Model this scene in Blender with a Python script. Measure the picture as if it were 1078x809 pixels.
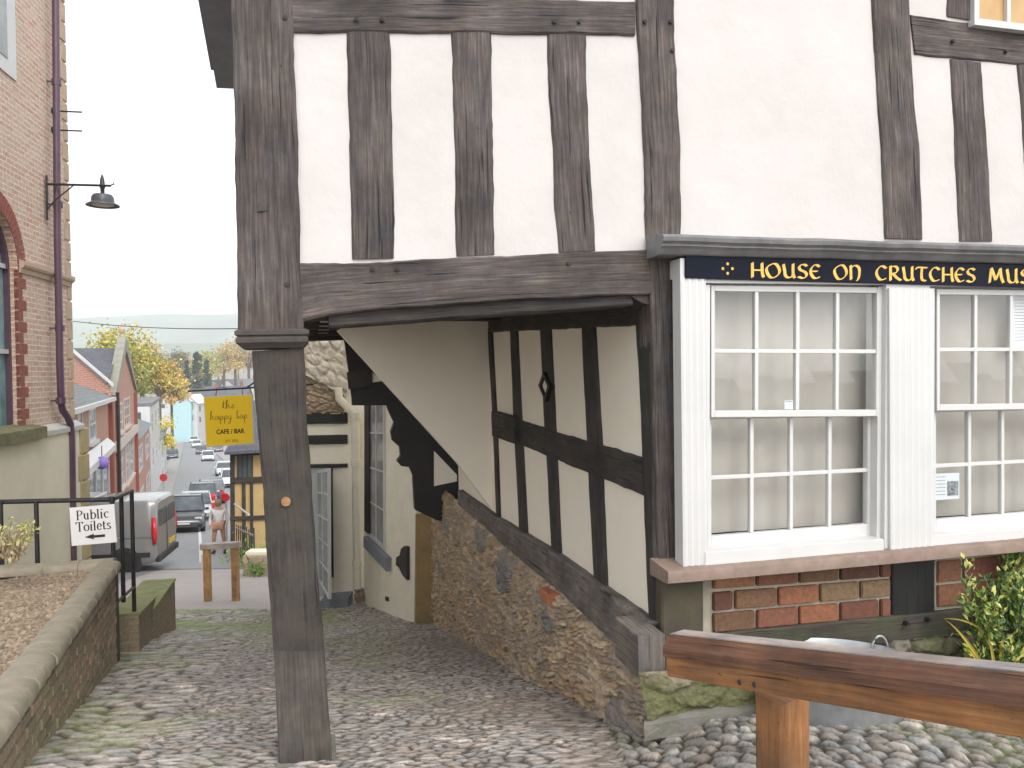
import bpy, bmesh, math, random
import numpy as np
from mathutils import Vector, Matrix, noise as mnoise
R = math.radians
random.seed(7); RNG = np.random.default_rng(11)
for o in list(bpy.data.objects): bpy.data.objects.remove(o)
S = bpy.context.scene
COL = S.collection

# ------------------------------------------------------------------ camera
F = 820.0; CX, CY = 539.0, 404.5
PITCH, ROLL = R(1.01), R(0.8)
fw = Vector((0, math.cos(PITCH), -math.sin(PITCH)))
up0 = Vector((0, math.sin(PITCH), math.cos(PITCH))); r0 = Vector((1, 0, 0))
rt = r0*math.cos(ROLL) - up0*math.sin(ROLL)
up = up0*math.cos(ROLL) + r0*math.sin(ROLL)
cam_d = bpy.data.cameras.new('camera'); cam = bpy.data.objects.new('camera', cam_d); COL.objects.link(cam)
cam_d.sensor_width = 36; cam_d.lens = F/1078*36; cam_d.clip_end = 20000; cam_d.clip_start = .05
cam.matrix_world = Matrix(((rt.x, up.x, -fw.x, 0), (rt.y, up.y, -fw.y, 0), (rt.z, up.z, -fw.z, 0), (0, 0, 0, 1)))
S.camera = cam
# ------------------------------------------------------------------ sky, sun, exposure
SUN_EL, SUN_AZ = R(46), R(150)          # azimuth measured from +Y towards +X
W = bpy.data.worlds.new('World'); S.world = W; W.use_nodes = True
wn = W.node_tree; wn.nodes.clear()
sky = wn.nodes.new('ShaderNodeTexSky'); sky.sky_type = 'NISHITA'; sky.sun_disc = False
sky.sun_elevation = SUN_EL; sky.sun_rotation = SUN_AZ; sky.dust_density = 2.0; sky.air_density = 1.0; sky.ozone_density = 1.5
hs = wn.nodes.new('ShaderNodeHueSaturation'); hs.inputs['Saturation'].default_value = .16
bg = wn.nodes.new('ShaderNodeBackground'); bg.inputs[1].default_value = .15
wo = wn.nodes.new('ShaderNodeOutputWorld')
wn.links.new(sky.outputs[0], hs.inputs['Color']); wn.links.new(hs.outputs[0], bg.inputs[0]); wn.links.new(bg.outputs[0], wo.inputs[0])
sd = bpy.data.lights.new('sun', 'SUN'); sd.energy = .5; sd.angle = R(24); sd.color = (1, .95, .89)
so = bpy.data.objects.new('sun', sd); COL.objects.link(so)
sdir = Vector((math.sin(SUN_AZ)*math.cos(SUN_EL), math.cos(SUN_AZ)*math.cos(SUN_EL), math.sin(SUN_EL)))
so.rotation_euler = (-sdir).to_track_quat('-Z', 'Y').to_euler(); so.location = (0, 0, 30)
S.view_settings.view_transform = 'Standard'; S.view_settings.look = 'None'
S.view_settings.exposure = 1.40; S.view_settings.gamma = 1
HAZE_D = .0005
S.render.engine = 'CYCLES'
S.cycles.max_bounces = 10; S.cycles.diffuse_bounces = 5; S.cycles.transparent_max_bounces = 16; S.cycles.volume_bounces = 4
S.cycles.use_denoising = True

# ------------------------------------------------------------------ pixel geometry
def ray(px, py): return fw + rt*((px-CX)/F) + up*((CY-py)/F)
def at(px, py, D):
    r = ray(px, py); return r*(D/r.y)
class Plane:
    def __init__(s, o, d, n): s.o = Vector(o); s.d = Vector(d).normalized(); s.n = Vector(n).normalized()
    def hit(s, px, py, off=0.0):
        r = ray(px, py); return r*(((s.o+s.n*off).dot(s.n))/r.dot(s.n))
DF = Vector((.968, .25, 0)).normalized(); WD = Vector((-.25, .968, 0)).normalized(); Z = Vector((0, 0, 1))
F0 = Vector((.763, 4.2, 0))
PF = Plane(F0, DF, -WD)          # front of the timbered house (normal to camera)
PP = Plane(F0, WD, -DF)          # passage side wall (normal to the left)
YK = [(-60, -1.2), (0, -1.62), (3, -1.78), (3.4, -1.83), (4, -1.972), (12, -3.876), (13.5, -4.13), (15, -4.33), (16.5, -4.53), (19, -4.9), (22, -5.34), (26, -5.9),
      (36, -7.2), (50, -8.6), (70, -10.2), (115, -12.6), (180, -15.6), (260, -21), (420, -30), (900, -38), (1800, -30), (9000, -20)]
YKx = [a for a, b in YK]; YKz = [b for a, b in YK]
def gz(Y): return float(np.interp(Y, YKx, YKz))
def ghit(px, py):
    r = ray(px, py); lo, hi = 1.0, 2000.0
    for _ in range(60):
        m = (lo+hi)/2; p = r*(m/r.y)
        if p.z > gz(m): lo = m
        else: hi = m
    return r*(lo/r.y)
def onray(px, py, X=None): return None

# ------------------------------------------------------------------ objects
ORG = {}
def link(name, me, m, parent):
    o = bpy.data.objects.new(name, me); COL.objects.link(o)
    if m is not None:
        if isinstance(m, (list, tuple)):
            for k in m: me.materials.append(k)
        else: me.materials.append(m)
    if parent is not None:
        o.parent = parent; ORG[o.name] = ORG[parent.name]
    else: ORG[o.name] = Vector((0, 0, 0))
    return o
def obj(name, bm, m, parent=None, smooth=False, origin=None, label=None):
    me = bpy.data.meshes.new(name)
    if parent is not None: bm.transform(Matrix.Translation(-ORG[parent.name]))
    elif origin is not None: bm.transform(Matrix.Translation(-Vector(origin)))
    bmesh.ops.recalc_face_normals(bm, faces=bm.faces)
    bm.to_mesh(me); bm.free()
    if smooth is True:
        for p in me.polygons: p.use_smooth = True
    o = link(name, me, m, parent)
    if smooth == 'auto':
        try: me.shade_smooth(); me.set_sharp_from_angle(angle=R(38))
        except Exception: pass
    if parent is None and origin is not None: o.location = origin; ORG[o.name] = Vector(origin)
    if label: o['label'] = label
    return o
def tag(o, label, cat, group=None):
    o['label'] = label; o['category'] = cat
    if group: o['group'] = group
    return o
def thing(name, loc, label, cat, group=None):
    o = bpy.data.objects.new(name, None); COL.objects.link(o); o.location = loc; o.empty_display_size = .2
    ORG[o.name] = Vector(loc); tag(o, label, cat, group); return o
def struct(o, kind='structure'): o['kind'] = kind; return o
def dup(root, loc, rz=None, label=None, scale=None, swap=None):
    def cp(o, par):
        c = o.copy(); COL.objects.link(c)
        if par is not None: c.parent = par
        if swap and o.type == 'MESH':
            for k, ms in enumerate(o.material_slots):
                if ms.material in swap:
                    c.material_slots[k].link = 'OBJECT'; c.material_slots[k].material = swap[ms.material]
        for ch in [x for x in bpy.data.objects if x.parent == o]: cp(ch, c)
        return c
    r = cp(root, None); r.location = loc
    if rz is not None: r.rotation_euler = (r.rotation_euler[0], r.rotation_euler[1], rz)
    if scale: r.scale = (scale,)*3 if not hasattr(scale, '__len__') else scale
    if label: r['label'] = label
    return r

# ------------------------------------------------------------------ mesh helpers
BM = bmesh.new
def prism(bm, pts, vec):
    a = [bm.verts.new(p) for p in pts]; b = [bm.verts.new(Vector(p)+vec) for p in pts]; n = len(a)
    bm.faces.new(a); bm.faces.new(b[::-1])
    for i in range(n): bm.faces.new((a[i], b[i], b[(i+1) % n], a[(i+1) % n]))
def pprism(bm, px, pl, off, th):
    """polygon of pixels laid on a wall plane, th thick backwards"""
    prism(bm, [pl.hit(x, y, off) for x, y in px], -pl.n*th)
def box(bm, c, s, rz=0, bevel=0, M=None):
    M2 = Matrix.Translation(c) @ Matrix.Rotation(rz, 4, 'Z')
    if M is not None: M2 = M @ M2
    vs = [bm.verts.new(M2 @ Vector((x*s[0]/2, y*s[1]/2, z*s[2]/2))) for x in (-1, 1) for y in (-1, 1) for z in (-1, 1)]
    fs = [bm.faces.new([vs[i] for i in f]) for f in ((0, 1, 3, 2), (4, 6, 7, 5), (0, 4, 5, 1), (2, 3, 7, 6), (0, 2, 6, 4), (1, 5, 7, 3))]
    if bevel:
        es = list({e for f in fs for e in f.edges}); bmesh.ops.bevel(bm, geom=es, offset=bevel, segments=2, affect='EDGES', profile=.7)
def sweep(bm, frames, prof, closed=True, caps=True, u0=0.0, wob=0.0, seed=0):
    """frames: [(origin, xaxis, yaxis)], prof: [(x,y)]; UV u along, v around, in metres"""
    uvl = bm.loops.layers.uv.verify(); rows = []; us = [u0]
    for i, (o, xa, ya) in enumerate(frames):
        o = Vector(o)
        if i: us.append(us[-1] + (o-Vector(frames[i-1][0])).length)
        row = []
        for j, (x, y) in enumerate(prof):
            p = o + xa*x + ya*y
            if wob: p = p + mnoise.noise_vector(p*3.1+Vector((seed*7.3, 0, 0)))*wob + mnoise.noise_vector(p*14+Vector((seed, 3, 1)))*wob*.35
            row.append(bm.verts.new(p))
        rows.append(row)
    vs = [0.0]
    for j in range(1, len(prof)+1):
        a = prof[j-1]; b = prof[j % len(prof)]; vs.append(vs[-1]+math.hypot(a[0]-b[0], a[1]-b[1]))
    n = len(prof); m = n if closed else n-1
    for i in range(len(rows)-1):
        for j in range(m):
            f = bm.faces.new((rows[i][j], rows[i+1][j], rows[i+1][(j+1) % n], rows[i][(j+1) % n]))
            for l, uv in zip(f.loops, ((us[i], vs[j]), (us[i+1], vs[j]), (us[i+1], vs[j+1]), (us[i], vs[j+1]))): l[uvl].uv = uv
    if caps and closed:
        for row in (rows[0][::-1], rows[-1]):
            f = bm.faces.new(row)
            for l, p in zip(f.loops, prof): l[uvl].uv = (u0+p[0], p[1])
def rrect(w, h, r=.01, k=1):
    x, y = w/2, h/2
    return [(-x+r, -y), (x-r, -y), (x, -y+r), (x, y-r), (x-r, y), (-x+r, y), (-x, y-r), (-x, -y+r)]
def circ(r, n=10): return [(r*math.cos(2*math.pi*i/n), r*math.sin(2*math.pi*i/n)) for i in range(n)]
def bar(bm, p0, p1, w, h, upv=Z, r=.008, n=10, wob=0, seed=0, prof=None):
    p0 = Vector(p0); p1 = Vector(p1); d = (p1-p0).normalized()
    if abs(d.dot(upv)) > .98: upv = Vector((0, 1, 0))
    xa = d.cross(upv).normalized(); ya = xa.cross(d).normalized()
    pr = prof or rrect(w, h, r)
    sweep(bm, [(p0.lerp(p1, i/n), xa, ya) for i in range(n+1)], pr, u0=seed*3.7, wob=wob, seed=seed)
def tube(bm, pts, r, n=8, radii=None):
    pts = [Vector(p) for p in pts]; fr = []
    ref = Vector((0.3, .2, 1)).normalized()
    rows = []
    for i, p in enumerate(pts):
        d = (pts[min(i+1, len(pts)-1)]-pts[max(i-1, 0)]).normalized()
        rf = ref if abs(d.dot(ref)) < .95 else Vector((1, 0, 0))
        xa = d.cross(rf).normalized(); ya = xa.cross(d).normalized(); q = radii[i] if radii else r
        rows.append([bm.verts.new(p + xa*q*math.cos(2*math.pi*k/n) + ya*q*math.sin(2*math.pi*k/n)) for k in range(n)])
    for i in range(len(rows)-1):
        for k in range(n): bm.faces.new((rows[i][k], rows[i][(k+1) % n], rows[i+1][(k+1) % n], rows[i+1][k]))
    bm.faces.new(rows[0]); bm.faces.new(rows[-1][::-1])
def lathe(bm, c, prof, n=24, sx=1, sy=1, M=None, close=True):
    c = Vector(c); rows = []
    for r, z in prof:
        row = []
        for k in range(n):
            a = 2*math.pi*k/n; p = Vector((r*sx*math.cos(a), r*sy*math.sin(a), z))
            if M is not None: p = M @ p
            row.append(bm.verts.new(c+p))
        rows.append(row)
    for i in range(len(rows)-1):
        for k in range(n): bm.faces.new((rows[i][k], rows[i][(k+1) % n], rows[i+1][(k+1) % n], rows[i+1][k]))
    if close:
        bm.faces.new(rows[0][::-1]); bm.faces.new(rows[-1])
def interp(pts, t):
    """point at fraction t along a pixel polyline"""
    L = [0]
    for a, b in zip(pts, pts[1:]): L.append(L[-1]+math.hypot(b[0]-a[0], b[1]-a[1]))
    s = t*L[-1]
    for i in range(len(pts)-1):
        if s <= L[i+1]+1e-9:
            k = (s-L[i])/max(L[i+1]-L[i], 1e-9); return (pts[i][0]+(pts[i+1][0]-pts[i][0])*k, pts[i][1]+(pts[i+1][1]-pts[i][1])*k)
    return pts[-1]
BSEED = [0]
def beam(bm, A, B, pl, off=0.0, th=.12, wob=.006, n=None, rough=.004, round_=.01):
    """old hand-hewn timber between two traced long edges A and B on a wall plane"""
    BSEED[0] += 1; sd_ = BSEED[0]
    uvl = bm.loops.layers.uv.verify()
    a0 = pl.hit(*A[0], off); a1 = pl.hit(*A[-1], off); b0 = pl.hit(*B[0], off); L = (a1-a0).length; Wd = (b0-a0).length
    n = n or max(6, int(L/.045)); e = min(.2, round_/max(Wd, .02)); ss = [0, e, .2, .35, .5, .65, .8, 1-e, 1]
    rows = []; u0 = sd_*2.37
    for i in range(n+1):
        t = i/n; pa = interp(A, t); pb = interp(B, t); row = []
        for j, s in enumerate(ss):
            p = pl.hit(pa[0]+(pb[0]-pa[0])*s, pa[1]+(pb[1]-pa[1])*s, off)
            if j in (0, 1): w = mnoise.noise(Vector((t*L*4, sd_*3.3, 0)))*wob*1.4 + mnoise.noise(Vector((t*L*17, sd_*3.3, 5)))*wob*.6
            elif j in (7, 8): w = mnoise.noise(Vector((t*L*4, sd_*3.3, 9)))*wob*1.4 + mnoise.noise(Vector((t*L*17, sd_*3.3, 15)))*wob*.6
            else: w = 0
            dv = (pl.hit(*pb, off)-pl.hit(*pa, off)).normalized(); p = p + dv*w
            h = mnoise.noise(Vector((s*Wd*22, t*L*2.2, sd_)))*rough + mnoise.noise(Vector((s*Wd*60, t*L*5, sd_)))*rough*.4
            if j in (0, 8): h -= round_
            p = p + pl.n*h; row.append(p)
        rows.append(row)
    V = [[bm.verts.new(p) for p in r] for r in rows]
    bk = [(bm.verts.new(r[0]-pl.n*th), bm.verts.new(r[-1]-pl.n*th)) for r in rows]
    def q(vs, uvs):
        f = bm.faces.new(vs)
        for l, uv in zip(f.loops, uvs): l[uvl].uv = uv
    for i in range(n):
        ua, ub = u0+i/n*L, u0+(i+1)/n*L
        for j in range(8):
            q((V[i][j], V[i+1][j], V[i+1][j+1], V[i][j+1]), ((ua, ss[j]*Wd), (ub, ss[j]*Wd), (ub, ss[j+1]*Wd), (ua, ss[j+1]*Wd)))
        q((V[i][0], bk[i][0], bk[i+1][0], V[i+1][0]), ((ua, 0), (ua, -th), (ub, -th), (ub, 0)))
        q((V[i][8], V[i+1][8], bk[i+1][1], bk[i][1]), ((ua, Wd), (ub, Wd), (ub, Wd+th), (ua, Wd+th)))
        q((bk[i][0], bk[i][1], bk[i+1][1], bk[i+1][0]), ((ua, 0), (ua, Wd), (ub, Wd), (ub, 0)))
    for i, fl in ((0, 1), (n, 0)):
        vs = V[i] + [bk[i][1], bk[i][0]]
        f = bm.faces.new(vs if not fl else vs[::-1])
        for l in f.loops: l[uvl].uv = (u0, (l.vert.co-rows[i][0]).length)
def gridmesh(name, P, m, colors=None, parent=None, smooth=True, uv=None):
    """P: (n,m,3) numpy array -> surface"""
    n_, m_ = P.shape[:2]; me = bpy.data.meshes.new(name)
    idx = np.arange(n_*m_).reshape(n_, m_)
    q = np.stack([idx[:-1, :-1], idx[:-1, 1:], idx[1:, 1:], idx[1:, :-1]], -1).reshape(-1, 4)
    V = P.reshape(-1, 3).copy()
    if parent is not None: V -= np.array(ORG[parent.name])
    me.vertices.add(len(V)); me.vertices.foreach_set('co', V.astype(np.float32).ravel())
    me.loops.add(q.size); me.loops.foreach_set('vertex_index', q.ravel().astype(np.int32))
    me.polygons.add(len(q)); me.polygons.foreach_set('loop_start', np.arange(0, q.size, 4, dtype=np.int32))
    try: me.polygons.foreach_set('loop_total', np.full(len(q), 4, dtype=np.int32))
    except Exception: pass
    me.update(calc_edges=True); me.validate()
    if smooth: me.polygons.foreach_set('use_smooth', np.ones(len(me.polygons), dtype=bool))
    if colors is not None:
        at_ = me.color_attributes.new('Col', 'FLOAT_COLOR', 'POINT')
        c4 = np.concatenate([colors.reshape(-1, 3), np.ones((n_*m_, 1))], 1).astype(np.float32)
        at_.data.foreach_set('color', c4.ravel())
    return link(name, me, m, parent)
def rnd2(ix, iy, k):
    a = (ix.astype(np.int64)*374761393 + iy.astype(np.int64)*668265263 + int(k)*2147483647*31) & 0xffffffff
    a = ((a ^ (a >> 13))*1274126177) & 0xffffffff; a = ((a ^ (a >> 16))*2246822519) & 0xffffffff; a = a ^ (a >> 13)
    return (a & 0xffffff)/float(0x1000000)
def vnoise(x, y, k=0):
    ix = np.floor(x).astype(np.int64); iy = np.floor(y).astype(np.int64); fx = x-ix; fy = y-iy
    fx = fx*fx*(3-2*fx); fy = fy*fy*(3-2*fy)
    return (rnd2(ix, iy, k)*(1-fx)*(1-fy) + rnd2(ix+1, iy, k)*fx*(1-fy) + rnd2(ix, iy+1, k)*(1-fx)*fy + rnd2(ix+1, iy+1, k)*fx*fy)
def fbm(x, y, k=0, o=4):
    s = 0; a = .5; t = 0
    for i in range(o): s = s + a*vnoise(x*2**i, y*2**i, k+i*17); t += a; a *= .5
    return s/t
def voro(U, V, k=0, jit=.8):
    """cells on a brick-offset lattice: returns border distance, cell x, cell y"""
    iv = np.floor(V).astype(np.int64); F1 = np.full(U.shape, 9.); F2 = np.full(U.shape, 9.); cx = np.zeros(U.shape, np.int64); cy = cx.copy()
    for dv in (-1, 0, 1):
        rv = iv+dv; Uo = U + (rv % 2)*.5; iu = np.floor(Uo).astype(np.int64)
        for du in (-1, 0, 1, ):
            ru = iu+du
            px = ru+.5+(rnd2(ru, rv, k)-.5)*jit; py = rv+.5+(rnd2(ru, rv, k+5)-.5)*jit
            d = np.sqrt((Uo-px)**2+(V-py)**2); w = d < F1
            F2 = np.where(w, F1, np.minimum(F2, d)); cx = np.where(w, ru, cx); cy = np.where(w, rv, cy); F1 = np.where(w, d, F1)
    return F2-F1, cx, cy
def sstep(a, b, x):
    t = np.clip((x-a)/(b-a), 0, 1); return t*t*(3-2*t)

# ------------------------------------------------------------------ materials
MATS = {}
def nt(name):
    m = bpy.data.materials.new(name); m.use_nodes = True; t = m.node_tree; b = t.nodes['Principled BSDF']; MATS[name] = m
    return m, t, b
def N(t, ty, **kw):
    n = t.nodes.new(ty)
    for k, v in kw.items():
        if k.startswith('i_'): n.inputs[k[2:]].default_value = v
        else: setattr(n, k, v)
    return n
def ramp(t, fac, stops):
    r = t.nodes.new('ShaderNodeValToRGB'); e = r.color_ramp.elements
    while len(e) < len(stops): e.new(.5)
    for x, (p, c) in zip(e, stops): x.position = p; x.color = (*c, 1) if len(c) == 3 else c
    t.links.new(fac, r.inputs[0]); return r.outputs[0]
def mixc(t, f, a, b, mode='MIX'):
    n = t.nodes.new('ShaderNodeMix'); n.data_type = 'RGBA'; n.blend_type = mode
    for sock, v in ((0, f), (6, a), (7, b)):
        if hasattr(v, 'is_linked'): t.links.new(v, n.inputs[sock])
        elif isinstance(v, (int, float)): n.inputs[sock].default_value = v
        else: n.inputs[sock].default_value = (*v, 1)
    return n.outputs[2]
def bump(t, b, h, dist=.01, st=1.0, prev=None):
    n = N(t, 'ShaderNodeBump'); n.inputs['Distance'].default_value = dist; n.inputs['Strength'].default_value = st
    t.links.new(h, n.inputs['Height'])
    if prev: t.links.new(prev, n.inputs['Normal'])
    t.links.new(n.outputs[0], b.inputs['Normal']); return n.outputs[0]
def coord(t, kind='Object', scale=(1, 1, 1)):
    c = N(t, 'ShaderNodeTexCoord'); mp = N(t, 'ShaderNodeMapping'); mp.inputs['Scale'].default_value = scale
    t.links.new(c.outputs[kind], mp.inputs[0]); return mp.outputs[0]
def noise(t, vec, sc, det=4, rough=.55):
    n = N(t, 'ShaderNodeTexNoise'); n.inputs['Scale'].default_value = sc; n.inputs['Detail'].default_value = det; n.inputs['Roughness'].default_value = rough
    t.links.new(vec, n.inputs['Vector']); return n.outputs['Fac']
def simple(name, c1, c2=None, sc=8, rough=.7, bd=.004, bs=.5, bsc=None, metal=0, spec=None, coat=0):
    m, t, b = nt(name); c2 = c2 or tuple(x*.82 for x in c1); v = coord(t)
    f = noise(t, v, sc, 5, .6); t.links.new(ramp(t, f, [(.32, c1), (.68, c2)]), b.inputs['Base Color'])
    b.inputs['Roughness'].default_value = rough; b.inputs['Metallic'].default_value = metal
    if coat: b.inputs['Coat Weight'].default_value = coat
    if bd: bump(t, b, noise(t, v, bsc or sc*5, 4, .6), bd, bs)
    return m
def timber(name, dark, mid, light, moss=None, bumpd=.006, gloss=.8):
    m, t, b = nt(name); tc = N(t, 'ShaderNodeTexCoord')
    def mp(sx, sy):
        q = N(t, 'ShaderNodeMapping'); q.inputs['Scale'].default_value = (sx, sy, 1); t.links.new(tc.outputs['UV'], q.inputs[0]); return q.outputs[0]
    # warp the grain a little
    wn_ = N(t, 'ShaderNodeTexNoise'); wn_.inputs['Scale'].default_value = 1; wn_.inputs['Detail'].default_value = 2; t.links.new(mp(2.2, 5), wn_.inputs['Vector'])
    ad = N(t, 'ShaderNodeVectorMath', operation='MULTIPLY_ADD'); ad.inputs[1].default_value = (0, .022, 0); t.links.new(wn_.outputs['Color'], ad.inputs[0]); t.links.new(tc.outputs['UV'], ad.inputs[2])
    def mw(sx, sy):
        q = N(t, 'ShaderNodeMapping'); q.inputs['Scale'].default_value = (sx, sy, 1); t.links.new(ad.outputs[0], q.inputs[0]); return q.outputs[0]
    grain = noise(t, mw(3.5, 75), 1, 6, .65); fine = noise(t, mw(12, 330), 1, 4, .6)
    crk = noise(t, mw(1.5, 60), 1, 3, .5); blot = noise(t, mp(2.3, 5), 1, 5, .6); speck = noise(t, mp(26, 44), 1, 5, .7)
    base = ramp(t, grain, [(.28, dark), (.5, mid), (.74, light)])
    base = mixc(t, ramp(t, blot, [(.3, (0, 0, 0)), (.75, (.75, .75, .75))]), base, tuple(x*.5 for x in dark))
    crv = ramp(t, crk, [(.33, (1, 1, 1)), (.37, (0, 0, 0))])
    base = mixc(t, crv, base, tuple(x*.25 for x in dark))
    sp = ramp(t, speck, [(.31, (1, 1, 1)), (.345, (0, 0, 0))]); base = mixc(t, sp, base, tuple(x*.3 for x in dark))
    big = noise(t, coord(t, 'Object'), 3.3, 6, .65); base = mixc(t, 1.0, base, ramp(t, big, [(.30, (.58, .58, .60)), (.5, (1.0, .97, .95)), (.68, (1.42, 1.36, 1.33))]), 'MULTIPLY')
    hue = noise(t, coord(t, 'Object'), 7.1, 3, .5); base = mixc(t, 1.0, base, ramp(t, hue, [(.35, (.95, .98, 1.06)), (.62, (1.04, .995, .95))]), 'MULTIPLY')
    if moss:
        ms = ramp(t, noise(t, coord(t, 'Object'), 5, 5, .7), [(.45, (0, 0, 0)), (.62, (.8, .8, .8))]); base = mixc(t, ms, base, moss)
    t.links.new(base, b.inputs['Base Color']); b.inputs['Roughness'].default_value = gloss
    h = N(t, 'ShaderNodeMath', operation='ADD'); t.links.new(grain, h.inputs[0]); t.links.new(fine, h.inputs[1])
    h2 = N(t, 'ShaderNodeMath', operation='SUBTRACT'); t.links.new(h.outputs[0], h2.inputs[0]); t.links.new(crv, h2.inputs[1])
    bump(t, b, h2.outputs[0], bumpd, .8)
    return m
def colattr(name, c_noise=.25, nsc=60, rough=.75, bd=.003, spec=.5, tint=(.5, .45, .4)):
    m, t, b = nt(name); a = N(t, 'ShaderNodeAttribute', attribute_name='Col'); v = coord(t)
    f = noise(t, v, nsc, 5, .7); k = ramp(t, f, [(.3, (.62, .62, .62)), (.7, (1.25, 1.22, 1.2))])
    t.links.new(mixc(t, 1.0, a.outputs['Color'], k, 'MULTIPLY'), b.inputs['Base Color'])
    b.inputs['Roughness'].default_value = rough; b.inputs['Specular IOR Level'].default_value = spec
    bump(t, b, noise(t, v, nsc*1.5, 5, .7), bd, .8); return m
def brickmat(name, c1, c2, mortar, bw=.225, bh=.075, ms=.011, uvs=True, bd=.006, stain=(.25, .24, .16)):
    m, t, b = nt(name); v = coord(t, 'UV' if uvs else 'Object')
    bt = N(t, 'ShaderNodeTexBrick'); bt.offset = .5; t.links.new(v, bt.inputs['Vector'])
    bt.inputs['Scale'].default_value = 1; bt.inputs['Brick Width'].default_value = bw; bt.inputs['Row Height'].default_value = bh
    bt.inputs['Mortar Size'].default_value = ms; bt.inputs['Mortar Smooth'].default_value = .3; bt.inputs['Bias'].default_value = 0
    bt.inputs['Color1'].default_value = (*c1, 1); bt.inputs['Color2'].default_value = (*c2, 1); bt.inputs['Mortar'].default_value = (*mortar, 1)
    f = noise(t, v, 3.0, 5, .65); c = mixc(t, ramp(t, f, [(.4, (0, 0, 0)), (.8, (.7, .7, .7))]), bt.outputs['Color'], stain)
    g = noise(t, v, 26, 3, .6); c = mixc(t, 1.0, c, ramp(t, g, [(.3, (.75, .75, .75)), (.7, (1.2, 1.2, 1.2))]), 'MULTIPLY')
    t.links.new(c, b.inputs['Base Color']); b.inputs['Roughness'].default_value = .85
    h = N(t, 'ShaderNodeMath', operation='SUBTRACT'); t.links.new(g, h.inputs[0]); t.links.new(bt.outputs['Fac'], h.inputs[1])
    bump(t, b, h.outputs[0], bd, .8); return m
def glassmat(name, tint=(.93, .95, .94), refl=.05, rough=.02):
    m, t, b = nt(name); out = t.nodes['Material Output']
    tr = N(t, 'ShaderNodeBsdfTransparent'); tr.inputs[0].default_value = (*tint, 1); gl = N(t, 'ShaderNodeBsdfGlossy'); gl.inputs['Roughness'].default_value = rough
    lw = N(t, 'ShaderNodeLayerWeight'); lw.inputs[0].default_value = .35
    ad = N(t, 'ShaderNodeMath', operation='MULTIPLY_ADD'); ad.inputs[1].default_value = .35; ad.inputs[2].default_value = refl; t.links.new(lw.outputs['Facing'], ad.inputs[0])
    mx = N(t, 'ShaderNodeMixShader'); t.links.new(ad.outputs[0], mx.inputs[0]); t.links.new(tr.outputs[0], mx.inputs[1]); t.links.new(gl.outputs[0], mx.inputs[2])
    t.links.new(mx.outputs[0], out.inputs[0]); return m

m_oak = timber('weathered_oak', (.037, .030, .027), (.098, .082, .074), (.215, .185, .165))
m_oak2 = timber('weathered_oak_worn', (.028, .023, .02), (.056, .047, .041), (.10, .085, .072), moss=(.055, .048, .035))
m_foot = timber('spliced_oak_foot', (.05, .044, .037), (.09, .079, .066), (.15, .132, .11))
m_capital = simple('carved_oak_end', (.075, .063, .055), (.045, .038, .034), 14, .85, .004, .8, 60)
m_dark = timber('dark_oak', (.022, .019, .017), (.048, .042, .037), (.09, .08, .07))  # darker oak for passage timbers, moulding, ceiling and pegs
m_black = timber('black_painted_timber', (.008, .008, .008), (.014, .013, .013), (.024, .022, .021), gloss=.6, bumpd=.003)
m_sill = timber('grey_sill_oak', (.095, .082, .072), (.175, .154, .136), (.30, .27, .24))
m_rail = timber('stained_hardwood', (.17, .07, .025), (.31, .145, .052), (.42, .22, .085), gloss=.62, bumpd=.003)
m_railtop = timber('stained_hardwood_worn_top', (.10, .042, .022), (.165, .078, .042), (.26, .145, .09), gloss=.5, bumpd=.003)
m_railcap = timber('bleached_hardwood', (.3, .26, .23), (.42, .37, .34), (.52, .48, .45), gloss=.6, bumpd=.002)
m_softwood = timber('orange_softwood', (.32, .17, .06), (.48, .27, .11), (.60, .36, .17), gloss=.6, bumpd=.003)
m_plaster = simple('white_limewash', (.56, .525, .505), (.50, .47, .445), 1.6, .9, .014, .7, 5)
m_plaster_in = simple('cream_limewash', (.84, .765, .635), (.79, .715, .59), 2, .9, .005, .4, 7)
m_white = simple('white_gloss_paint', (.57, .56, .55), (.53, .525, .51), 3, .35, .0008, .3, 30)
m_lead = simple('sheet_lead', (.10, .098, .10), (.19, .185, .185), 7, .5, .003, .5, 14)
m_iron = simple('black_iron', (.012, .012, .014), (.03, .028, .03), 20, .45, .001, .4, 60)
m_purple = simple('purple_brown_gloss', (.10, .055, .085), (.075, .04, .065), 5, .35, .001, .3, 30)
m_zinc = simple('galvanised_zinc', (.40, .41, .41), (.30, .31, .315), 14, .42, .001, .4, 40, metal=.55)
m_stonecap = simple('coping_brick', (.33, .28, .21), (.22, .20, .145), 9, .9, .006, .7, 40)
m_ochre = simple('ochre_render', (.36, .25, .11), (.27, .19, .09), 5, .9, .008, .7, 20)
m_cream = simple('cream_render', (.70, .64, .50), (.62, .57, .45), 2, .9, .004, .5, 22)
m_whiterend = simple('white_render', (.82, .765, .64), (.74, .68, .55), 3, .9, .012, .7, 16)
m_rough = simple('rough_rubble_render', (.58, .52, .43), (.34, .28, .20), 9, .95, .03, 1, 13)
m_creampipe = simple('cream_painted_iron', (.76, .70, .56), (.68, .61, .48), 6, .5, .001, .3, 30)
m_slatesill = simple('blue_grey_paint', (.22, .23, .27), (.17, .18, .21), 6, .6)
m_mossstone = simple('mossy_stone', (.23, .20, .13), (.10, .115, .035), 7, .95, .02, .9, 24)
m_mossboard = simple('mossy_dark_board', (.05, .04, .03), (.075, .065, .036), 7, .9, .008, .7, 30)
m_slab = simple('slate_kerb', (.20, .185, .17), (.14, .14, .10), 8, .8, .012, .8, 22)
m_curtain = simple('net_curtain', (.50, .46, .42), (.44, .39, .35), 2, .95, 0)
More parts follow.
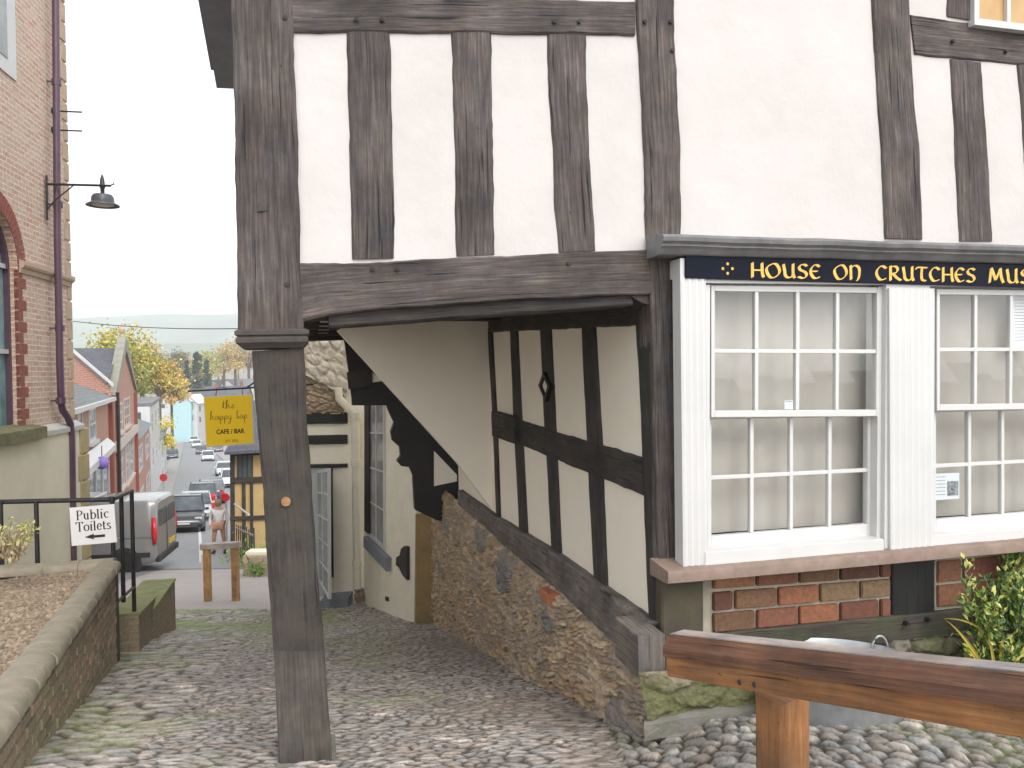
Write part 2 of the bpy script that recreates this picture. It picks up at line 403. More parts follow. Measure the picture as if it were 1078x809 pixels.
m_navy = simple('navy_sign_paint', (.008, .011, .02), (.006, .008, .015), 4, .75, 0); MATS['navy_sign_paint'].node_tree.nodes['Principled BSDF'].inputs['Specular IOR Level'].default_value = .15
m_gold = simple('gold_leaf_paint', (.78, .50, .10), (.62, .33, .05), 40, .4, 0)
m_paper = simple('white_paper', (.74, .75, .79), (.7, .71, .75), 4, .8, 0)
m_ink = simple('grey_print', (.12, .12, .13), (.2, .2, .22), 60, .8, 0)
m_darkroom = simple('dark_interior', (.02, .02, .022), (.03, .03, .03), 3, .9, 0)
m_glass = glassmat('window_glass')
m_glassdk = simple('dark_reflecting_glass', (.10, .13, .14), (.05, .07, .08), 1.4, .12, 0)
m_bluglass = simple('glass_painted_reflections', (.34, .50, .48), (.12, .24, .24), 2.6, .1, 0)  # teal and green reflections put into the base colour
m_brickL = brickmat('old_red_brick', (.50, .27, .20), (.58, .40, .31), (.66, .59, .51), stain=(.54, .47, .35))
m_brickS = brickmat('street_red_brick', (.42, .17, .12), (.46, .22, .16), (.46, .33, .27), stain=(.36, .25, .2))
m_sand = simple('buff_sandstone', (.50, .37, .27), (.40, .30, .22), 5, .9, .006, .6, 26)
m_redgauge = simple('red_rubbed_brick', (.30, .09, .06), (.2, .07, .05), 18, .85, .004, .5, 40)
m_slate = brickmat('roof_slates', (.085, .09, .105), (.12, .12, .14), (.045, .045, .055), .28, .2, .012, stain=(.13, .12, .13), bd=.01)
m_slate_lt = brickmat('pale_roof_slates', (.17, .185, .19), (.22, .235, .235), (.11, .12, .12), .28, .2, .012, stain=(.18, .19, .18), bd=.01)
m_asphalt = simple('asphalt', (.25, .25, .255), (.20, .20, .205), 3, .55, .006, .6, 90)
m_paving = None
m_cobble = colattr('river_cobbles', nsc=45, rough=.62, bd=.004)
m_rubble = colattr('rubble_stone', nsc=30, rough=.9, bd=.012)
m_pebble = colattr('pebble_gravel', nsc=70, rough=.8, bd=.003)
m_brickfg = colattr('handmade_brick', nsc=38, rough=.85, bd=.004)
m_mortar = simple('lime_mortar', (.38, .34, .27), (.26, .24, .18), 10, .95, .006, .8, 50)
m_mortar_dk = simple('dirty_mortar', (.10, .095, .07), (.07, .075, .045), 10, .95, .006, .8, 50)
# ================================================================== SETTING
def ysamples(y0, y1, step=1.0):
    s = {y0, y1} | {k for k in YKx if y0 < k < y1}
    return sorted(s)
def sheet(name, edges, dz, m, nx=2):
    """edges: [(Y, Xleft, Xright)], follows the ground profile dz above it"""
    Ys = ysamples(edges[0][0], edges[-1][0]); Ys = sorted(set(Ys) | {e[0] for e in edges})
    P = np.zeros((len(Ys), nx, 3))
    for i, y in enumerate(Ys):
        l = np.interp(y, [e[0] for e in edges], [e[1] for e in edges]); r = np.interp(y, [e[0] for e in edges], [e[2] for e in edges])
        for j in range(nx): P[i, j] = (l+(r-l)*j/(nx-1), y, gz(y)+dz)
    return struct(gridmesh(name, P, m, smooth=False))
# far country colours: town ground then fields
m_ground, t, b = nt('ground_earth_and_fields'); v = coord(t)
c = ramp(t, noise(t, v, .012, 5, .6), [(.35, (.05, .07, .02)), (.5, (.09, .10, .03)), (.65, (.13, .10, .05))]); sp = N(t, 'ShaderNodeSeparateXYZ'); t.links.new(v, sp.inputs[0]); mr = N(t, 'ShaderNodeMapRange'); mr.inputs['From Min'].default_value = 150; mr.inputs['From Max'].default_value = 420; t.links.new(sp.outputs['Y'], mr.inputs[0])
c = mixc(t, mr.outputs[0], ramp(t, noise(t, v, .4, 5, .6), [(.35, (.20, .18, .16)), (.65, (.28, .26, .23))]), c)
t.links.new(c, b.inputs['Base Color']); b.inputs['Roughness'].default_value = .95
sheet('ground', [(-60, -4500, 4500), (9000, -4500, 4500)], -.05, m_ground)
def hills():
    for nm, y0, dep, zt, seed in (('hills', 3600, 1700, 262, 3), ('lower_hills', 2100, 700, 92, 8)):
        n, m = 14, 90; P = np.zeros((n, m, 3))
        xs = np.linspace(-3900, 3000, m)
        for i in range(n):
            s = i/(n-1); y = y0 + (s-.5)*dep*(1 if nm == 'hills' else .9)
            prof = math.sin(math.pi*min(s*1.05, 1))**1.0
            P[i, :, 0] = xs; P[i, :, 1] = y
            P[i, :, 2] = -36 + (zt+36)*prof*(.86+.28*fbm(xs/900+seed, np.full(m, s*1.3+seed), 3, 4)*1.0) * (1-.12*np.sin((xs+1600)/1500)**2)
        struct(gridmesh(nm, P, m_hill))
m_hill, t, b = nt('hill_fields'); v = coord(t)
vo = N(t, 'ShaderNodeTexVoronoi'); vo.inputs['Scale'].default_value = .0045; t.links.new(v, vo.inputs['Vector'])
c = ramp(t, noise(t, v, .004, 5, .6), [(.4, (.06, .08, .03)), (.52, (.12, .15, .05)), (.65, (.16, .14, .07))])
c = mixc(t, .45, c, vo.outputs['Color'], 'SOFT_LIGHT'); t.links.new(c, b.inputs['Base Color']); b.inputs['Roughness'].default_value = 1
hills()

# ---- cobbled lane: every stone in the surface, packed by a warped cell pattern
def cobbles():
    Y = [2.7]
    while Y[-1] < 13.6: Y.append(Y[-1]+.0105*max(1, (Y[-1]/4.2)**1.25))
    Y = np.array(Y); X = np.arange(-6.2, 3.6, .0155)
    XX, YY = np.meshgrid(X, Y)
    wx = (fbm(XX*1.1, YY*1.1, 40)-.5)*.6; wy = (fbm(XX*1.1+9, YY*1.1, 41)-.5)*.5
    u = XX*math.cos(.16)+YY*math.sin(.16)+wx; v = -XX*math.sin(.16)+YY*math.cos(.16)+wy
    big = sstep(-1.6, -2.3, XX+.25*(YY-4))        # larger, longer stones by the planter wall
    e1, c1x, c1y = voro(u/.098, v/.046, 1)
    e2, c2x, c2y = voro(u/.21, v/.088, 2)
    e3, c3x, c3y = voro((XX*.42-YY*.91+wx*.35)/.135, (XX*.91+YY*.42+wy*.35)/.066, 3, .75)
    rise = .13*sstep(.6, 1.1, XX); front = (XX > .52) & (YY < 4.5+.1*XX)
    selb = big > .5
    e = np.where(front, e3, np.where(selb, e2, e1)); ix = np.where(front, c3x+7000, np.where(selb, c2x+3000, c1x)); iy = np.where(front, c3y, np.where(selb, c2y, c1y))
    r1 = rnd2(ix, iy, 21); r2 = rnd2(ix, iy, 22); r3 = rnd2(ix, iy, 23)
    dome = np.sqrt(np.clip(sstep(.03, np.where(front, .6, .42), e), 0, 1))
    amp = np.where(front, .027, np.where(selb, .026, .013)); wear = fbm(XX*.9, YY*.9, 60)
    mud = sstep(.5, .62, fbm(XX*1.4+3, YY*1.0, 61))*sstep(-1.0, .3, XX+.26*(YY-4.2))*(~front)
    h = dome*amp*(.65+.6*r1)*(1-.35*mud) + (r2-.5)*.010 + (fbm(XX*3, YY*3, 62)-.5)*.03 + (fbm(XX*34, YY*34, 63)-.5)*.009
    base = np.interp(YY, YKx, YKz)+rise
    P = np.stack([XX, YY, base+h+.006], -1)
    stone = np.stack([.42+.18*(r1-.5)+.02*(r3-.5), .383+.17*(r1-.5), .345+.16*(r1-.5)-.015*(r3-.5)], -1)
    pink = (r2 > .82)[..., None]; stone = np.where(pink, stone*np.array([1.04, .98, .95]), stone)
    grey = (r2 < .3)[..., None]; stone = np.where(grey, stone*np.array([.86, .91, .95]), stone)
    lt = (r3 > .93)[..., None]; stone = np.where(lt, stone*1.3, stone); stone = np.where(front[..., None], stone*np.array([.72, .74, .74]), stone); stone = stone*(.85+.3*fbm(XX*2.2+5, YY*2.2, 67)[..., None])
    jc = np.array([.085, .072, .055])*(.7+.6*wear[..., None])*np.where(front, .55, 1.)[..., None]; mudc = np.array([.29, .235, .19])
    mp = fbm(XX*1.3+20, YY*1.1, 64)
    moss = sstep(.53, .63, mp)*sstep(.1, -.7, XX+.22*(YY-4.2)-.0) + sstep(.40, .5, mp)*sstep(9.6, 11.6, YY)*sstep(-2.4, -3.4, XX)*.95 + .55*(front*1.0)*sstep(.45, .6, mp)
    moss = np.clip(moss*.5, 0, 1)[..., None]
    jm = (1-sstep(.07, .36, e))[..., None]
    col = stone*(1-jm)+jc*jm
    mc = np.array([.20, .27, .06])*(.6+.7*fbm(XX*9, YY*9, 66)[..., None])
    jm2 = (1-sstep(.14, .62, e))[..., None]
    heavy = (sstep(.42, .54, mp)*sstep(9.6, 12.2, YY)*sstep(-2.6, -3.6, XX))[..., None]*.6
    col = col*(1-moss*jm2*.9)+mc*moss*jm2*.9; col = col*(1-heavy)+mc*heavy
    col = col*(1-.4*mud[..., None])+mudc*.4*mud[..., None]
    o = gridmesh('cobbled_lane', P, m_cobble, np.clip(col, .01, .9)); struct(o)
cobbles()

# paving of small pale setts across the lane's foot, kerb, road
m_paving, t, b = nt('pale_pink_setts'); v = coord(t)
bt = N(t, 'ShaderNodeTexBrick'); t.links.new(v, bt.inputs['Vector']); bt.inputs['Scale'].default_value = 1; bt.inputs['Brick Width'].default_value = .2; bt.inputs['Row Height'].default_value = .1; bt.inputs['Mortar Size'].default_value = .006
bt.inputs['Color1'].default_value = (.42, .36, .33, 1); bt.inputs['Color2'].default_value = (.36, .32, .30, 1); bt.inputs['Mortar'].default_value = (.25, .22, .2, 1)
c = mixc(t, ramp(t, noise(t, v, .9, 4, .6), [(.35, (0, 0, 0)), (.7, (.5, .5, .5))]), bt.outputs['Color'], (.30, .29, .27)); t.links.new(c, b.inputs['Base Color']); b.inputs['Roughness'].default_value = .75
bump(t, b, bt.outputs['Fac'], .004, -.6)
sheet('paving', [(13.45, -12, 2), (21.0, -15, -2.0)], -.012, m_paving)
def fx(D): return -3.0-.413*D          # street frontage on the left
RE = [(18.5, fx(18.5)-14, -6.6), (21, fx(21)+.9, -7.0), (26, fx(26)+.9, -8.0), (36, fx(36)+.9, -11.6), (50, fx(50)+.9, -17.2), (70, fx(70)+.9, -24.8), (115, fx(115)+.9, -42.5), (180, fx(180)+.9, -71), (260, -108, -102)]
RE0 = [(14.9, -20, -7.4), (18.5, -22, -7.6), (18.9, fx(21)-9, -7.4), (20.4, fx(21)+.5, -7.3)] 
sheet('road', [(20.4, -14, -6.6)]+RE[2:], .0, m_asphalt)
sheet('side_road', [(14.6, -22, -8.6), (20.4, -22, -9.4)], .0, m_asphalt)
m_line = simple('worn_white_road_paint', (.7, .7, .68), (.5, .5, .48), 9, .7, 0)
sheet('parking_line', [(22, fx(22)+3.15, fx(22)+3.27), (50, fx(50)+3.3, fx(50)+3.42)], .012, m_line)
m_kerb = simple('kerb_stone', (.34, .33, .31), (.26, .25, .24), 3, .8)
def kerbstrip(name, e, h, wd_top, m):
    bm = BM(); Ys = sorted({x[0] for x in e} | {k for k in YKx if e[0][0] < k < e[-1][0]})
    prev = None
    for y in Ys:
        l = np.interp(y, [q[0] for q in e], [q[1] for q in e]); r_ = np.interp(y, [q[0] for q in e], [q[2] for q in e]); g = gz(y)
        row = [bm.verts.new(p) for p in ((l, y, g-.04), (l, y, g+h), (r_, y, g+h), (r_, y, g-.04))]
        if prev:
            for k in range(3): bm.faces.new((prev[k], row[k], row[k+1], prev[k+1]))
        prev = row
    return struct(obj(name, bm, m))
kerbstrip('left_pavement', [(a, fx(a)-.3, fx(a)+1.3) for a in (22.5, 26, 36, 50, 70, 115, 180)], .12, 0, m_kerb)
kerbstrip('right_pavement', [(24, -8.1, -5.5), (36, -11.8, -8), (50, -17.4, -13), (70, -25, -20), (115, -43, -36), (180, -72, -60)], .12, 0, m_kerb)

# ================================================================== THE TIMBERED HOUSE
HO = F0 + Z*gz(4.2)
H = thing('timber_framed_house', HO, 'jettied old timber framed house with white panels carried on a post over the lane', 'house')
HZ = 3.4
def topz(p, z=HZ): return Vector((p[0], p[1], z))
# plaster behind the front timbers, window bay left open
bm = BM(); prism(bm, [PF.hit(x, y, -.014) for x, y in ((262, -560), (262, 300), (690, 285), (704, 262), (1300, 262), (1300, -560))], WD*.12)
obj('wall', bm, m_plaster, H)
fb = {'post': [([(243, -140), (243, 0), (247, 150), (250, 352)], [(308, -140), (308, 0), (313, 150), (319, 354)], 0.012, .30),
               ([(670, -140), (671, 0), (679, 170), (681, 262), (686, 320), (691, 520), (698, 672)], [(708, -140), (710, 0), (717, 150), (717, 262), (716, 320), (719, 500), (724, 672)], .006, .16),
               ([(918, -140), (919, 0), (926, 110), (929, 160), (933, 251)], [(957, -140), (958, 0), (963, 105), (968, 150), (973, 252)], .004, .1)],
      'beam': [([(308, -3), (500, -2), (669, 1)], [(308, 33), (500, 34), (669, 37)], .006, .2),
               ([(316, 278), (420, 275), (500, 270), (682, 263)], [(316, 339), (345, 331), (500, 318), (687, 309)], .008, .26),
               ([(959, 15), (1078, 31), (1300, 62)], [(964, 57), (1078, 68), (1300, 90)], .0, .1)],
      'stud': [([(365, 33), (368, 150), (371, 273)], [(410, 33), (413, 130), (416, 272)], -.002, .1),
               ([(475, 33), (479, 150), (481, 270)], [(516, 33), (519, 150), (521, 268)], -.002, .1),
               ([(577, 36), (580, 130), (588, 266)], [(617, 37), (622, 170), (628, 264)], -.002, .1),
               ([(1001, 62), (1006, 150), (1011, 254)], [(1034, 66), (1040, 150), (1046, 254)], -.002, .1),
               ([(997, -100), (998, 17)], [(1027, -100), (1028, 22)], -.002, .1),
               ([(1072, 68), (1079, 160), (1086, 256)], [(1104, 70), (1110, 160), (1116, 256)], -.002, .1)]}
for kind, L in fb.items():
    for A, B_, off, th in L:
        bm = BM(); beam(bm, A, B_, PF, off, th, wob=.007 if kind != 'beam' else .005, rough=.0035, round_=.009); obj(kind, bm, m_oak, H, smooth='auto')
# moulding under the front beam
bm = BM(); beam(bm, [(345, 326), (500, 317), (664, 307)], [(347, 345), (500, 334), (667, 322)], PF, -.03, .18, wob=.003); obj('moulding', bm, m_dark, H, smooth='auto')
# curved bracket between beam and right post
bm = BM(); pprism(bm, [(664, 312), (672, 308), (687, 304), (687, 322), (676, 319)], PF, -.02, .12); obj('bracket', bm, m_dark, H)
# pegs
for (x, y) in ((300, 20), (375, 22), (402, 22), (583, 24), (609, 24), (705, 24), (678, 24), (707, 54), (392, 284), (418, 284), (302, 300), (598, 278), (1002, 44), (712, 459), (1058, 55), (706, 353)):
    bm = BM(); c0 = PF.hit(x, y, .0)
    sweep(bm, [(c0-WD*(-.02), DF, Z), (c0-WD*.018, DF, Z)], circ(.0115, 9)); obj('peg', bm, m_dark, H)
bm = BM(); pprism(bm, [(270, 188), (280, 188), (281, 222), (271, 223)], PF, .02, .03); obj('patch', bm, m_capital, H)
# the post ("crutch") under the corner
bm = BM(); beam(bm, [(265, 370), (275, 500), (288, 686)], [(320, 366), (326, 500), (341, 686)], PF, -.02, .27, wob=.006, rough=.008, round_=.014); obj('post', bm, m_oak2, H, smooth='auto', label='pitted crutch post standing free in the lane')
bm = BM(); beam(bm, [(288, 686), (294, 807)], [(341, 686), (350, 805)], PF, -.015, .27, wob=.002, rough=.002, round_=.008); obj('post_foot', bm, m_foot, H, smooth='auto', label='newer pale oak foot spliced under the post')
bm = BM(); c0 = PF.hit(301, 528, -.015); sweep(bm, [(c0, DF, Z), (c0-WD*.014, DF, Z)], circ(.022, 14)); obj('peg', bm, m_softwood, H)
bm = BM(); a = PF.hit(291, 808, .02); c = PF.hit(355, 806, .02); prism(bm, [a+Z*.0, c+Z*.0, c+WD*.34, a+WD*.34], -Z*.14); obj('post_pad', bm, m_slab, H)
# capital: moulded collar round the post head
pc = [(x, y) for x, y in ((0, 0), (.02, 0), (.034, -.008), (.034, -.026), (.022, -.034), (.030, -.045), (.030, -.062), (.012, -.078), (0, -.09))]
a = PF.hit(255, 350, 0); c = PF.hit(318, 349, 0); bk = .27
ring = [a, c, c+WD*bk, a+WD*bk]; ctr = sum(ring, Vector())/4
bm = BM(); rows = []
for x, y in pc:
    rows.append([bm.verts.new(p + ((p-ctr)*Vector((1, 1, 0))).normalized()*x*1.35 + Z*(y+.012)) for p in ring])
for i in range(len(rows)-1):
    for k in range(4): bm.faces.new((rows[i][k], rows[i][(k+1) % 4], rows[i+1][(k+1) % 4], rows[i+1][k]))
bm.faces.new(rows[0][::-1]); bm.faces.new(rows[-1]); obj('capital', bm, m_capital, H)

# ---- passage side wall
pw = [(513, 322), (690, 300), (699, 668), (520, 549)]
bm = BM(); pprism(bm, [(505, 322), (684, 300), (686, 657), (483, 519), (482, 470)], PP, -.02, .12); obj('passage_wall', bm, m_plaster_in, H)
pt = [('beam', [(513, 322), (600, 310), (683, 300)], [(514, 350), (560, 348), (668, 343)], .02, .14, m_dark),
      ('stud', [(513, 346), (518, 440), (522, 550)], [(517, 346), (522, 440), (526, 552)], .0, .1, m_dark),
      ('stud', [(536, 346), (540, 440), (546, 560)], [(543.6, 346), (548, 440), (554.5, 566)], .0, .1, m_dark),
      ('stud', [(568, 345), (572.5, 440), (580.5, 586)], [(578.5, 345), (583, 440), (589.6, 592)], .0, .1, m_dark),
      ('stud', [(611.5, 343), (617, 463), (624.6, 614)], [(624.6, 342), (631.6, 463), (637.6, 624)], .0, .1, m_dark),
      ('corner_post', [(667, 318), (675, 470), (679, 560), (683, 658)], [(685, 314), (686.5, 500), (688, 590), (689.5, 672)], .006, .12, m_dark),
      ('rail', [(542, 441.5), (600, 460), (676, 482)], [(543, 467), (610, 495), (677, 522)], .004, .1, m_dark),
      ('sill_beam', [(482, 516), (520, 544), (580, 581), (685, 657)], [(482, 532), (535, 580), (590, 626), (662, 694)], .045, .2, m_sill)]
for nm, A, B_, off, th, mm in pt:
    bm = BM(); beam(bm, A, B_, PP, off, th, wob=.006, rough=.005, round_=.012); obj(nm, bm, mm, H, smooth='auto')
bm = BM(); beam(bm, [(517, 433), (541.5, 440)], [(518, 459.5), (541.5, 468)], PP, .05, .08, wob=.002); obj('rail_block', bm, m_dark, H, smooth='auto')
# little diamond spy window beside the stud
dm = [(571.5, 392), (566.5, 406), (573.5, 423), (578, 407)]; dc = (572.4, 407)
inner = [(dc[0]+(x-dc[0])*.62, dc[1]+(y-dc[1])*.66) for x, y in dm]
bm = BM()
for i in range(4): prism(bm, [PP.hit(*p, .03) for p in (dm[i], dm[(i+1) % 4], inner[(i+1) % 4], inner[i])], -PP.n*.05)
d_ = obj('diamond_frame', bm, m_black, H); bm = BM(); pprism(bm, inner, PP, .012, .01); obj('pane', bm, m_plaster_in, d_)
# end block of the sill at the corner
c0 = PF.hit(686, 690, .03)
bm = BM(); a = PF.hit(672, 668, .16); c = PF.hit(700, 668, .16); d2 = PF.hit(700, 714, .16); e2 = PF.hit(672, 714, .16)
w0 = (a-c).length
bar(bm, (a+c+d2+e2)/4, (a+c+d2+e2)/4+WD*.32, w0, abs(a.z-e2.z), r=.006, n=4, wob=.004, seed=3); obj('sill_end_block', bm, m_sill, H, smooth='auto')

# stair enclosure: triangular plastered partition square to the wall
ps0 = PP.hit(515, 440, .0); PS = Plane(ps0, DF, -WD)
bm = BM(); prism(bm, [PS.hit(x, y) for x, y in ((355, 348), (400, 326), (514, 318), (521, 541), (482, 488))], WD*.16); obj('stair_partition', bm, m_plaster_in, H, label='triangular plastered partition under the stair')
# passage ceiling
CE = Plane(F0+WD*6.75, DF, -WD)       # far edge of the bridging floor
bm = BM(); l0 = PF.hit(247, 300, -.02); zc = .56
l0 = Vector((l0.x, l0.y, zc))+DF*.12; r1_ = F0+Z*zc
prism(bm, [l0+WD*.02, r1_+WD*.02, r1_+WD*6.9, l0+WD*6.9], Z*.14); obj('ceiling', bm, m_dark, H)
for k in range(9):
    bm = BM(); q = WD*(.55+k*.72); bar(bm, l0+q+Z*-.04, r1_+q+Z*-.04, .1, .09, n=6, wob=.004, seed=k); obj('joist', bm, m_dark, H)
bm = BM(); prism(bm, [CE.hit(x, y) for x, y in ((290, 330), (540, 318), (520, 560), (460, 548), (437, 537), (435, 501), (431, 492), (422.5, 491), (418, 486), (422, 480), (421, 471), (413, 464), (411.5, 455), (415, 445), (411, 437), (407, 427), (371, 427), (367, 391), (362.5, 358), (290, 360))], WD*.16)
obj('end_frame', bm, m_black, H, label='black far frame of the passage with a scalloped bracket edge')
for pg in ([(392, 392), (405, 401), (392, 403)], [(457, 475), (481, 500), (481, 507), (457, 512)]):
    bm = BM(); pprism(bm, pg, CE, .01, .02); obj('plaster_panel', bm, m_plaster_in, H)
bm = BM(); pprism(bm, [(365, 392), (392, 389), (392, 407), (367, 410)], CE, .05, .05); obj('brace', bm, m_dark, H)
# left flank, back and roof of the upper floor (outside the frame)
lf = Plane(l0, WD, -DF); 
bm = BM(); q0 = Vector((l0.x, l0.y, .5))+DF*.32; prism(bm, [q0+WD*.3, q0+WD*6.9, q0+WD*6.9+Z*2.9, q0+WD*.3+Z*2.9], DF*.12); obj('flank_wall', bm, m_plaster, H)
for k in range(6):
    bm = BM(); p = q0+WD*(.4+k*1.25)-DF*.02; bar(bm, p, p+Z*2.9, .2, .1, upv=WD, n=12, wob=.005, seed=40+k); obj('flank_stud', bm, m_oak, H, smooth='auto')
bm = BM(); e0 = F0+DF*5.5
prism(bm, [Vector((e0.x, e0.y, -1.4)), Vector((e0.x, e0.y, 3.4)), Vector((e0.x, e0.y, 3.4))+WD*6.9, Vector((e0.x, e0.y, -1.4))+WD*6.9], DF*.12); obj('end_wall', bm, m_plaster, H)
bm = BM(); pprism(bm, [(262, -560), (1320, -560), (1320, 700), (262, 700)], Plane(F0+WD*6.9, DF, -WD), 0, .0001) if False else None
a = q0+Z*2.9; 
prism(bm, [Vector((l0.x, l0.y, 3.4))+WD*6.9, Vector((e0.x, e0.y, 3.4))+WD*6.9, Vector((e0.x, e0.y, -1.4))+WD*6.9, F0+WD*6.95-Z*1.4, F0+WD*6.95+Z*.5, Vector((l0.x, l0.y, .5))+WD*6.95], WD*.1); obj('back_wall', bm, m_plaster, H)
bm = BM(); L0 = Vector((l0.x, l0.y, 3.35))-DF*.4; R0_ = Vector((e0.x, e0.y, 3.35))+DF*.4
prism(bm, [L0-WD*.15, R0_-WD*.15, R0_+WD*3.4+Z*3, L0+WD*3.4+Z*3], Z*.12); prism(bm, [L0+WD*7.2, R0_+WD*7.2, R0_+WD*3.4+Z*3.002, L0+WD*3.4+Z*3.002], Z*.12)
obj('roof', bm, m_slate, H)
# boxed eaves along the left flank
bm = BM(); A1 = at(228, 93, 8.0); B1 = at(244, 93, 8.0); dd = Vector((-.3, .95, 0)).normalized()
prism(bm, [A1-dd*4.2, B1-dd*4.2+DF*.2, B1+DF*.2, A1], Z*.32); obj('eaves_box', bm, m_slatesill, H)
bm = BM(); A2 = at(222, 74, 7.6); prism(bm, [A2-dd*4, A2-dd*4+DF*.11, A2+DF*.11, A2], Z*.24); obj('gutter', bm, m_slatesill, H)

# ---- lead roof over the windows
lp = [(.0, .03), (.10, .025), (.21, .004), (.222, -.010), (.217, -.030), (.200, -.038), (.196, -.044), (.200, -.052), (.186, -.060), (.176, -.070), (.166, -.088), (.155, -.094), (.0, -.094)]
a = PF.hit(699, 247, .222); c = PF.hit(1078, 259, .222); dv = (c-a); 
bm = BM(); frs = []
for i in range(41):
    p = a + dv*(i/40*1.9) - PF.n*.222; p.z += mnoise.noise(Vector((i*.37, 0, 0)))*.004
    frs.append((p, PF.n, Z))
sweep(bm, frs, lp, wob=.0035); obj('lead_roof', bm, m_lead, H, smooth='auto')

# ---- white window joinery
OFB = .10
PB = Plane(F0-WD*OFB, DF, -WD)
def quadtrace(px4): return px4
def ipx(c4, u, v):
    (x0, y0), (x1, y1), (x2, y2), (x3, y3) = c4      # TL TR BR BL
    return (x0*(1-u)*(1-v)+x1*u*(1-v)+x2*u*v+x3*(1-u)*v, y0*(1-u)*(1-v)+y1*u*(1-v)+y2*u*v+y3*(1-u)*v)
def strip(bm, pl, c, off, th, bev=.003):
    """rectangular board traced by four pixel corners"""
    n0 = len(bm.verts); pprism(bm, c, pl, off, th)
def sash(par, c4, cols, rows, off, bw, edge):
    """one sliding sash: stiles, glazing bars, panes. c4 = pixel corners of the glass"""
    pl = PB; TL, TR, BR, BL = [pl.hit(*p, off) for p in c4]
    def P3(u, v): return (TL*(1-u)*(1-v)+TR*u*(1-v)+BR*u*v+BL*(1-u)*v)
    Wm = (TR-TL).length; Hm = (BL-TL).length; n = PB.n
    s = obj('sash', BM(), m_white, par)
    bm = BM(); el, er, et, eb = edge
    def brd(u0, v0, u1, v1, th, z0): prism(bm, [P3(u0, v0)+n*z0, P3(u1, v0)+n*z0, P3(u1, v1)+n*z0, P3(u0, v1)+n*z0], -n*th)
    brd(-el/Wm, -et/Hm, 0, 1+eb/Hm, .045, .012); brd(1, -et/Hm, 1+er/Wm, 1+eb/Hm, .045, .012)
    brd(0, -et/Hm, 1, 0, .043, .011); brd(0, 1, 1, 1+eb/Hm, .043, .011)
    b2 = bw/2
    for i in range(1, cols): u = i/cols; brd(u-b2/Wm, 0, u+b2/Wm, 1, .03, .008)
    for j in range(1, rows): v = j/rows; brd(0, v-b2/Hm, 1, v+b2/Hm, .028, .0065)
    # chamfer strips inside bars
    bmesh.ops.bevel(bm, geom=list(bm.edges), offset=.0022, segments=1, affect='EDGES')
    obj('glazing_bars', bm, m_white, par)
    bpy.data.objects.remove(s)
    bm = BM()
    for i in range(cols):
        for j in range(rows):
            tw = (RNG.random(4)-.5)*.0035
            pts = [P3(i/cols, j/rows), P3((i+1)/cols, j/rows), P3((i+1)/cols, (j+1)/rows), P3(i/cols, (j+1)/rows)]
            f = bm.faces.new([bm.verts.new(p-n*(.008+t_)) for p, t_ in zip(pts, tw)])
    obj('glass', bm, m_glass, par)
WINS = [dict(up=[(751.5, 307), (922, 309), (921, 431.5), (751.5, 432.5)], lo=[(748, 442), (912.5, 438.5), (912, 551.5), (748, 564.5)], box=[(724, 292), (958, 294), (958, 582), (724, 599)]),
        dict(up=[(988, 310.5), (1136, 312), (1134, 424), (988, 426)], lo=[(984, 434.5), (1122, 431), (1122, 536), (984, 547)], box=[(958, 294), (1160, 296), (1158, 556), (958, 582)])]
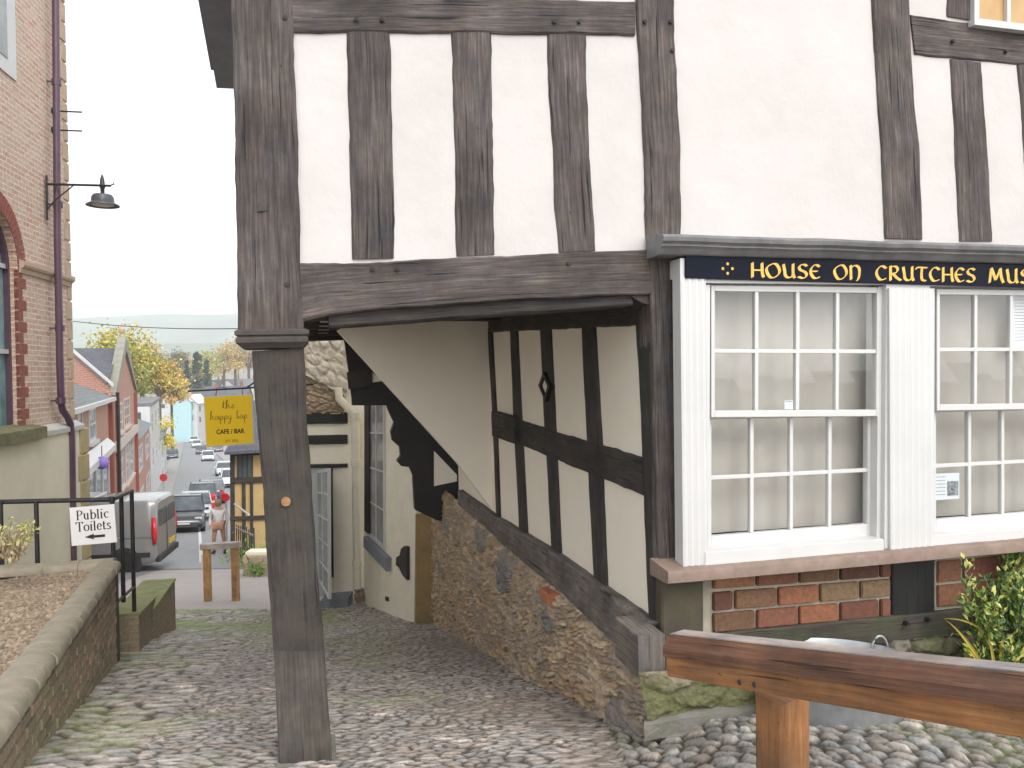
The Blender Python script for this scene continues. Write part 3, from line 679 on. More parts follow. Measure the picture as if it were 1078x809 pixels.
for wi, w in enumerate(WINS):
    wr = BM(); c4 = w['up']; l4 = w['lo']
    # box frame around the sashes
    x0 = c4[0][0]; x1 = c4[1][0]; 
    lt = (c4[0][0]-9, c4[0][1]-9); rt_ = (c4[1][0]+11, c4[1][1]-9)
    bl = (l4[3][0]-6, l4[3][1]+18); br = (c4[1][0]+9, l4[2][1]+17)
    bx = w['box']
    n = PB.n
    pprism(wr, [bx[0], (lt[0], bx[0][1]), (bl[0], bx[3][1]), bx[3]], PB, .03, .12)
    pprism(wr, [(rt_[0], bx[1][1]), bx[1], bx[2], (br[0], bx[2][1])], PB, .03, .12)
    pprism(wr, [(lt[0], bx[0][1]), (rt_[0], bx[1][1]), rt_, lt], PB, .028, .12)
    wf = obj('window', wr, m_white, H, label=('left' if wi == 0 else 'right')+' hand sixteen pane sash window painted white')
    bm = BM(); bb = [(bl[0], l4[3][1]+17), (br[0], l4[2][1]+16), (br[0], bx[2][1]+1), (bl[0], bx[3][1]+0)]
    a3, b3, c3, d3 = [PB.hit(*p, .05) for p in bb]; prism(bm, [a3, b3, c3, d3], -n*.14); bmesh.ops.bevel(bm, geom=list(bm.edges), offset=.004, segments=2, affect='EDGES'); obj('sill', bm, m_white, wf)
    # jamb reveals
    bm = BM()
    pprism(bm, [(c4[1][0]+3, c4[1][1]-7), (c4[1][0]+12, c4[1][1]-7), (c4[1][0]+10, l4[2][1]+22), (c4[1][0]+1, l4[2][1]+22)], PB, .0, .1); obj('jamb', bm, m_white, wf); bm = BM()
    pprism(bm, [(c4[0][0]-10, c4[0][1]-7), (c4[0][0]-4, c4[0][1]-7), (c4[3][0]-5, l4[3][1]+22), (c4[3][0]-11, l4[3][1]+22)], PB, .012, .1)
    obj('jamb', bm, m_white, wf)
    sash(wf, c4, 4, 2, -.012, .022, (.022, .035, .032, .036))
    sash(wf, l4, 4, 2, -.066, .022, (.03, .11, .03, .085))
    # net curtain with folds, behind
    a = PB.hit(*c4[0], -.16); c = PB.hit(*l4[2], -.16); 
    TLc = PB.hit(c4[0][0]-(12 if wi == 0 else 45), c4[0][1]-12, -.19); TRc = PB.hit(c4[1][0]-(9 if wi == 0 else -60), c4[1][1]-12, -.19); zb = PB.hit(*l4[2], -.19).z - .0
    m_ = 90; P = np.zeros((6, m_, 3))
    for i in range(6):
        for j in range(m_):
            s = j/(m_-1); q = TLc.lerp(TRc, s); z = TLc.z + (zb+.01-TLc.z)*i/5
            f = math.sin(s*21+2*math.sin(s*7+i*.12))*.006 + math.sin(s*61+1.3)*.0015
            P[i, j] = (q.x+n.x*f, q.y+n.y*f, z)
    gridmesh('curtain', P, m_curtain, parent=wf)
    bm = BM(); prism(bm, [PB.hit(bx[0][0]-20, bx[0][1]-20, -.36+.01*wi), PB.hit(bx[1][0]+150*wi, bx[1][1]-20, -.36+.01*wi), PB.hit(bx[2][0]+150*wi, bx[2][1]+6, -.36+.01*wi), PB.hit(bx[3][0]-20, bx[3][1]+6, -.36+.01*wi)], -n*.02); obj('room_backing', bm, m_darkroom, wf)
# reeded pilasters
def pilaster(px0, px1, yt0, yt1, yb0, yb1, k, off=.045):
    bm = BM(); a = PB.hit(px0, yt0, off); c = PB.hit(px1, yt1, off); zb0 = PB.hit(px0, yb0, off).z; zb1 = PB.hit(px1, yb1, off).z; zb_ = min(zb0, zb1)
    Wm = (c-a).length; n = PB.n; prof = [(0, -.09)]
    seg = Wm/k
    for i in range(k):
        prof += [(i*seg+.001, 0), (i*seg+.003, .0), (i*seg+seg*.35, .0045), (i*seg+seg*.65, .0045), (i*seg+seg*.8, -.003)]
    prof += [(Wm, 0), (Wm, -.09)]
    dx = (c-a).normalized()
    tl = (PB.hit(px0, yt0, off)-PB.hit(px0, yb0, off)); tl = Vector((tl.x, tl.y, tl.z))
    sweep(bm, [(a, dx, n), (Vector((a.x, a.y, zb_)), dx, n)], prof); return bm
obj('pilaster', pilaster(716, 743, 292, 293, 601, 599, 4, .04), m_white, H)
obj('pilaster', pilaster(936, 983, 303.5, 304.5, 582, 578, 7, .05), m_white, H)
bm = BM(); pprism(bm, [(716, 272), (745, 273), (745, 292), (716, 292)], PB, .035, .12); obj('pilaster_head', bm, m_white, H)
# brown timber sill under both windows
a = PF.hit(703, 604, .20); c = PF.hit(1078, 571, .20); dv = c-a
bm = BM(); prof = [(-.22, .03), (.0, .006), (.004, -.004), (.0, -.055), (-.01, -.06), (-.22, -.06)]
sweep(bm, [(a+dv*(i/24*1.9), PF.n, Z) for i in range(25)], prof, wob=.003); obj('window_sill', bm, simple('brown_oak_sill', (.27, .195, .155), (.19, .135, .105), 12, .75, .003, .6, 40), H, smooth='auto')
# plinth: board, brick infill, stud, bottom beam, bolts, footing
bm = BM(); beam(bm, [(697, 606), (697, 672)], [(741, 606), (741, 672)], PF, .07, .1, wob=.001); obj('plinth_board', bm, m_mossboard, H)
bm = BM(); pprism(bm, [(738, 600), (1300, 560), (1300, 665), (738, 700)], PF, .006, .1); obj('infill_backing', bm, m_mortar, H)
def bricks_px(c4, rows, cols, off, pal, par, nm='brick_infill', jit=.003, half0=0, gap=.019, th=.06, m=None):
    TL, TR, BR, BL = [PF.hit(*p, off) for p in c4]; bm = BM(); cl = bm.loops.layers.float_color.new('Col')
    Wm = (TR-TL).length; Hm = (BL-TL).length
    def P3(u, v): return TL*(1-u)*(1-v)+TR*u*(1-v)+BR*u*v+BL*(1-u)*v
    for r in range(rows):
        st = -.5 if (r+half0) % 2 else 0
        i = st
        while i < cols:
            u0 = max(0, i/cols); u1 = min(1, (i+1)/cols)
            if u1-u0 > .04:
                g = gap/2; U0 = u0+g/Wm; U1 = u1-g/Wm; V0 = r/rows+g/Hm; V1 = (r+1)/rows-g/Hm
                n0 = len(bm.faces); j = lambda: (random.random()-.5)*jit/Wm; jj = lambda: (random.random()-.5)*jit*1.2/Hm; o = PF.n*(random.random()*.006)
                nv = len(bm.verts)
                geo_before = set(bm.faces)
                prism(bm, [P3(U0+j(), V0+jj())+o, P3(U1+j(), V0+jj())+o, P3(U1+j(), V1+jj())+o, P3(U0+j(), V1+jj())+o], -PF.n*th)
                new = [f for f in bm.faces if f not in geo_before]
                es = list({e for f in new for e in f.edges}); res = bmesh.ops.bevel(bm, geom=es, offset=.005, segments=2, affect='EDGES')
                c_ = random.choice(pal); k = .8+.4*random.random(); c_ = (c_[0]*k, c_[1]*k, c_[2]*k, 1)
                for f in bm.faces:
                    if f not in geo_before:
                        for l in f.loops: l[cl] = c_
            i += 1
    obj(nm, bm, m or m_brickfg, par, smooth='auto')
PAL = [(.15, .06, .035), (.22, .088, .042), (.11, .045, .03), (.27, .125, .06), (.20, .13, .07), (.16, .085, .045)]
bricks_px([(750, 600), (939, 588), (939, 650), (750, 668)], 3, 4.3, .028, PAL, H)
bricks_px([(986, 590), (1200, 572), (1200, 620), (986, 641)], 2, 4.2, .018, [(.17, .06, .045), (.2, .09, .05)], H, half0=1)
bm = BM(); beam(bm, [(940, 590), (941, 652)], [(985, 586), (985, 648)], PF, .035, .1, wob=.002); obj('stud', bm, m_black, H, smooth='auto')
bm = BM(); beam(bm, [(741, 669), (940, 649), (1300, 617)], [(741, 712), (940, 690), (1300, 650)], PF, .045, .14, wob=.004); obj('bottom_beam', bm, timber('mossy_bottom_beam', (.035, .03, .022), (.065, .055, .04), (.10, .09, .06), moss=(.055, .06, .03)), H, smooth='auto')
for x, y in ((952, 655.5), (975, 651.5)):
    bm = BM(); c0 = PF.hit(x, y, .045); sweep(bm, [(c0, DF, Z), (c0+PF.n*.035, DF, Z)], circ(.014, 8)); obj('bolt', bm, m_iron, H)
# stone footing with mossy face
def rubble_strip(name, corners, off, m, n=(40, 90), amp=.02, pal=None, par=H, pl=PF, cell=(.16, .07), seed=5, colf=None):
    TL, TR, BR, BL = [pl.hit(*p, off) for p in corners]
    u = np.linspace(0, 1, n[1]); v = np.linspace(0, 1, n[0]); U, V = np.meshgrid(u, v)
    P = sum(np.array(q)[None, None, :]*w[..., None] for q, w in ((TL, (1-U)*(1-V)), (TR, U*(1-V)), (BR, U*V), (BL, (1-U)*V)))
    Lx = (TR-TL).length; Lz = (BL-TL).length
    A = U*Lx; B2 = V*Lz; wx = (fbm(A*5, B2*5, seed)-.5)*.12; wz = (fbm(A*5+7, B2*5, seed+1)-.5)*.08
    e, cx, cy = voro((A+wx)/cell[0], (B2+wz)/cell[1], seed); r1 = rnd2(cx, cy, 3); r2 = rnd2(cx, cy, 4); r3 = rnd2(cx, cy, 6)
    h = np.sqrt(sstep(0, .45, e))*amp*(.4+.9*r1) + (fbm(A*14, B2*22, seed+2)-.5)*amp*1.0 + (fbm(A*45, B2*60, seed+3)-.5)*amp*.35
    P = P + np.array(pl.n)[None, None, :]*h[..., None]
    jm = (1-sstep(.03, .3, e))[..., None]
    return P, A, B2, e, r1, r2, r3, jm, h
P, A, B2, e, r1, r2, r3, jm, h = rubble_strip('x', [(700, 703), (1220, 640), (1220, 745), (700, 775)], .07, None, (70, 420), .03)
c_ = np.stack([.17+.10*(r1-.5), .155+.09*(r1-.5), .115+.07*(r1-.5)], -1); gm = (sstep(.42, .58, fbm(A*5, B2*7, 77))*.7)[..., None]
c_ = c_*(1-jm*.6)*(1-gm)+np.array([.085, .10, .03])*gm
gridmesh('footing', P, m_rubble, np.clip(c_, .01, 1), H)
# mossy corner stones facing the camera
P, A, B2, e, r1, r2, r3, jm, h = rubble_strip('x', [(672, 707), (800, 697), (800, 752), (679, 757)], .19, None, (60, 140), .028, cell=(.3, .12), seed=9)
gm = (sstep(.28, .62, fbm(A*4, B2*9+2, 78)+.25*sstep(0, .25, B2)))[..., None]*.85
c_ = np.stack([.24+.08*(r1-.5), .205+.07*(r1-.5), .145+.05*(r1-.5)], -1)*(1-jm*.5); c_ = c_*(1-gm)+np.array([.105, .115, .04])*gm
gridmesh('corner_footing', P, m_rubble, np.clip(c_, .01, 1), H)
bm = BM(); prism(bm, [PF.hit(675, 710, .19), PF.hit(800, 698, .19), PF.hit(800, 698, 0), PF.hit(688, 708, 0)], -Z*.02); obj('footing_ledge', bm, m_mossstone, H)
bm = BM(); q = [PF.hit(678, 764, .235), PF.hit(740, 757, .25), PF.hit(812, 738, .24), PF.hit(812, 738, .0), PF.hit(684, 760, .0)]
zt = q[0].z; q = [Vector((p.x, p.y, zt+.012*i)) for i, p in enumerate(q)]
prism(bm, q, -Z*.085); bmesh.ops.subdivide_edges(bm, edges=list(bm.edges), cuts=3)
for v_ in bm.verts: v_.co += mnoise.noise_vector(v_.co*9)*.012
obj('kerb_slab', bm, m_slab, H)

# ---- rubble stone base of the passage wall, battered and bulging
def stone_base():
    s0, s1 = -.06, 8.05; nS, nV = 620, 210
    s = np.concatenate([np.linspace(s0, 3.2, 420, endpoint=False), np.linspace(3.2, s1, 200)]); v = np.linspace(0, 1, nV)
    Sg, Vg = np.meshgrid(s, v)
    # heights of top edge (sill underside) along s, and of the ground
    tops = [(482, 530), (535, 580), (590, 626), (664, 696)]; ts = []; tz = []
    for x, y in tops:
        p = PP.hit(x, y, .05); ts.append((p-F0).dot(WD)); tz.append(p.z)
    o = np.argsort(ts); ts = np.array(ts)[o]; tz = np.array(tz)[o]
    top = np.interp(Sg, ts, tz); top = np.where(Sg > 6.2, np.interp(Sg, [6.2, 6.9, 8.05], [tz[-1], tz[-1]-.03, tz[-1]-.08]), top)+.02
    yy = F0.y + WD.y*Sg; g = np.interp(yy, YKx, YKz)-.06
    Zg = top*(1-Vg)+g*Vg; hh = top-Zg
    wx = (fbm(Sg*3, Zg*3, 5)-.5)*.35; wz = (fbm(Sg*3+7, Zg*3, 6)-.5)*.22
    e, cx, cy = voro((Sg+wx)/.19, (Zg+wz+.18*Sg)/.036, 8, .95); e2, dx, dy = voro((Sg+wx)/.46+3.3, (Zg+wz)/.21, 12, 1.0)
    bigm = (rnd2(dx, dy, 9) > .86) & (e2 > .12)
    e = np.where(bigm, e2, e); cx = np.where(bigm, dx+900, cx); cy = np.where(bigm, dy, cy)
    r1 = rnd2(cx, cy, 3); r2 = rnd2(cx, cy, 4); r3 = rnd2(cx, cy, 6)
    lay = vnoise(Sg*5+wx*6, Zg*46, 31)
    h = np.sqrt(sstep(0, .4, e))*(.010+.026*r1) + (fbm(Sg*9, Zg*26, 7)-.5)*.035 + (lay-.5)*.018 + (fbm(Sg*40, Zg*70, 13)-.5)*.016
    h = np.where(bigm, h+.018, h)
    batter = .05 + .10*np.clip(hh, 0, 1.2)**1.3*sstep(4.5, 0, Sg) + .03*np.clip(hh, 0, 1.4) + .05*(fbm(Sg*1.2, Zg*1.5, 14)-.5)
    off = batter + h - .035*sstep(.1, 0, hh)
    P = np.stack([F0.x+WD.x*Sg+PP.n.x*off, F0.y+WD.y*Sg+PP.n.y*off, Zg], -1)
    buff = np.stack([.44+.17*(r1-.5), .345+.15*(r1-.5), .235+.11*(r1-.5)], -1)
    c = np.where((r2 > .74)[..., None], buff*np.array([.78, .80, .90]), buff); c = np.where((r2 < .16)[..., None], buff*np.array([1.05, .93, .80]), c)
    c = np.where((bigm & (r3 > .45))[..., None], np.stack([.24+0*r1, .215+0*r1, .19+0*r1], -1), c)
    jm = (1-sstep(.02, .22, e))[..., None]; earth = np.array([.31, .225, .14])
    c = c*(1-jm*.75)+earth*jm*.75; c = c*(.72+.55*fbm(Sg*7, Zg*24, 15)[..., None])
    c = np.where((h < -.002)[..., None], c*.55, c)  # low spots painted darker, cavity shade put into the stone colour
    grim = sstep(.55, .75, fbm(Sg*1.8, Zg*2.2, 16))[..., None]; c = c*(1-.35*grim)+np.array([.32, .28, .24])*.35*grim
    # the single orange brick let into the rubble, and two slate stones
    pb = PP.hit(575, 627, .1); sb = (pb-F0).dot(WD)
    bm = BM(); b0 = F0+WD*sb+PP.n*.125; b0.z = pb.z; bar(bm, b0-WD*.10-PP.n*.05, b0+WD*.10-PP.n*.05, .10, .075, r=.012, n=4, wob=.006, seed=8); obj('orange_brick', bm, simple('orange_brick', (.46, .15, .07), (.36, .12, .06), 20, .9, .006, .8, 60), H, smooth='auto')
    for (x, y, a_, b_) in ((530, 608, .22, .13), (577, 654, .12, .085)):
        pb = PP.hit(x, y, .1); sb = (pb-F0).dot(WD); mk = ((Sg-sb)/a_)**2+((Zg-pb.z)/b_)**2 < 1
        c[mk] = c[mk]*.25+np.array([.15, .155, .17])*.75
        P[mk] += np.array(PP.n)*.03
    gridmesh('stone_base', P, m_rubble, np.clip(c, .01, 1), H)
    # its short return towards the camera
    pe = P[:, 0, :]; Q = np.stack([pe*(1-k)+(pe*0+np.stack([np.full(nV, F0.x+.02), np.full(nV, F0.y-.06), pe[:, 2]], -1))*k for k in np.linspace(0, 1, 8)], 1)
    gridmesh('stone_return', Q, m_rubble, np.tile(np.array([.24, .19, .12]), (nV, 8, 1)), H)
stone_base()
# ================================================================== LETTERING
def smooth_pts(pts, k=6):
    if len(pts) < 3: return [tuple(p) for p in pts]
    P = [pts[0]]+list(pts)+[pts[-1]]; out = []
    for i in range(1, len(P)-2):
        for j in range(k):
            t = j/k; q = []
            for d in (0, 1):
                a, b_, c, d_ = (P[i-1][d], P[i][d], P[i+1][d], P[i+2][d])
                q.append(.5*((2*b_)+(-a+c)*t+(2*a-5*b_+4*c-d_)*t*t+(-a+3*b_-3*c+d_)*t**3))
            out.append(tuple(q))
    out.append(tuple(pts[-1])); return out
# strokes in a box one unit high; width first
UNC = {'H': (.82, [[(.12, 1), (.12, 0)], [(.12, .5), (.70, .5)], [(.70, 1), (.72, .3), (.80, .02)]]),
 'O': (1.0, [[(.5, .98), (.16, .75), (.1, .45), (.3, .06), (.55, .02), (.85, .28), (.88, .6), (.7, .93), (.5, .98)]]),
 'U': (.86, [[(.08, .95), (.16, .5), (.2, .18), (.4, .03), (.62, .16), (.68, .4)], [(.68, 1), (.68, .3), (.78, .02)]]),
 'S': (.7, [[(.62, .86), (.42, .98), (.15, .84), (.2, .6), (.5, .45), (.6, .2), (.38, .02), (.08, .12)]]),
 'E': (.74, [[(.66, .84), (.4, .98), (.13, .7), (.12, .35), (.35, .03), (.68, .14)], [(.14, .52), (.52, .52)]]),
 'n': (.86, [[(.12, .98), (.14, 0)], [(.14, .8), (.42, .98), (.68, .8), (.7, .4), (.62, .05), (.5, -.08)]]),
 'C': (.82, [[(.74, .82), (.45, .98), (.16, .72), (.12, .38), (.36, .03), (.74, .14)]]),
 'R': (.84, [[(.14, 1), (.14, 0)], [(.14, .92), (.45, .98), (.62, .78), (.5, .55), (.2, .48)], [(.3, .48), (.55, .2), (.82, .02)]]),
 'T': (.8, [[(.04, .82), (.12, .95), (.76, .93)], [(.42, .93), (.38, .5), (.42, .12), (.66, .02)]]),
 'M': (1.1, [[(.1, 0), (.16, .5), (.22, 1)], [(.22, 1), (.36, .6), (.5, .2)], [(.5, .2), (.66, .6), (.8, 1)], [(.8, 1), (.86, .4), (1.0, .02)]])}
SER = {'P': (.66, [[(.16, 1), (.16, 0)], [(.16, .97), (.42, .98), (.6, .78), (.45, .52), (.18, .48)], [(.02, .02), (.3, .02)], [(.02, .98), (.2, .98)]]),
 'u': (.62, [[(.14, .66), (.14, .2), (.28, .02), (.44, .12), (.46, .2)], [(.46, .68), (.46, 0)], [(.46, .02), (.6, .02)], [(.02, .66), (.16, .66)], [(.36, .66), (.48, .66)]]),
 'b': (.62, [[(.14, 1), (.14, 0)], [(.14, .5), (.34, .68), (.54, .5), (.54, .2), (.34, .01), (.14, .12)], [(.02, .99), (.16, .99)]]),
 'l': (.3, [[(.15, 1), (.15, 0)], [(.02, .99), (.16, .99)], [(.02, .02), (.28, .02)]]),
 'i': (.3, [[(.15, .68), (.15, 0)], [(.02, .67), (.16, .67)], [(.02, .02), (.28, .02)], [(.10, .9), (.2, .9), (.2, .96), (.1, .96)]]),
 'c': (.52, [[(.46, .54), (.36, .66), (.16, .56), (.1, .3), (.24, .03), (.46, .12)]]),
 'T': (.74, [[(.38, .98), (.38, 0)], [(.04, .97), (.72, .97)], [(.05, .98), (.05, .8)], [(.71, .98), (.71, .8)], [(.24, .02), (.52, .02)]]),
 'o': (.6, [[(.3, .67), (.1, .5), (.1, .18), (.3, .01), (.52, .18), (.52, .5), (.3, .67)]]),
 'e': (.54, [[(.1, .37), (.46, .38), (.42, .6), (.26, .67), (.1, .45), (.12, .15), (.28, .02), (.47, .13)]]),
 't': (.4, [[(.16, .88), (.16, .15), (.26, .02), (.38, .1)], [(.02, .66), (.36, .66)]]),
 's': (.46, [[(.38, .56), (.24, .67), (.09, .55), (.16, .4), (.32, .3), (.38, .12), (.22, .01), (.06, .12)]])}
def letters(bm, text, font, o, xa, ya, n, h, nib=.17, ang=30, sp=.04, fit=None, space=.5, thin=.05):
    xs = 0; w = sum((font[c][0]+sp if c != ' ' else space) for c in text)*h
    kx = (fit/w) if fit else 1
    a = math.radians(ang); nv = (math.cos(a)*nib/2, math.sin(a)*nib/2); n2 = (-math.sin(a)*thin/2, math.cos(a)*thin/2); lay = 0
    for c in text:
        if c == ' ': xs += space*h; continue
        wd, st = font[c]
        for s in st:
            pts = smooth_pts(s)
            for k, (dx, dy) in enumerate((nv, n2)):
                lay += 1; z = .0006 + (lay % 9)*.00012; prev = None
                for (x, y) in pts:
                    q = [bm.verts.new(o + xa*((xs+(x+e*dx)*h)*kx) + ya*((y+e*dy)*h) + n*z) for e in (-1, 1)]
                    if prev and ((q[0].co-prev[0].co).length > 1e-6): bm.faces.new((prev[0], q[0], q[1], prev[1]))
                    prev = q
        xs += (wd+sp)*h
def textmesh(name, s, o, xa, ya, size, m, parent, align='CENTER', bold=0):
    c = bpy.data.curves.new('t', 'FONT'); c.body = s; c.size = size; c.align_x = align; c.extrude = .0004; c.offset = bold
    t_ = bpy.data.objects.new('t', c); COL.objects.link(t_); dg = bpy.context.evaluated_depsgraph_get(); me = bpy.data.meshes.new_from_object(t_.evaluated_get(dg))
    bpy.data.objects.remove(t_); za = xa.cross(ya)
    Mx = Matrix(((xa.x, ya.x, za.x, o.x), (xa.y, ya.y, za.y, o.y), (xa.z, ya.z, za.z, o.z), (0, 0, 0, 1)))
    me.transform(Matrix.Translation(-ORG[parent.name]) @ Mx); me.name = name; me.materials.clear(); return link(name, me, m, parent)

# ---- museum fascia
so_ = PF.hit(722, 273, .15)
T = thing('fascia_sign', so_, 'long black fascia board with gold uncial lettering under the lead roof over the sash windows', 'sign')
bm = BM(); pprism(bm, [(722, 269), (1130, 281), (1130, 304), (722, 293)], PF, .150, .02); obj('board', bm, m_navy, T)
bm = BM()
for txt, x0, x1 in (('HOUSE', 790, 865), ('On', 877, 908), ('CRUTCHES', 921, 1028), ('MUSEUM', 1040, 1130)):
    ln = lambda x: 292.2+(x-790)*(297.6-292.2)/(1028-790)
    a = PF.hit(x0, ln(x0), .151); c = PF.hit(x1, ln(x1), .151); hh = abs(PF.hit(x0, ln(x0)-15.5, .151).z-a.z)
    bm = BM(); letters(bm, txt, UNC, a, (c-a).normalized(), Z, PF.n, hh, fit=(c-a).length, sp=.06, nib=.2, thin=.07); obj('gold_word', bm, m_gold, T)
bm = BM()
for dx, dy in ((-5, 0), (5, 0), (0, -5), (0, 5)):
    c0 = PF.hit(766+dx, 283+dy, .151); vs = [bm.verts.new(c0+DF*math.cos(k)*.008+Z*math.sin(k)*.008+PF.n*.0006) for k in [i*math.pi/5 for i in range(10)]]; bm.faces.new(vs)
obj('gold_ornament', bm, m_gold, T)
# ---- notices inside the glass
def notice(px4, lbl, lines, pic=False, off=-.085):
    n_ = PB.n; TL, TR, BR, BL = [PB.hit(*p, off) for p in px4]
    T = thing('notice', TL, lbl, 'notice'); bm = BM(); prism(bm, [TL, TR, BR, BL], -n_*.001); obj('sheet', bm, m_paper, T)
    bm = BM()
    for k in range(lines):
        v0 = .12+.8*k/lines; u1 = .45 if pic else .6+.35*random.random()
        q = [TL.lerp(TR, .07)+(BL-TL)*v0, TL.lerp(TR, u1)+(BL-TL)*v0]
        prism(bm, [q[0]+n_*.001, q[1]+n_*.001, q[1]+n_*.001-Z*.003, q[0]+n_*.001-Z*.003], -n_*.0005)
    obj('print', bm, m_ink, T)
    if pic:
        bm = BM(); prism(bm, [TL.lerp(TR, .52)+(BL-TL)*.3+n_*.0012, TL.lerp(TR, .95)+(BL-TL)*.3+n_*.0012, TL.lerp(TR, .95)+(BL-TL)*.85+n_*.0012, TL.lerp(TR, .52)+(BL-TL)*.85+n_*.0012], -n_*.0005)
        obj('picture', bm, simple('photo_print', (.04, .05, .07), (.4, .42, .45), 55, .5, 0), T)
notice([(983, 499), (1010, 498), (1010, 525), (983, 527)], 'small white card with a dark picture low in the right hand window', 6, True)
notice([(1066, 309), (1092, 309), (1092, 366), (1066, 366)], 'tall white sheet of small print high in the right hand window', 14)
notice([(826, 422), (835, 421.5), (835, 431), (826, 431)], 'tiny cream card propped on the meeting rail of the left hand window', 1, off=-.02)

# ---- upper window at top right
UW = thing('upper_window', PF.hit(1028, 24, .02), 'white framed upper window with amber panes at the top right corner above the beam', 'window')
bm = BM(); pprism(bm, [(1026, 19), (1200, 40), (1200, 47), (1026, 26)], PF, .045, .1); obj('sill', bm, m_white, UW)
bm = BM(); pprism(bm, [(1026, -80), (1031, -80), (1031, 19), (1026, 19)], PF, .03, .08); pprism(bm, [(1060.5, -80), (1064, -80), (1064, 23), (1060.5, 23)], PF, .02, .06); pprism(bm, [(1096, -80), (1100, -80), (1100, 28), (1096, 28)], PF, .02, .06)
obj('frame', bm, m_white, UW); bm = BM(); pprism(bm, [(1031, -80), (1100, -80), (1100, 29), (1031, 20)], PF, -.005, .01); obj('pane', bm, simple('amber_blind', (.42, .25, .09), (.5, .32, .14), 5, .4, 0), UW)

# ================================================================== FOREGROUND RAIL, TUB, PLANTS
P0 = at(699, 690, 2.72); P1 = at(1078, 744, 1.75); dv = P1-P0; P1e = P0+dv*1.5; d = dv.normalized()
RL = thing('wooden_barrier', at(829, 809, 2.3), 'varnished hardwood handrail with worn grey top in the right foreground in front of the tub', 'handrail')
def alongrail(t): return P0+dv*t
capw = .105
xa = d.cross(Z).normalized(); ya = xa.cross(d).normalized()
# front lower edge of the cap is the traced line; the cap body lies behind it
prof = [(.0, .0), (.006, -.004), (.006, .028), (.0, .034), (-.012, .062), (-.022, .068), (-capw, .070), (-capw-.012, .06), (-capw-.014, .0)]
prof = [(x, y) for x, y in prof]
if xa.y > 0: xa = -xa; prof = prof
def pr(pts): return pts
bm = BM(); sweep(bm, [(P0+(P1e-P0)*(i/40), xa, Z) for i in range(41)], prof, wob=.0012, u0=3); obj('cap', bm, m_railtop, RL, smooth='auto')
bm = BM(); pt = [(-.026, .0725), (-.03, .0715), (-.095, .0725), (-.1, .0705), (-.1, .0685), (-.026, .0685)]; sweep(bm, [(P0+dv*.003+(P1e-P0)*(i/40), xa, Z) for i in range(41)], pt, wob=.0008, u0=9); obj('worn_top', bm, m_railcap, RL)
bm = BM(); pb_ = [(-.012, -.034), (-.010, -.036), (-.008, -.085), (-.014, -.132), (-.022, -.136), (-.075, -.136), (-.08, -.034)]
pb_ = [(x, (y+.034)*.78-.001) for x, y in pb_]
sweep(bm, [(P0+dv*.002+(P1e-P0)*(i/40), xa, Z) for i in range(41)], pb_, wob=.0012, u0=21); obj('rail', bm, m_rail, RL, smooth='auto')
t_ = .36; pc_ = alongrail(t_)-Z*.1; gp = gz(pc_.y)
def posttop(): pass
bm = BM(); pt0 = at(829, 741, alongrail(.33).y+.02); hdir = Vector((d.x, d.y, 0)).normalized()
bar(bm, Vector((pt0.x, pt0.y+.05, gz(pt0.y)-.1)), Vector((pt0.x, pt0.y+.05, pt0.z+.01)), .105, .14, upv=Vector((hdir.y, -hdir.x, 0)), r=.007, n=14, wob=.002, seed=5); obj('post', bm, m_rail, RL, smooth='auto')
bm = BM(); c2 = alongrail(1.35); bar(bm, Vector((c2.x, c2.y+.05, gz(c2.y)-.1)), Vector((c2.x, c2.y+.05, c2.z-.1)), .105, .14, upv=Vector((hdir.y, -hdir.x, 0)), r=.007, n=8); obj('post', bm, m_softwood, RL)
for k, tt in enumerate((.285, .335)):
    bm = BM(); c0 = alongrail(tt)-Z*.055+xa*(-.012); lathe(bm, c0, [(.0105, 0), (.009, .004), (.003, .004)], 10, M=Matrix.Rotation(math.pi/2, 4, 'X') ); obj('bolt', bm, m_iron, RL)

# galvanised oval tub standing by the wall
tc = at(874, 765, 4.08); tc = Vector((tc.x, tc.y, gz(tc.y)+.075))
TB = thing('tin_bath', tc, 'oval galvanised tin bath on the cobbles behind the wooden handrail', 'tub')
bm = BM(); A_, B_ = .42, .31; hz = .36; rows = []
for r, z in ((.80, 0), (.84, .0), (.86, .02), (.93, .16), (1.0, hz-.01), (1.03, hz), (1.03, hz+.014), (1.0, hz+.016), (.97, hz), (.90, .16), (.82, .03), (.78, .02)):
    rows.append([bm.verts.new(tc+Vector((A_*r*math.cos(k*math.pi/20), B_*r*math.sin(k*math.pi/20), z))) for k in range(40)])
for i in range(len(rows)-1):
    for k in range(40): bm.faces.new((rows[i][k], rows[i][(k+1) % 40], rows[i+1][(k+1) % 40], rows[i+1][k]))
bm.faces.new(rows[0][::-1]); bm.faces.new(rows[-1]); obj('tub_body', bm, m_zinc, TB, smooth='auto')
for a in (.62, math.pi+.5):
    c0 = tc+Vector((A_*1.02*math.cos(a), B_*1.02*math.sin(a), hz-.01)); tg = Vector((-math.sin(a), math.cos(a), 0)).normalized(); tg = Vector((1, .2, 0)).normalized() if a < 1 else tg
    bm = BM(); tube(bm, [c0+tg*(.05*math.cos(q))+Z*(.075*math.sin(q)) for q in [i*math.pi/12 for i in range(13)]], .0065); obj('handle', bm, m_zinc, TB, smooth=True)

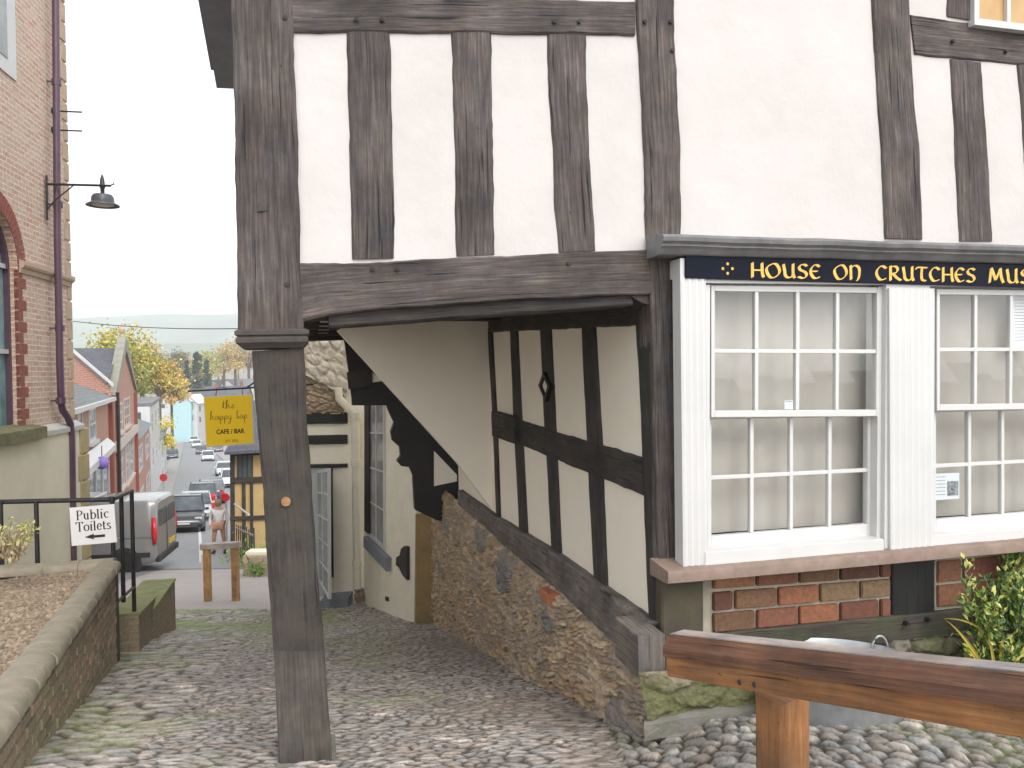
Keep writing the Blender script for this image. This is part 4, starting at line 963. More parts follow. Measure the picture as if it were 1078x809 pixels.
# leaves ----------------------------------------------------------
def leafmat(name, cols, rough=.55):
    m, t, b = nt(name); a = N(t, 'ShaderNodeAttribute', attribute_name='Col'); t.links.new(a.outputs['Color'], b.inputs['Base Color']); b.inputs['Roughness'].default_value = rough
    b.inputs['Subsurface Weight'].default_value = 0; return m
m_leaf = leafmat('leaf', None)
def leaf_obj(name, pts, dirs, sizes, cols, parent, m=m_leaf, wr=.5, fold=.25):
    """many small folded leaves as one mesh; pts base, dirs direction"""
    V = []; Fc = []; C = []
    for p, d_, s, c in zip(pts, dirs, sizes, cols):
        d_ = Vector(d_).normalized(); sd = d_.cross(Vector((random.gauss(0, 1), random.gauss(0, 1), random.gauss(0, 1)))).normalized(); nn = sd.cross(d_)
        b0 = len(V); p = Vector(p)
        V += [p, p+d_*s*.5+sd*s*wr*.5+nn*s*fold*.5, p+d_*s, p+d_*s*.5-sd*s*wr*.5+nn*s*fold*.5, p+d_*s*.5]
        Fc += [(b0, b0+1, b0+2, b0+4), (b0, b0+4, b0+2, b0+3)]; C += [c]*5
    me = bpy.data.meshes.new(name); o_ = ORG[parent.name]
    me.from_pydata([v-o_ for v in V], [], Fc); at_ = me.color_attributes.new('Col', 'FLOAT_COLOR', 'POINT')
    at_.data.foreach_set('color', np.array([(*c, 1) for c in C], dtype=np.float32).ravel()); return link(name, me, m, parent)
def rv(): 
    while True:
        v_ = Vector((random.uniform(-1, 1), random.uniform(-1, 1), random.uniform(-1, 1)))
        if .05 < v_.length < 1: return v_.normalized()
m_bark = simple('bark', (.12, .09, .06), (.07, .055, .04), 12, .95, .01, .6, 40)
sb = PF.hit(1062, 690, .28); sb.z = gz(sb.y)+.15
SH = thing('variegated_shrub', sb, 'yellow green variegated evergreen shrub at the foot of the window wall on the right', 'shrub')
pts, dirs, sz, cl = [], [], [], []
base = Vector(sb); stems = BM()
for k in range(76):
    px, py = random.uniform(1010, 1150), random.uniform(562, 690)
    if px < 1030 and (py < 590 or random.random() < .3): continue
    q = PF.hit(px, py+random.uniform(0, 12), .08+random.random()*.34); mid = base.lerp(q, .55)+Vector((0, 0, .05)); mid.x = base.x+(q.x-base.x)*.7
    if py < 600 and px < 1050: q = PF.hit(px, max(py, 562), .25)
    tube(stems, [base+Vector((random.uniform(-.05, .05), random.uniform(-.03, .03), 0)), mid, q], .003, 5, radii=[.006, .004, .0015])
    for j in range(85):
        s = random.uniform(.25, 1.03); p = (mid.lerp(q, (s-.5)*2) if s > .5 else base.lerp(mid, s*2)) + rv()*.035
        dd = (rv()+(q-mid).normalized()*.8+Z*.4); pts.append(p); dirs.append(dd); sz.append(random.uniform(.03, .056))
        g = random.random(); tip = s > .8
        cl.append((.42, .44, .12) if (g > .82 or (tip and g > .5)) else ((.16, .25, .035) if g > .4 else (.06, .13, .03)))
obj('stems', stems, m_bark, SH); leaf_obj('foliage', pts, dirs, sz, cl, SH)
# strap leaves (yellow bladed plant)
sp_ = PF.hit(1046, 715, .34); sp_.z = gz(sp_.y)+.13
SL = thing('strap_leaved_plant', sp_, 'yellowing strap leaved plant arching out below the variegated shrub', 'plant')
bm = BM()
def blade(bm, p0, p1, lift, w, k=9):
    p0 = Vector(p0); p1 = Vector(p1); prev = None; side = (p1-p0).cross(Vector((.1, 1, .2))).normalized()
    for i in range(k+1):
        t = i/k; p = p0.lerp(p1, t)+Z*lift*4*t*(1-t); ww = w*(1-t**2.5)*.5+.0004
        q = [bm.verts.new(p-side*ww), bm.verts.new(p+Vector((0, .004, 0))), bm.verts.new(p+side*ww)]
        if prev: bm.faces.new((prev[0], q[0], q[1], prev[1])); bm.faces.new((prev[1], q[1], q[2], prev[2]))
        prev = q
bls = [((1047, 700), (1019, 697), .02), ((1048, 690), (1020, 697), .0), ((1046, 708), (1056, 665), 0), ((1062, 705), (1078, 684), .01), ((1044, 712), (1040, 664), 0), ((1052, 716), (1090, 668), .02), ((1046, 668), (994, 652), .045), ((1040, 715), (1015, 680), .03), ((1050, 712), (1068, 670), 0), ((1048, 705), (1100, 700), .06)]
for a_, b__, l in bls: blade(bm, sp_+Vector((random.uniform(-.06, .06), 0, 0)), PF.hit(*b__, .38), l+.03, .022)
blade(bm, PF.hit(1040, 668, .3), PF.hit(994, 652, .36), .03, .012); 
for k in range(10): a_ = random.uniform(-2.4, .4); blade(bm, sp_, sp_+Vector((math.cos(a_)*.26, math.sin(a_)*.12-.02, random.uniform(.05, .25))), .05, .02)
obj('leaves', bm, simple('yellow_strap_leaf', (.50, .36, .05), (.34, .30, .05), 14, .5, 0), SL)
# ivy-like grey green plant
iv = PF.hit(1072, 700, .3); iv.z = gz(iv.y)+.13
IV = thing('ground_plant', iv, 'pale edged trailing leaves spilling over the footing under the shrub', 'plant')
pts, dirs, sz, cl = [], [], [], []
for k in range(420):
    q = PF.hit(random.gauss(1062, 26), random.uniform(655, 720), random.uniform(.12, .32)); pts.append(q); dirs.append(rv()+Vector((0, -.6, .3))); sz.append(random.uniform(.025, .045))
    cl.append(random.choice([(.34, .38, .26), (.08, .14, .07), (.10, .16, .08), (.05, .09, .04)]))
leaf_obj('foliage', pts, dirs, sz, cl, IV); obj('stems', (lambda b_: (tube(b_, [iv, iv+Vector((.03, 0, .1)), iv+Vector((-.05, .02, .22))], .004), b_)[1])(BM()), m_bark, IV)

# ================================================================== WHITE WING BEHIND THE PASSAGE
G1 = ghit(438, 657); G2 = ghit(384, 636); gd = Vector((G2.x-G1.x, G2.y-G1.y, 0)).normalized(); gn = Vector((gd.y, -gd.x, 0));
if gn.x > 0: gn = -gn
PW = Plane(G1, gd, gn); PX = Plane(G2+gd*.25, DF, -WD)      # long wall, and the cross wall facing us
WH = thing('white_rendered_house', G1, 'cream rendered cottage with black timbers seen through the passage beyond the stone wall', 'house')
bm = BM()
prism(bm, [PW.hit(438, 330, -.002), PW.hit(383, 330, -.002), PW.hit(383, 650, -.002), PW.hit(438, 668, -.002)], -PW.n*.25); obj('wall', bm, m_whiterend, WH)
bm = BM(); pprism(bm, [(438, 542), (458, 540), (456, 664), (438, 664)], Plane(G1-WD*.12, DF, -WD), .0, .36); obj('pier', bm, m_ochre, WH, label='ochre stone corner pier')
bm = BM(); pprism(bm, [(388, 427), (407, 431), (407, 567), (389, 555)], PW, .004, .01); g_ = obj('window', BM(), m_white, WH); bpy.data.objects.remove(g_)
# sash window in the long wall
def wallwin(par, pl, c4, cols, rows, m_fr, m_gl, off=.01, fw_=.05, bw=.022, label=None):
    TL, TR, BR, BL = [pl.hit(*p, off) for p in c4]; n = pl.n
    def P3(u, v): return TL*(1-u)*(1-v)+TR*u*(1-v)+BR*u*v+BL*(1-u)*v
    Wm = (TR-TL).length; Hm = (BL-TL).length
    bm = BM()
    def brd(u0, v0, u1, v1, z0, th=.05): prism(bm, [P3(u0, v0)+n*z0, P3(u1, v0)+n*z0, P3(u1, v1)+n*z0, P3(u0, v1)+n*z0], -n*th)
    a, b2 = fw_/Wm, fw_/Hm
    brd(0, 0, a, 1, .02); brd(1-a, 0, 1, 1, .02); brd(a, 0, 1-a, b2, .018); brd(a, 1-b2, 1-a, 1, .018)
    f = obj('window', bm, m_fr, par, label=label); bm = BM()
    for i in range(1, cols): u = i/cols; brd(u-bw/2/Wm, b2, u+bw/2/Wm, 1-b2, .012, .03)
    for j in range(1, rows): v_ = j/rows; brd(a, v_-bw/2/Hm, 1-a, v_+bw/2/Hm, .010, .03)
    if len(bm.verts): obj('glazing_bars', bm, m_fr, f)
    else: bm.free()
    bm = BM(); prism(bm, [P3(a*.5, b2*.5), P3(1-a*.5, b2*.5), P3(1-a*.5, 1-b2*.5), P3(a*.5, 1-b2*.5)], -n*.01); obj('glass', bm, m_gl, f)
    return f
m_palegl = simple('pale_reflecting_glass', (.34, .35, .34), (.20, .205, .20), 3, .1, 0)
w_ = wallwin(WH, PW, [(387.5, 420), (405, 415), (405.5, 579), (387.5, 562)], 2, 4, m_white, m_palegl, off=.012)
bm = BM(); pprism(bm, [(383.5, 420), (388.5, 420), (388.5, 563), (383.5, 559)], PW, .04, .06); obj('jamb', bm, m_black, w_)
bm = BM(); pprism(bm, [(382.5, 565), (406.5, 588), (406.5, 602), (382.5, 576)], PW, .09, .1); obj('sill', bm, m_slatesill, w_)
bm = BM(); pprism(bm, [(425.5, 575), (428, 576), (428, 611), (423, 605), (420, 598), (416.5, 595), (417, 587), (420.5, 585), (422, 578)], PW, .05, .05); obj('iron_bracket', bm, m_iron, WH)
bm = BM(); pprism(bm, [(405.5, 628), (409, 629), (409, 633.5), (405.5, 632.5)], PW, .006, .02); obj('vent', bm, m_iron, WH)
# cross wall
bm = BM(); pprism(bm, [(300, 300), (390, 300), (390, 650), (300, 650)], PX, 0, .3); obj('cross_wall', bm, m_cream if 0 else m_whiterend, WH)
P, A, B2, e, r1, r2, r3, jm, h = rubble_strip('x', [(300, 340), (365.5, 340), (365.5, 418), (300, 384)], .10, None, (60, 80), .05, cell=(.22, .15), seed=33, pl=PX, par=WH)
gridmesh('rubble_gable', P, m_rubble, np.stack([.52+.1*(r1-.5), .47+.1*(r1-.5), .38+.1*(r1-.5)], -1), WH)
P, A, B2, e, r1, r2, r3, jm, h = rubble_strip('x', [(300, 384), (362, 412), (362, 436), (300, 436)], .03, None, (50, 80), .05, cell=(.2, .12), seed=37, pl=PX, par=WH)
gridmesh('rubble_course', P, m_rubble, np.stack([.36+.14*(r1-.5), .28+.12*(r1-.5), .19+.1*(r1-.5)], -1), WH)
for y0, y1, nm in ((434, 446, 'beam'), (458, 467.5, 'beam'), (488.5, 492.5, 'door_head')):
    bm = BM(); beam(bm, [(301, y0+1), (366, y0)], [(301, y1+1), (366, y1)], PX, .05, .1, wob=.004, n=16); obj(nm, bm, m_black, WH)
bm = BM(); beam(bm, [(346.5, 492), (349, 608)], [(350, 492), (351.5, 608)], PX, .04, .08, wob=.002, n=10); obj('door_post', bm, m_black, WH)
m_shadowin = m_darkroom
bm = BM(); pprism(bm, [(301, 493), (346, 493), (346, 628), (301, 628)], PX, .004, .01); obj('doorway', bm, simple('hall_paint', (.5, .5, .5), (.4, .4, .4), 3, .8, 0), WH)
# glazed white door leaf standing open
hg = PX.hit(347, 560, .06); PD = Plane(hg, Vector((-.36, .93, 0)) if 0 else Vector((.36, -.93, 0)), Vector((-.93, -.36, 0)))
dwn = Vector((-.413, .91, 0)).normalized(); PD = Plane(PX.hit(347, 560, 1.0), dwn, Vector((-dwn.y, dwn.x, 0)))
D_ = wallwin(WH, PD, [(326, 497), (346.5, 493), (347, 631), (328, 598)], 3, 5, m_white, m_palegl, off=0, fw_=.05, label='white glazed shop door standing open'); D_.name = 'glazed_door'
bm = BM(); a = ghit(346, 640); 
prism(bm, [Vector((x, y, a.z+.14)) for x, y in ((PX.hit(344, 630).x, PX.hit(344, 630).y-.5), (PX.hit(372, 630).x, PX.hit(372, 630).y-.45), (PX.hit(372, 630).x, PX.hit(372, 630).y), (PX.hit(344, 630).x, PX.hit(344, 630).y))], -Z*.5); obj('step', bm, m_slatesill, WH, label='pale grey doorstep')
# cream downpipe
DP = thing('downpipe', PX.hit(375, 630, .15), 'cream painted iron downpipe with a cranked head on the cream cottage', 'downpipe')
bm = BM(); pp = [(356, 408), (357, 420), (372, 436), (374, 446), (375, 520), (376, 600), (376, 630)]
tube(bm, [PX.hit(x, y, .2) for x, y in pp], .075, 12); obj('pipe', bm, m_creampipe, DP, smooth='auto')
for y in (441, 490, 596): 
    bm = BM(); c0 = PX.hit(374.5 if y < 500 else 376, y, .2); sweep(bm, [(c0, DF, -WD), (c0+Z*.11, DF, -WD)], circ(.092, 14)); obj('collar', bm, m_creampipe, DP)
bm = BM(); c0 = PX.hit(378, 626, .25); tube(bm, [c0+Z*.1, c0, c0-WD*.12-Z*.06], .09, 12); obj('shoe', bm, simple('rusty_iron', (.2, .13, .09), (.3, .24, .18), 20, .9), DP)

# ================================================================== LEFT: PLANTER, RAILING, SIGN
pa = ghit(30, 809); pb = ghit(127, 697); pb = Vector((pb.x, pb.y, pb.z)); pd = Vector((pb.x-pa.x, pb.y-pa.y, 0)).normalized(); pn = Vector((pd.y, -pd.x, 0))
if pn.x < 0: pn = -pn
PQ = Plane(pa, pd, pn)
PL = thing('brick_planter', pb, 'low weathered brick retaining wall with a rounded mossy coping, bottom left, holding a gravel bed', 'planter')
tp0 = PQ.hit(0, 764, 0); tp1 = PQ.hit(121, 596, 0); tS = (tp1-tp0)
Lw = (Vector((tp1.x-pa.x, tp1.y-pa.y, 0))).length
def ptop(s): 
    s0 = (tp0-pa).dot(pd); s1 = (tp1-pa).dot(pd); return tp0.z+(tp1.z-tp0.z)*(s-s0)/(s1-s0)
SE = (tp1-pa).dot(pd)
bm = BM(); s0 = -1.6
def pw_(s, z, o=0): v_ = pa+pd*s+pn*o; return Vector((v_.x, v_.y, z))
prism(bm, [pw_(s0, gz(pw_(s0, 0).y)-.2, -.02), pw_(SE, gz(pw_(SE, 0).y)-.2, -.02), pw_(SE, ptop(SE)-.04, -.02), pw_(s0, ptop(s0)-.04, -.02)], -pn*.12); obj('wall_core', bm, m_mortar_dk, PL)
# individually laid bricks, courses following the coping
bm = BM(); cl_ = bm.loops.layers.float_color.new('Col'); PALW = [(.40, .305, .22), (.36, .28, .20), (.43, .32, .23), (.34, .28, .20), (.35, .30, .20), (.31, .27, .19)]
for r in range(17):
    s = s0+(.115 if r % 2 else 0)
    while s < SE-.02:
        s1_ = min(s+.215, SE); zt0 = ptop(s)-.035-r*.075; zt1 = ptop(s1_)-.035-r*.075; gm_ = gz(pw_((s+s1_)/2, 0).y)-.08
        if (zt0+zt1)/2 > gm_ and s1_-s > .05:
            o = random.random()*.008; before = set(bm.faces)
            prism(bm, [pw_(s+.005, zt0, o), pw_(s1_-.005, zt1, o), pw_(s1_-.005, zt1-.064, o), pw_(s+.005, zt0-.064, o)], -pn*.08)
            new = [f for f in bm.faces if f not in before]; bmesh.ops.bevel(bm, geom=list({e for f in new for e in f.edges}), offset=.005, segments=2, affect='EDGES')
            c_ = random.choice(PALW); k = .85+.3*random.random()
            low = max(0, min(1, 1-(zt0-gm_)/.35)); c_ = tuple(a_*k*(1-.5*low)+b_*.5*low for a_, b_ in zip(c_, (.16, .17, .08)))
            for f in bm.faces:
                if f not in before:
                    for l in f.loops: l[cl_] = (*c_, 1)
        s += .225
obj('brickwork', bm, m_brickfg, PL, smooth='auto')
# rounded coping in lengths
cp = [(.035, 0), (.05, .01), (.05, .045), (.03, .075), (-.02, .092), (-.06, .097), (-.11, .09), (-.145, .07), (-.16, .04), (-.16, 0)]
s = s0; k = 0
while s < SE+.02:
    e_ = min(s+.235, SE+.06); k += 1
    bm = BM(); fr = [(pw_(s+(e_-s)*q/4+.002*(q == 0)-.002*(q == 4), ptop(s+(e_-s)*q/4)-.04+random.uniform(-.001, .001), random.uniform(-.002, .002)), pn, Z) for q in range(5)]
    sweep(bm, fr, cp, wob=.006, seed=k); obj('coping_brick', bm, m_stonecap, PL, smooth='auto'); s += .235
# far return of the planter
fa = pw_(SE+.03, 0, -.02); fz = ptop(SE)-.04
k = 0; q = 0.0
while q < 4.6:
    bm = BM(); a_ = fa-DF*q; b_ = fa-DF*(q+.3)
    sweep(bm, [(Vector((a_.x, a_.y, fz))+(Vector((b_.x-a_.x, b_.y-a_.y, 0)))*(j/3)*.985, WD*-1, Z) for j in range(4)], cp, wob=.006, seed=60+k); obj('coping_brick', bm, m_stonecap, PL, smooth='auto'); q += .3; k += 1
bm = BM(); prism(bm, [Vector((fa.x, fa.y, fz+.01)), Vector((fa.x, fa.y, fz+.01))-DF*4.6, Vector((fa.x, fa.y, fz-1.3))-DF*4.6, Vector((fa.x, fa.y, fz-1.3))], WD*.2); obj('return_wall', bm, m_mortar_dk, PL)
# gravel bed
def gravel():
    n_, m_ = 260, 330; v = np.linspace(0, 1, n_)**.8; u = np.linspace(0, 1, m_); U, V = np.meshgrid(u, v)
    a0 = np.array(pw_(s0, 0, -.13)); a1 = np.array(pw_(SE-.05, 0, -.13)); 
    X = a0[0]+(a1[0]-a0[0])*V-U*2.6*DF.x; Y = a0[1]+(a1[1]-a0[1])*V-U*2.6*DF.y
    s_ = (X-pa.x)*pd.x+(Y-pa.y)*pd.y; zt = ptop(0)+(ptop(1)-ptop(0))*s_
    wx = (fbm(X*6, Y*6, 90)-.5)*.1; e, cx, cy = voro((X+wx)/.034, (Y+wx)/.03, 91, .95); r1 = rnd2(cx, cy, 3); r2 = rnd2(cx, cy, 4)
    Zg = zt-.035-.06*U+np.sqrt(sstep(0, .5, e))*.012*(.5+r1)+(fbm(X*2.5, Y*2.5, 92)-.5)*.07+(r2-.5)*.012
    c = np.stack([.36+.24*(r1-.5), .275+.2*(r1-.5), .185+.15*(r1-.5)], -1); c = np.where((r2 > .8)[..., None], c*np.array([.8, .85, .95]), c)
    jm = (1-sstep(.02, .3, e))[..., None]; c = c*(1-jm*.7)+np.array([.10, .07, .045])*jm*.7
    g = gridmesh('gravel', np.stack([X, Y, Zg], -1), m_pebble, np.clip(c, .01, 1)); struct(g, 'stuff'); g['label'] = 'tan pea gravel filling the brick planter'
gravel()
# low sloped walls with green tops at the foot of the railing
def lowwall(px_near, px_far, topn, topf, wdt, lbl):
    a_ = ghit(*px_near); b_ = ghit(*px_far); d0 = Vector((b_.x-a_.x, b_.y-a_.y, 0)).normalized(); nn = Vector((-d0.y, d0.x, 0))
    if nn.x > 0: nn = -nn
    pl = Plane(a_, d0, -nn); ta = pl.hit(*topn); tb = pl.hit(*topf)
    T = thing('low_wall', a_, lbl, 'wall', 'stepped low walls below the railing')
    bm = BM(); uvl = bm.loops.layers.uv.verify(); prism(bm, [ta-Z*.03, tb-Z*.03, Vector((tb.x, tb.y, b_.z-.15)), Vector((ta.x, ta.y, a_.z-.15))], nn*wdt)
    for f in bm.faces:
        for l in f.loops: l[uvl].uv = ((l.vert.co-a_).dot(d0)+(l.vert.co-a_).dot(nn), l.vert.co.z)
    obj('wall_face', bm, brickmat('mossy_brick_'+str(len(MATS)), (.36, .25, .18), (.30, .22, .16), (.24, .22, .16), stain=(.20, .22, .10)), T)
    bm = BM(); o = -nn*.02; prism(bm, [ta+o, tb+o, tb+nn*(wdt+.02), ta+nn*(wdt+.02)], -Z*.03); bmesh.ops.subdivide_edges(bm, edges=list(bm.edges), cuts=3)
    for v_ in bm.verts: v_.co += mnoise.noise_vector(v_.co*7)*.01
    obj('mossy_top', bm, simple('green_moss_'+str(len(MATS)), (.27, .28, .14), (.18, .20, .08), 6, .95, .01, .8, 40), T)
lowwall((147, 689), (163, 672), (146, 645), (165, 626), .42, 'nearer of two low brick walls with mossy green tops by the railing foot')
lowwall((160, 676), (185, 665), (161, 640), (184, 609), .40, 'taller farther low brick wall with mossy green top, just beyond the nearer one')
# railing
RC = at(118, 526, 7.72); RE_ = at(138.5, 517, 8.5); RLf = at(-60, 530, 7.6)
rz_top = RC.z
RG = thing('black_railing', Vector((RC.x, RC.y, gz(RC.y))), 'black painted tubular railing carrying the sign above the planter', 'railing')
bm = BM(); tube(bm, [RLf, RC], .024, 10); obj('top_rail', bm, m_iron, RG, smooth='auto')
bm = BM(); tube(bm, [RC, RE_], .024, 10); obj('top_rail', bm, m_iron, RG, smooth='auto')
bm = BM(); lathe(bm, RC-Z*.02, [(.03, 0), (.033, .01), (.033, .04), (.02, .05)], 12); obj('cap', bm, m_iron, RG)
for px, D_0, b in ((118, 7.72, 0), (38, 7.64, 1), (0.5, 7.6, 1), (-40, 7.6, 1)):
    p = at(px, 528, D_0); bm = BM(); tube(bm, [Vector((p.x, p.y, p.z)), Vector((p.x+.0, p.y, gz(p.y)-.1))], .022, 10); obj('post', bm, m_iron, RG, smooth='auto')
for px, yt, D_0, yb in ((127.5, 521, 8.1, 634), (138.5, 517, 8.5, 667)):
    p = at(px, yt, D_0); q = at(px+3.5, yb, D_0); bm = BM(); tube(bm, [p, Vector((p.x, p.y, q.z))], .022, 10); obj('post', bm, m_iron, RG, smooth='auto')
bm = BM(); tube(bm, [at(121, 636, 7.8), at(141, 618, 8.5)], .018, 8); obj('lower_rail', bm, m_creampipe if 0 else m_iron, RG, smooth='auto')
# sign
sg = [at(73, 535, 7.62), at(120, 531, 7.62), at(123, 571, 7.62), at(75.5, 575, 7.62)]
PT = thing('public_toilets_sign', sg[3], 'small white sign reading Public Toilets with a left arrow, fixed on the black railing', 'sign')
bm = BM(); prism(bm, sg, Vector((0, .012, 0))); obj('plate', bm, simple('white_sign_plate', (.72, .70, .69), (.68, .66, .65), 3, .5, 0), PT)
sx = (sg[1]-sg[0]); sy = (sg[0]-sg[3]); xa_ = sx.normalized(); ya_ = sy.normalized(); n_ = Vector((0, -1, 0)); wS = sx.length; hS = sy.length
bm = BM(); o_ = sg[3]+n_*.001
letters(bm, 'Public', SER, o_+xa_*wS*.14+ya_*hS*.66, xa_, ya_, n_, hS*.25, nib=.15, ang=0, fit=wS*.74, sp=.05, thin=.05)
letters(bm, 'Toilets', SER, o_+xa_*wS*.12+ya_*hS*.36, xa_, ya_, n_, hS*.25, nib=.15, ang=0, fit=wS*.80, sp=.05, thin=.05)
vs = [o_+n_*.0006+xa_*wS*u+ya_*hS*v_ for u, v_ in ((.30, .2), (.52, .28), (.50, .235), (.76, .235), (.76, .165), (.50, .165), (.52, .12))]
bm.faces.new([bm.verts.new(v_) for v_ in vs]); obj('lettering', bm, m_iron, PT)
# small russet shrub in the planter
rp = at(8, 590, 6.6); RS = thing('russet_shrub', rp, 'thin lime leaved shrub with russet stems growing in the gravel at the left edge', 'shrub')
pts, dirs, sz, cl = [], [], [], []; bm = BM()
for k in range(26):
    q = at(random.uniform(-22, 38), random.uniform(546, 575), random.uniform(6.3, 6.9)); mid = rp.lerp(q, .5)+Z*.06
    tube(bm, [rp+Vector((random.uniform(-.12, .12), 0, 0)), mid, q], .002, 4)
    for j in range(12): pts.append(mid.lerp(q, random.uniform(.3, 1.05))+rv()*.03); dirs.append(rv()-Z*.3); sz.append(random.uniform(.03, .055)); cl.append(random.choice([(.42, .42, .16), (.5, .46, .22), (.40, .42, .14), (.46, .44, .18)]))
    for j in range(5): pts.append(mid+rv()*.08-Z*.05); dirs.append(rv()-Z); sz.append(.06); cl.append((.42, .36, .20))
obj('stems', bm, simple('russet_stem', (.3, .12, .1), (.2, .08, .06), 5, .8, 0), RS); leaf_obj('foliage', pts, dirs, sz, cl, RS)
# ================================================================== BRICK BUILDING, LEFT EDGE
ldir = Vector((-.179, .984, 0)).normalized(); lnor = Vector((ldir.y, -ldir.x, 0))
LC = at(76, 400, 12.5); LC.z = 0
PB2 = Plane(LC, ldir, lnor)
def wp(s, z, o=0): v_ = LC - ldir*s + lnor*o; return Vector((v_.x, v_.y, z))
def ws(px, py, o=0): p = PB2.hit(px, py, o); return (-(p-LC).dot(ldir), p.z)
BB = thing('brick_building', wp(0, gz(12.5)), 'tall old red brick building with an arched window and stone quoins at the left edge', 'building')
def uvpoly(bm, pts, uvs):
    l_ = bm.loops.layers.uv.verify(); f = bm.faces.new([bm.verts.new(p) for p in pts])
    for l, uv in zip(f.loops, uvs): l[l_].uv = uv
    return f
s_r = ws(19, 300)[0]; s_l = s_r+1.5; z_sp = ws(19, 284)[1]; z_sl = ws(45, 450)[1]; ra = (s_l-s_r)/2
arc = [(s_r+ra-ra*math.cos(a), z_sp+ra*math.sin(a)) for a in [math.pi*i/20 for i in range(21)]]
out = [(0.0, z_sl), (s_r, z_sl)]+arc+[(s_l, z_sl), (7, z_sl), (7, 9), (0, 9)]
bm = BM(); uvpoly(bm, [wp(s, z) for s, z in out], out)
# reveal
for (a, b__) in zip([(s_r, z_sl)]+arc, arc+[(s_l, z_sl)]): uvpoly(bm, [wp(*a), wp(*b__), wp(*b__, -.25), wp(*a, -.25)], [(0, a[1]), (0, b__[1]), (.25, b__[1]), (.25, a[1])])
uvpoly(bm, [wp(0, z_sl), wp(0, 9), wp(0, 9, -7), wp(0, z_sl, -7)], [(0, z_sl), (0, 9), (7, 9), (7, z_sl)])
obj('wall', bm, m_brickL, BB)
aw = obj('arched_window', (lambda b_: ([prism(b_, [wp(s0_, z0_, -.1), wp(s1_, z1_, -.1), wp(s1_, z1_, -.2), wp(s0_, z0_, -.2)], (wp(s_r+ra, z_sp)-wp((s0_+s1_)/2, (z0_+z1_)/2)).normalized()*.07) for (s0_, z0_), (s1_, z1_) in zip([(s_r, z_sl)]+arc, arc+[(s_l, z_sl)])], b_)[1])(BM()), m_purple, BB, label='tall round arched window with a maroon frame')
bm = BM(); uvpoly(bm, [wp(s, z, -.17) for s, z in [(s_r, z_sl)]+arc+[(s_l, z_sl)]], [(0, 0)]*23); obj('glass', bm, m_bluglass, aw)
bm = BM()
for zz in (z_sp, z_sp-1.15): prism(bm, [wp(s_r, zz, -.12), wp(s_l, zz, -.12), wp(s_l, zz+.06, -.12), wp(s_r, zz+.06, -.12)], -lnor*.05)
obj('glazing_bars', bm, m_white, aw)
# brick arch ring and jamb quoins
bm = BM()
for i in range(34):
    a0 = math.pi*i/34+.008; a1 = math.pi*(i+1)/34-.008; r0_, r1_ = ra, ra+.24
    prism(bm, [wp(s_r+ra-r*math.cos(a), z_sp+r*math.sin(a), .012) for r, a in ((r0_, a0), (r1_, a0), (r1_, a1), (r0_, a1))], -lnor*.08)
k = 0; zz = z_sl
while zz < z_sp-.05:
    w_ = .23 if k % 2 else .115; prism(bm, [wp(s_r-w_, zz+.006, .008), wp(s_r, zz+.006, .008), wp(s_r, zz+.144, .008), wp(s_r-w_, zz+.144, .008)], -lnor*.06); zz += .15; k += 1
obj('brick_arch', bm, m_redgauge, BB)
# string course, coping of the rendered plinth, sill
z_st = ws(45, 285)[1]
bm = BM(); prof = [(0, -.13), (.03, -.13), (.04, -.07), (.07, -.05), (.085, -.02), (.085, .03), (0, .05)]
sweep(bm, [(wp(s, z_st), lnor, Z) for s in (.0, .5, 1.0, s_r-.02)], prof, wob=.004); sweep(bm, [(wp(s, z_st), lnor, Z) for s in (s_l+.02, 5, 7)], prof); obj('string_course', bm, m_sand, BB)
z_pl = ws(70, 442, .1)[1]
bm = BM(); prism(bm, [wp(-.12, z_sl-.05, .10), wp(7, z_sl-.05, .10), wp(7, -5.5, .10), wp(-.12, -5.5, .10)], -lnor*.2); prism(bm, [wp(-.12, z_sl-.05, .10), wp(-.12, z_sl-.05, -7), wp(-.12, -5.5, -7), wp(-.12, -5.5, .10)], -ldir*.001 if 0 else -ldir*.05); obj('rendered_plinth', bm, m_cream, BB)
bm = BM(); prism(bm, [wp(-.12, z_sl-.05, .13), wp(7, z_sl-.05, .13), wp(7, z_sl+.03, 0), wp(-.12, z_sl+.03, 0)], -Z*.07); obj('plinth_coping', bm, simple('pale_coping', (.5, .5, .48), (.4, .39, .34), 4, .9), BB)
bm = BM(); prism(bm, [wp(s_r-.35, z_sl+.03, .19), wp(s_l+.2, z_sl+.03, .19), wp(s_l+.2, z_sl+.09, -.1), wp(s_r-.35, z_sl+.09, -.1)], -Z*.15); obj('window_sill', bm, m_mossstone, BB)
# quoins
k = 0; zq = z_sl+.05
while zq < 8.7:
    w_ = .20 if k % 2 else .13; bm = BM(); hq = .315
    vs = [wp(-.03, zq+.012, .02), wp(w_, zq+.012, .02), wp(w_, zq+hq-.012, .02), wp(-.03, zq+hq-.012, .02)]; prism(bm, vs, -lnor*.35); bmesh.ops.bevel(bm, geom=list(bm.edges), offset=.012, segments=1, affect='EDGES'); obj('quoin', bm, m_sand, BB); zq += hq; k += 1
zq = z_sl-.1
for k in range(8):
    bm = BM(); w_ = .12 if k % 2 else .05; prism(bm, [wp(-.34, zq-.01, .12), wp(w_, zq-.01, .12), wp(w_, zq-.42, .12), wp(-.34, zq-.42, .12)], -lnor*.4); bmesh.ops.bevel(bm, geom=list(bm.edges), offset=.015, segments=1, affect='EDGES'); obj('quoin', bm, simple('ochre_quoin', (.42, .33, .17), (.34, .27, .14), 4, .9) if k == 0 else bpy.data.materials['ochre_quoin'], BB); zq -= .43
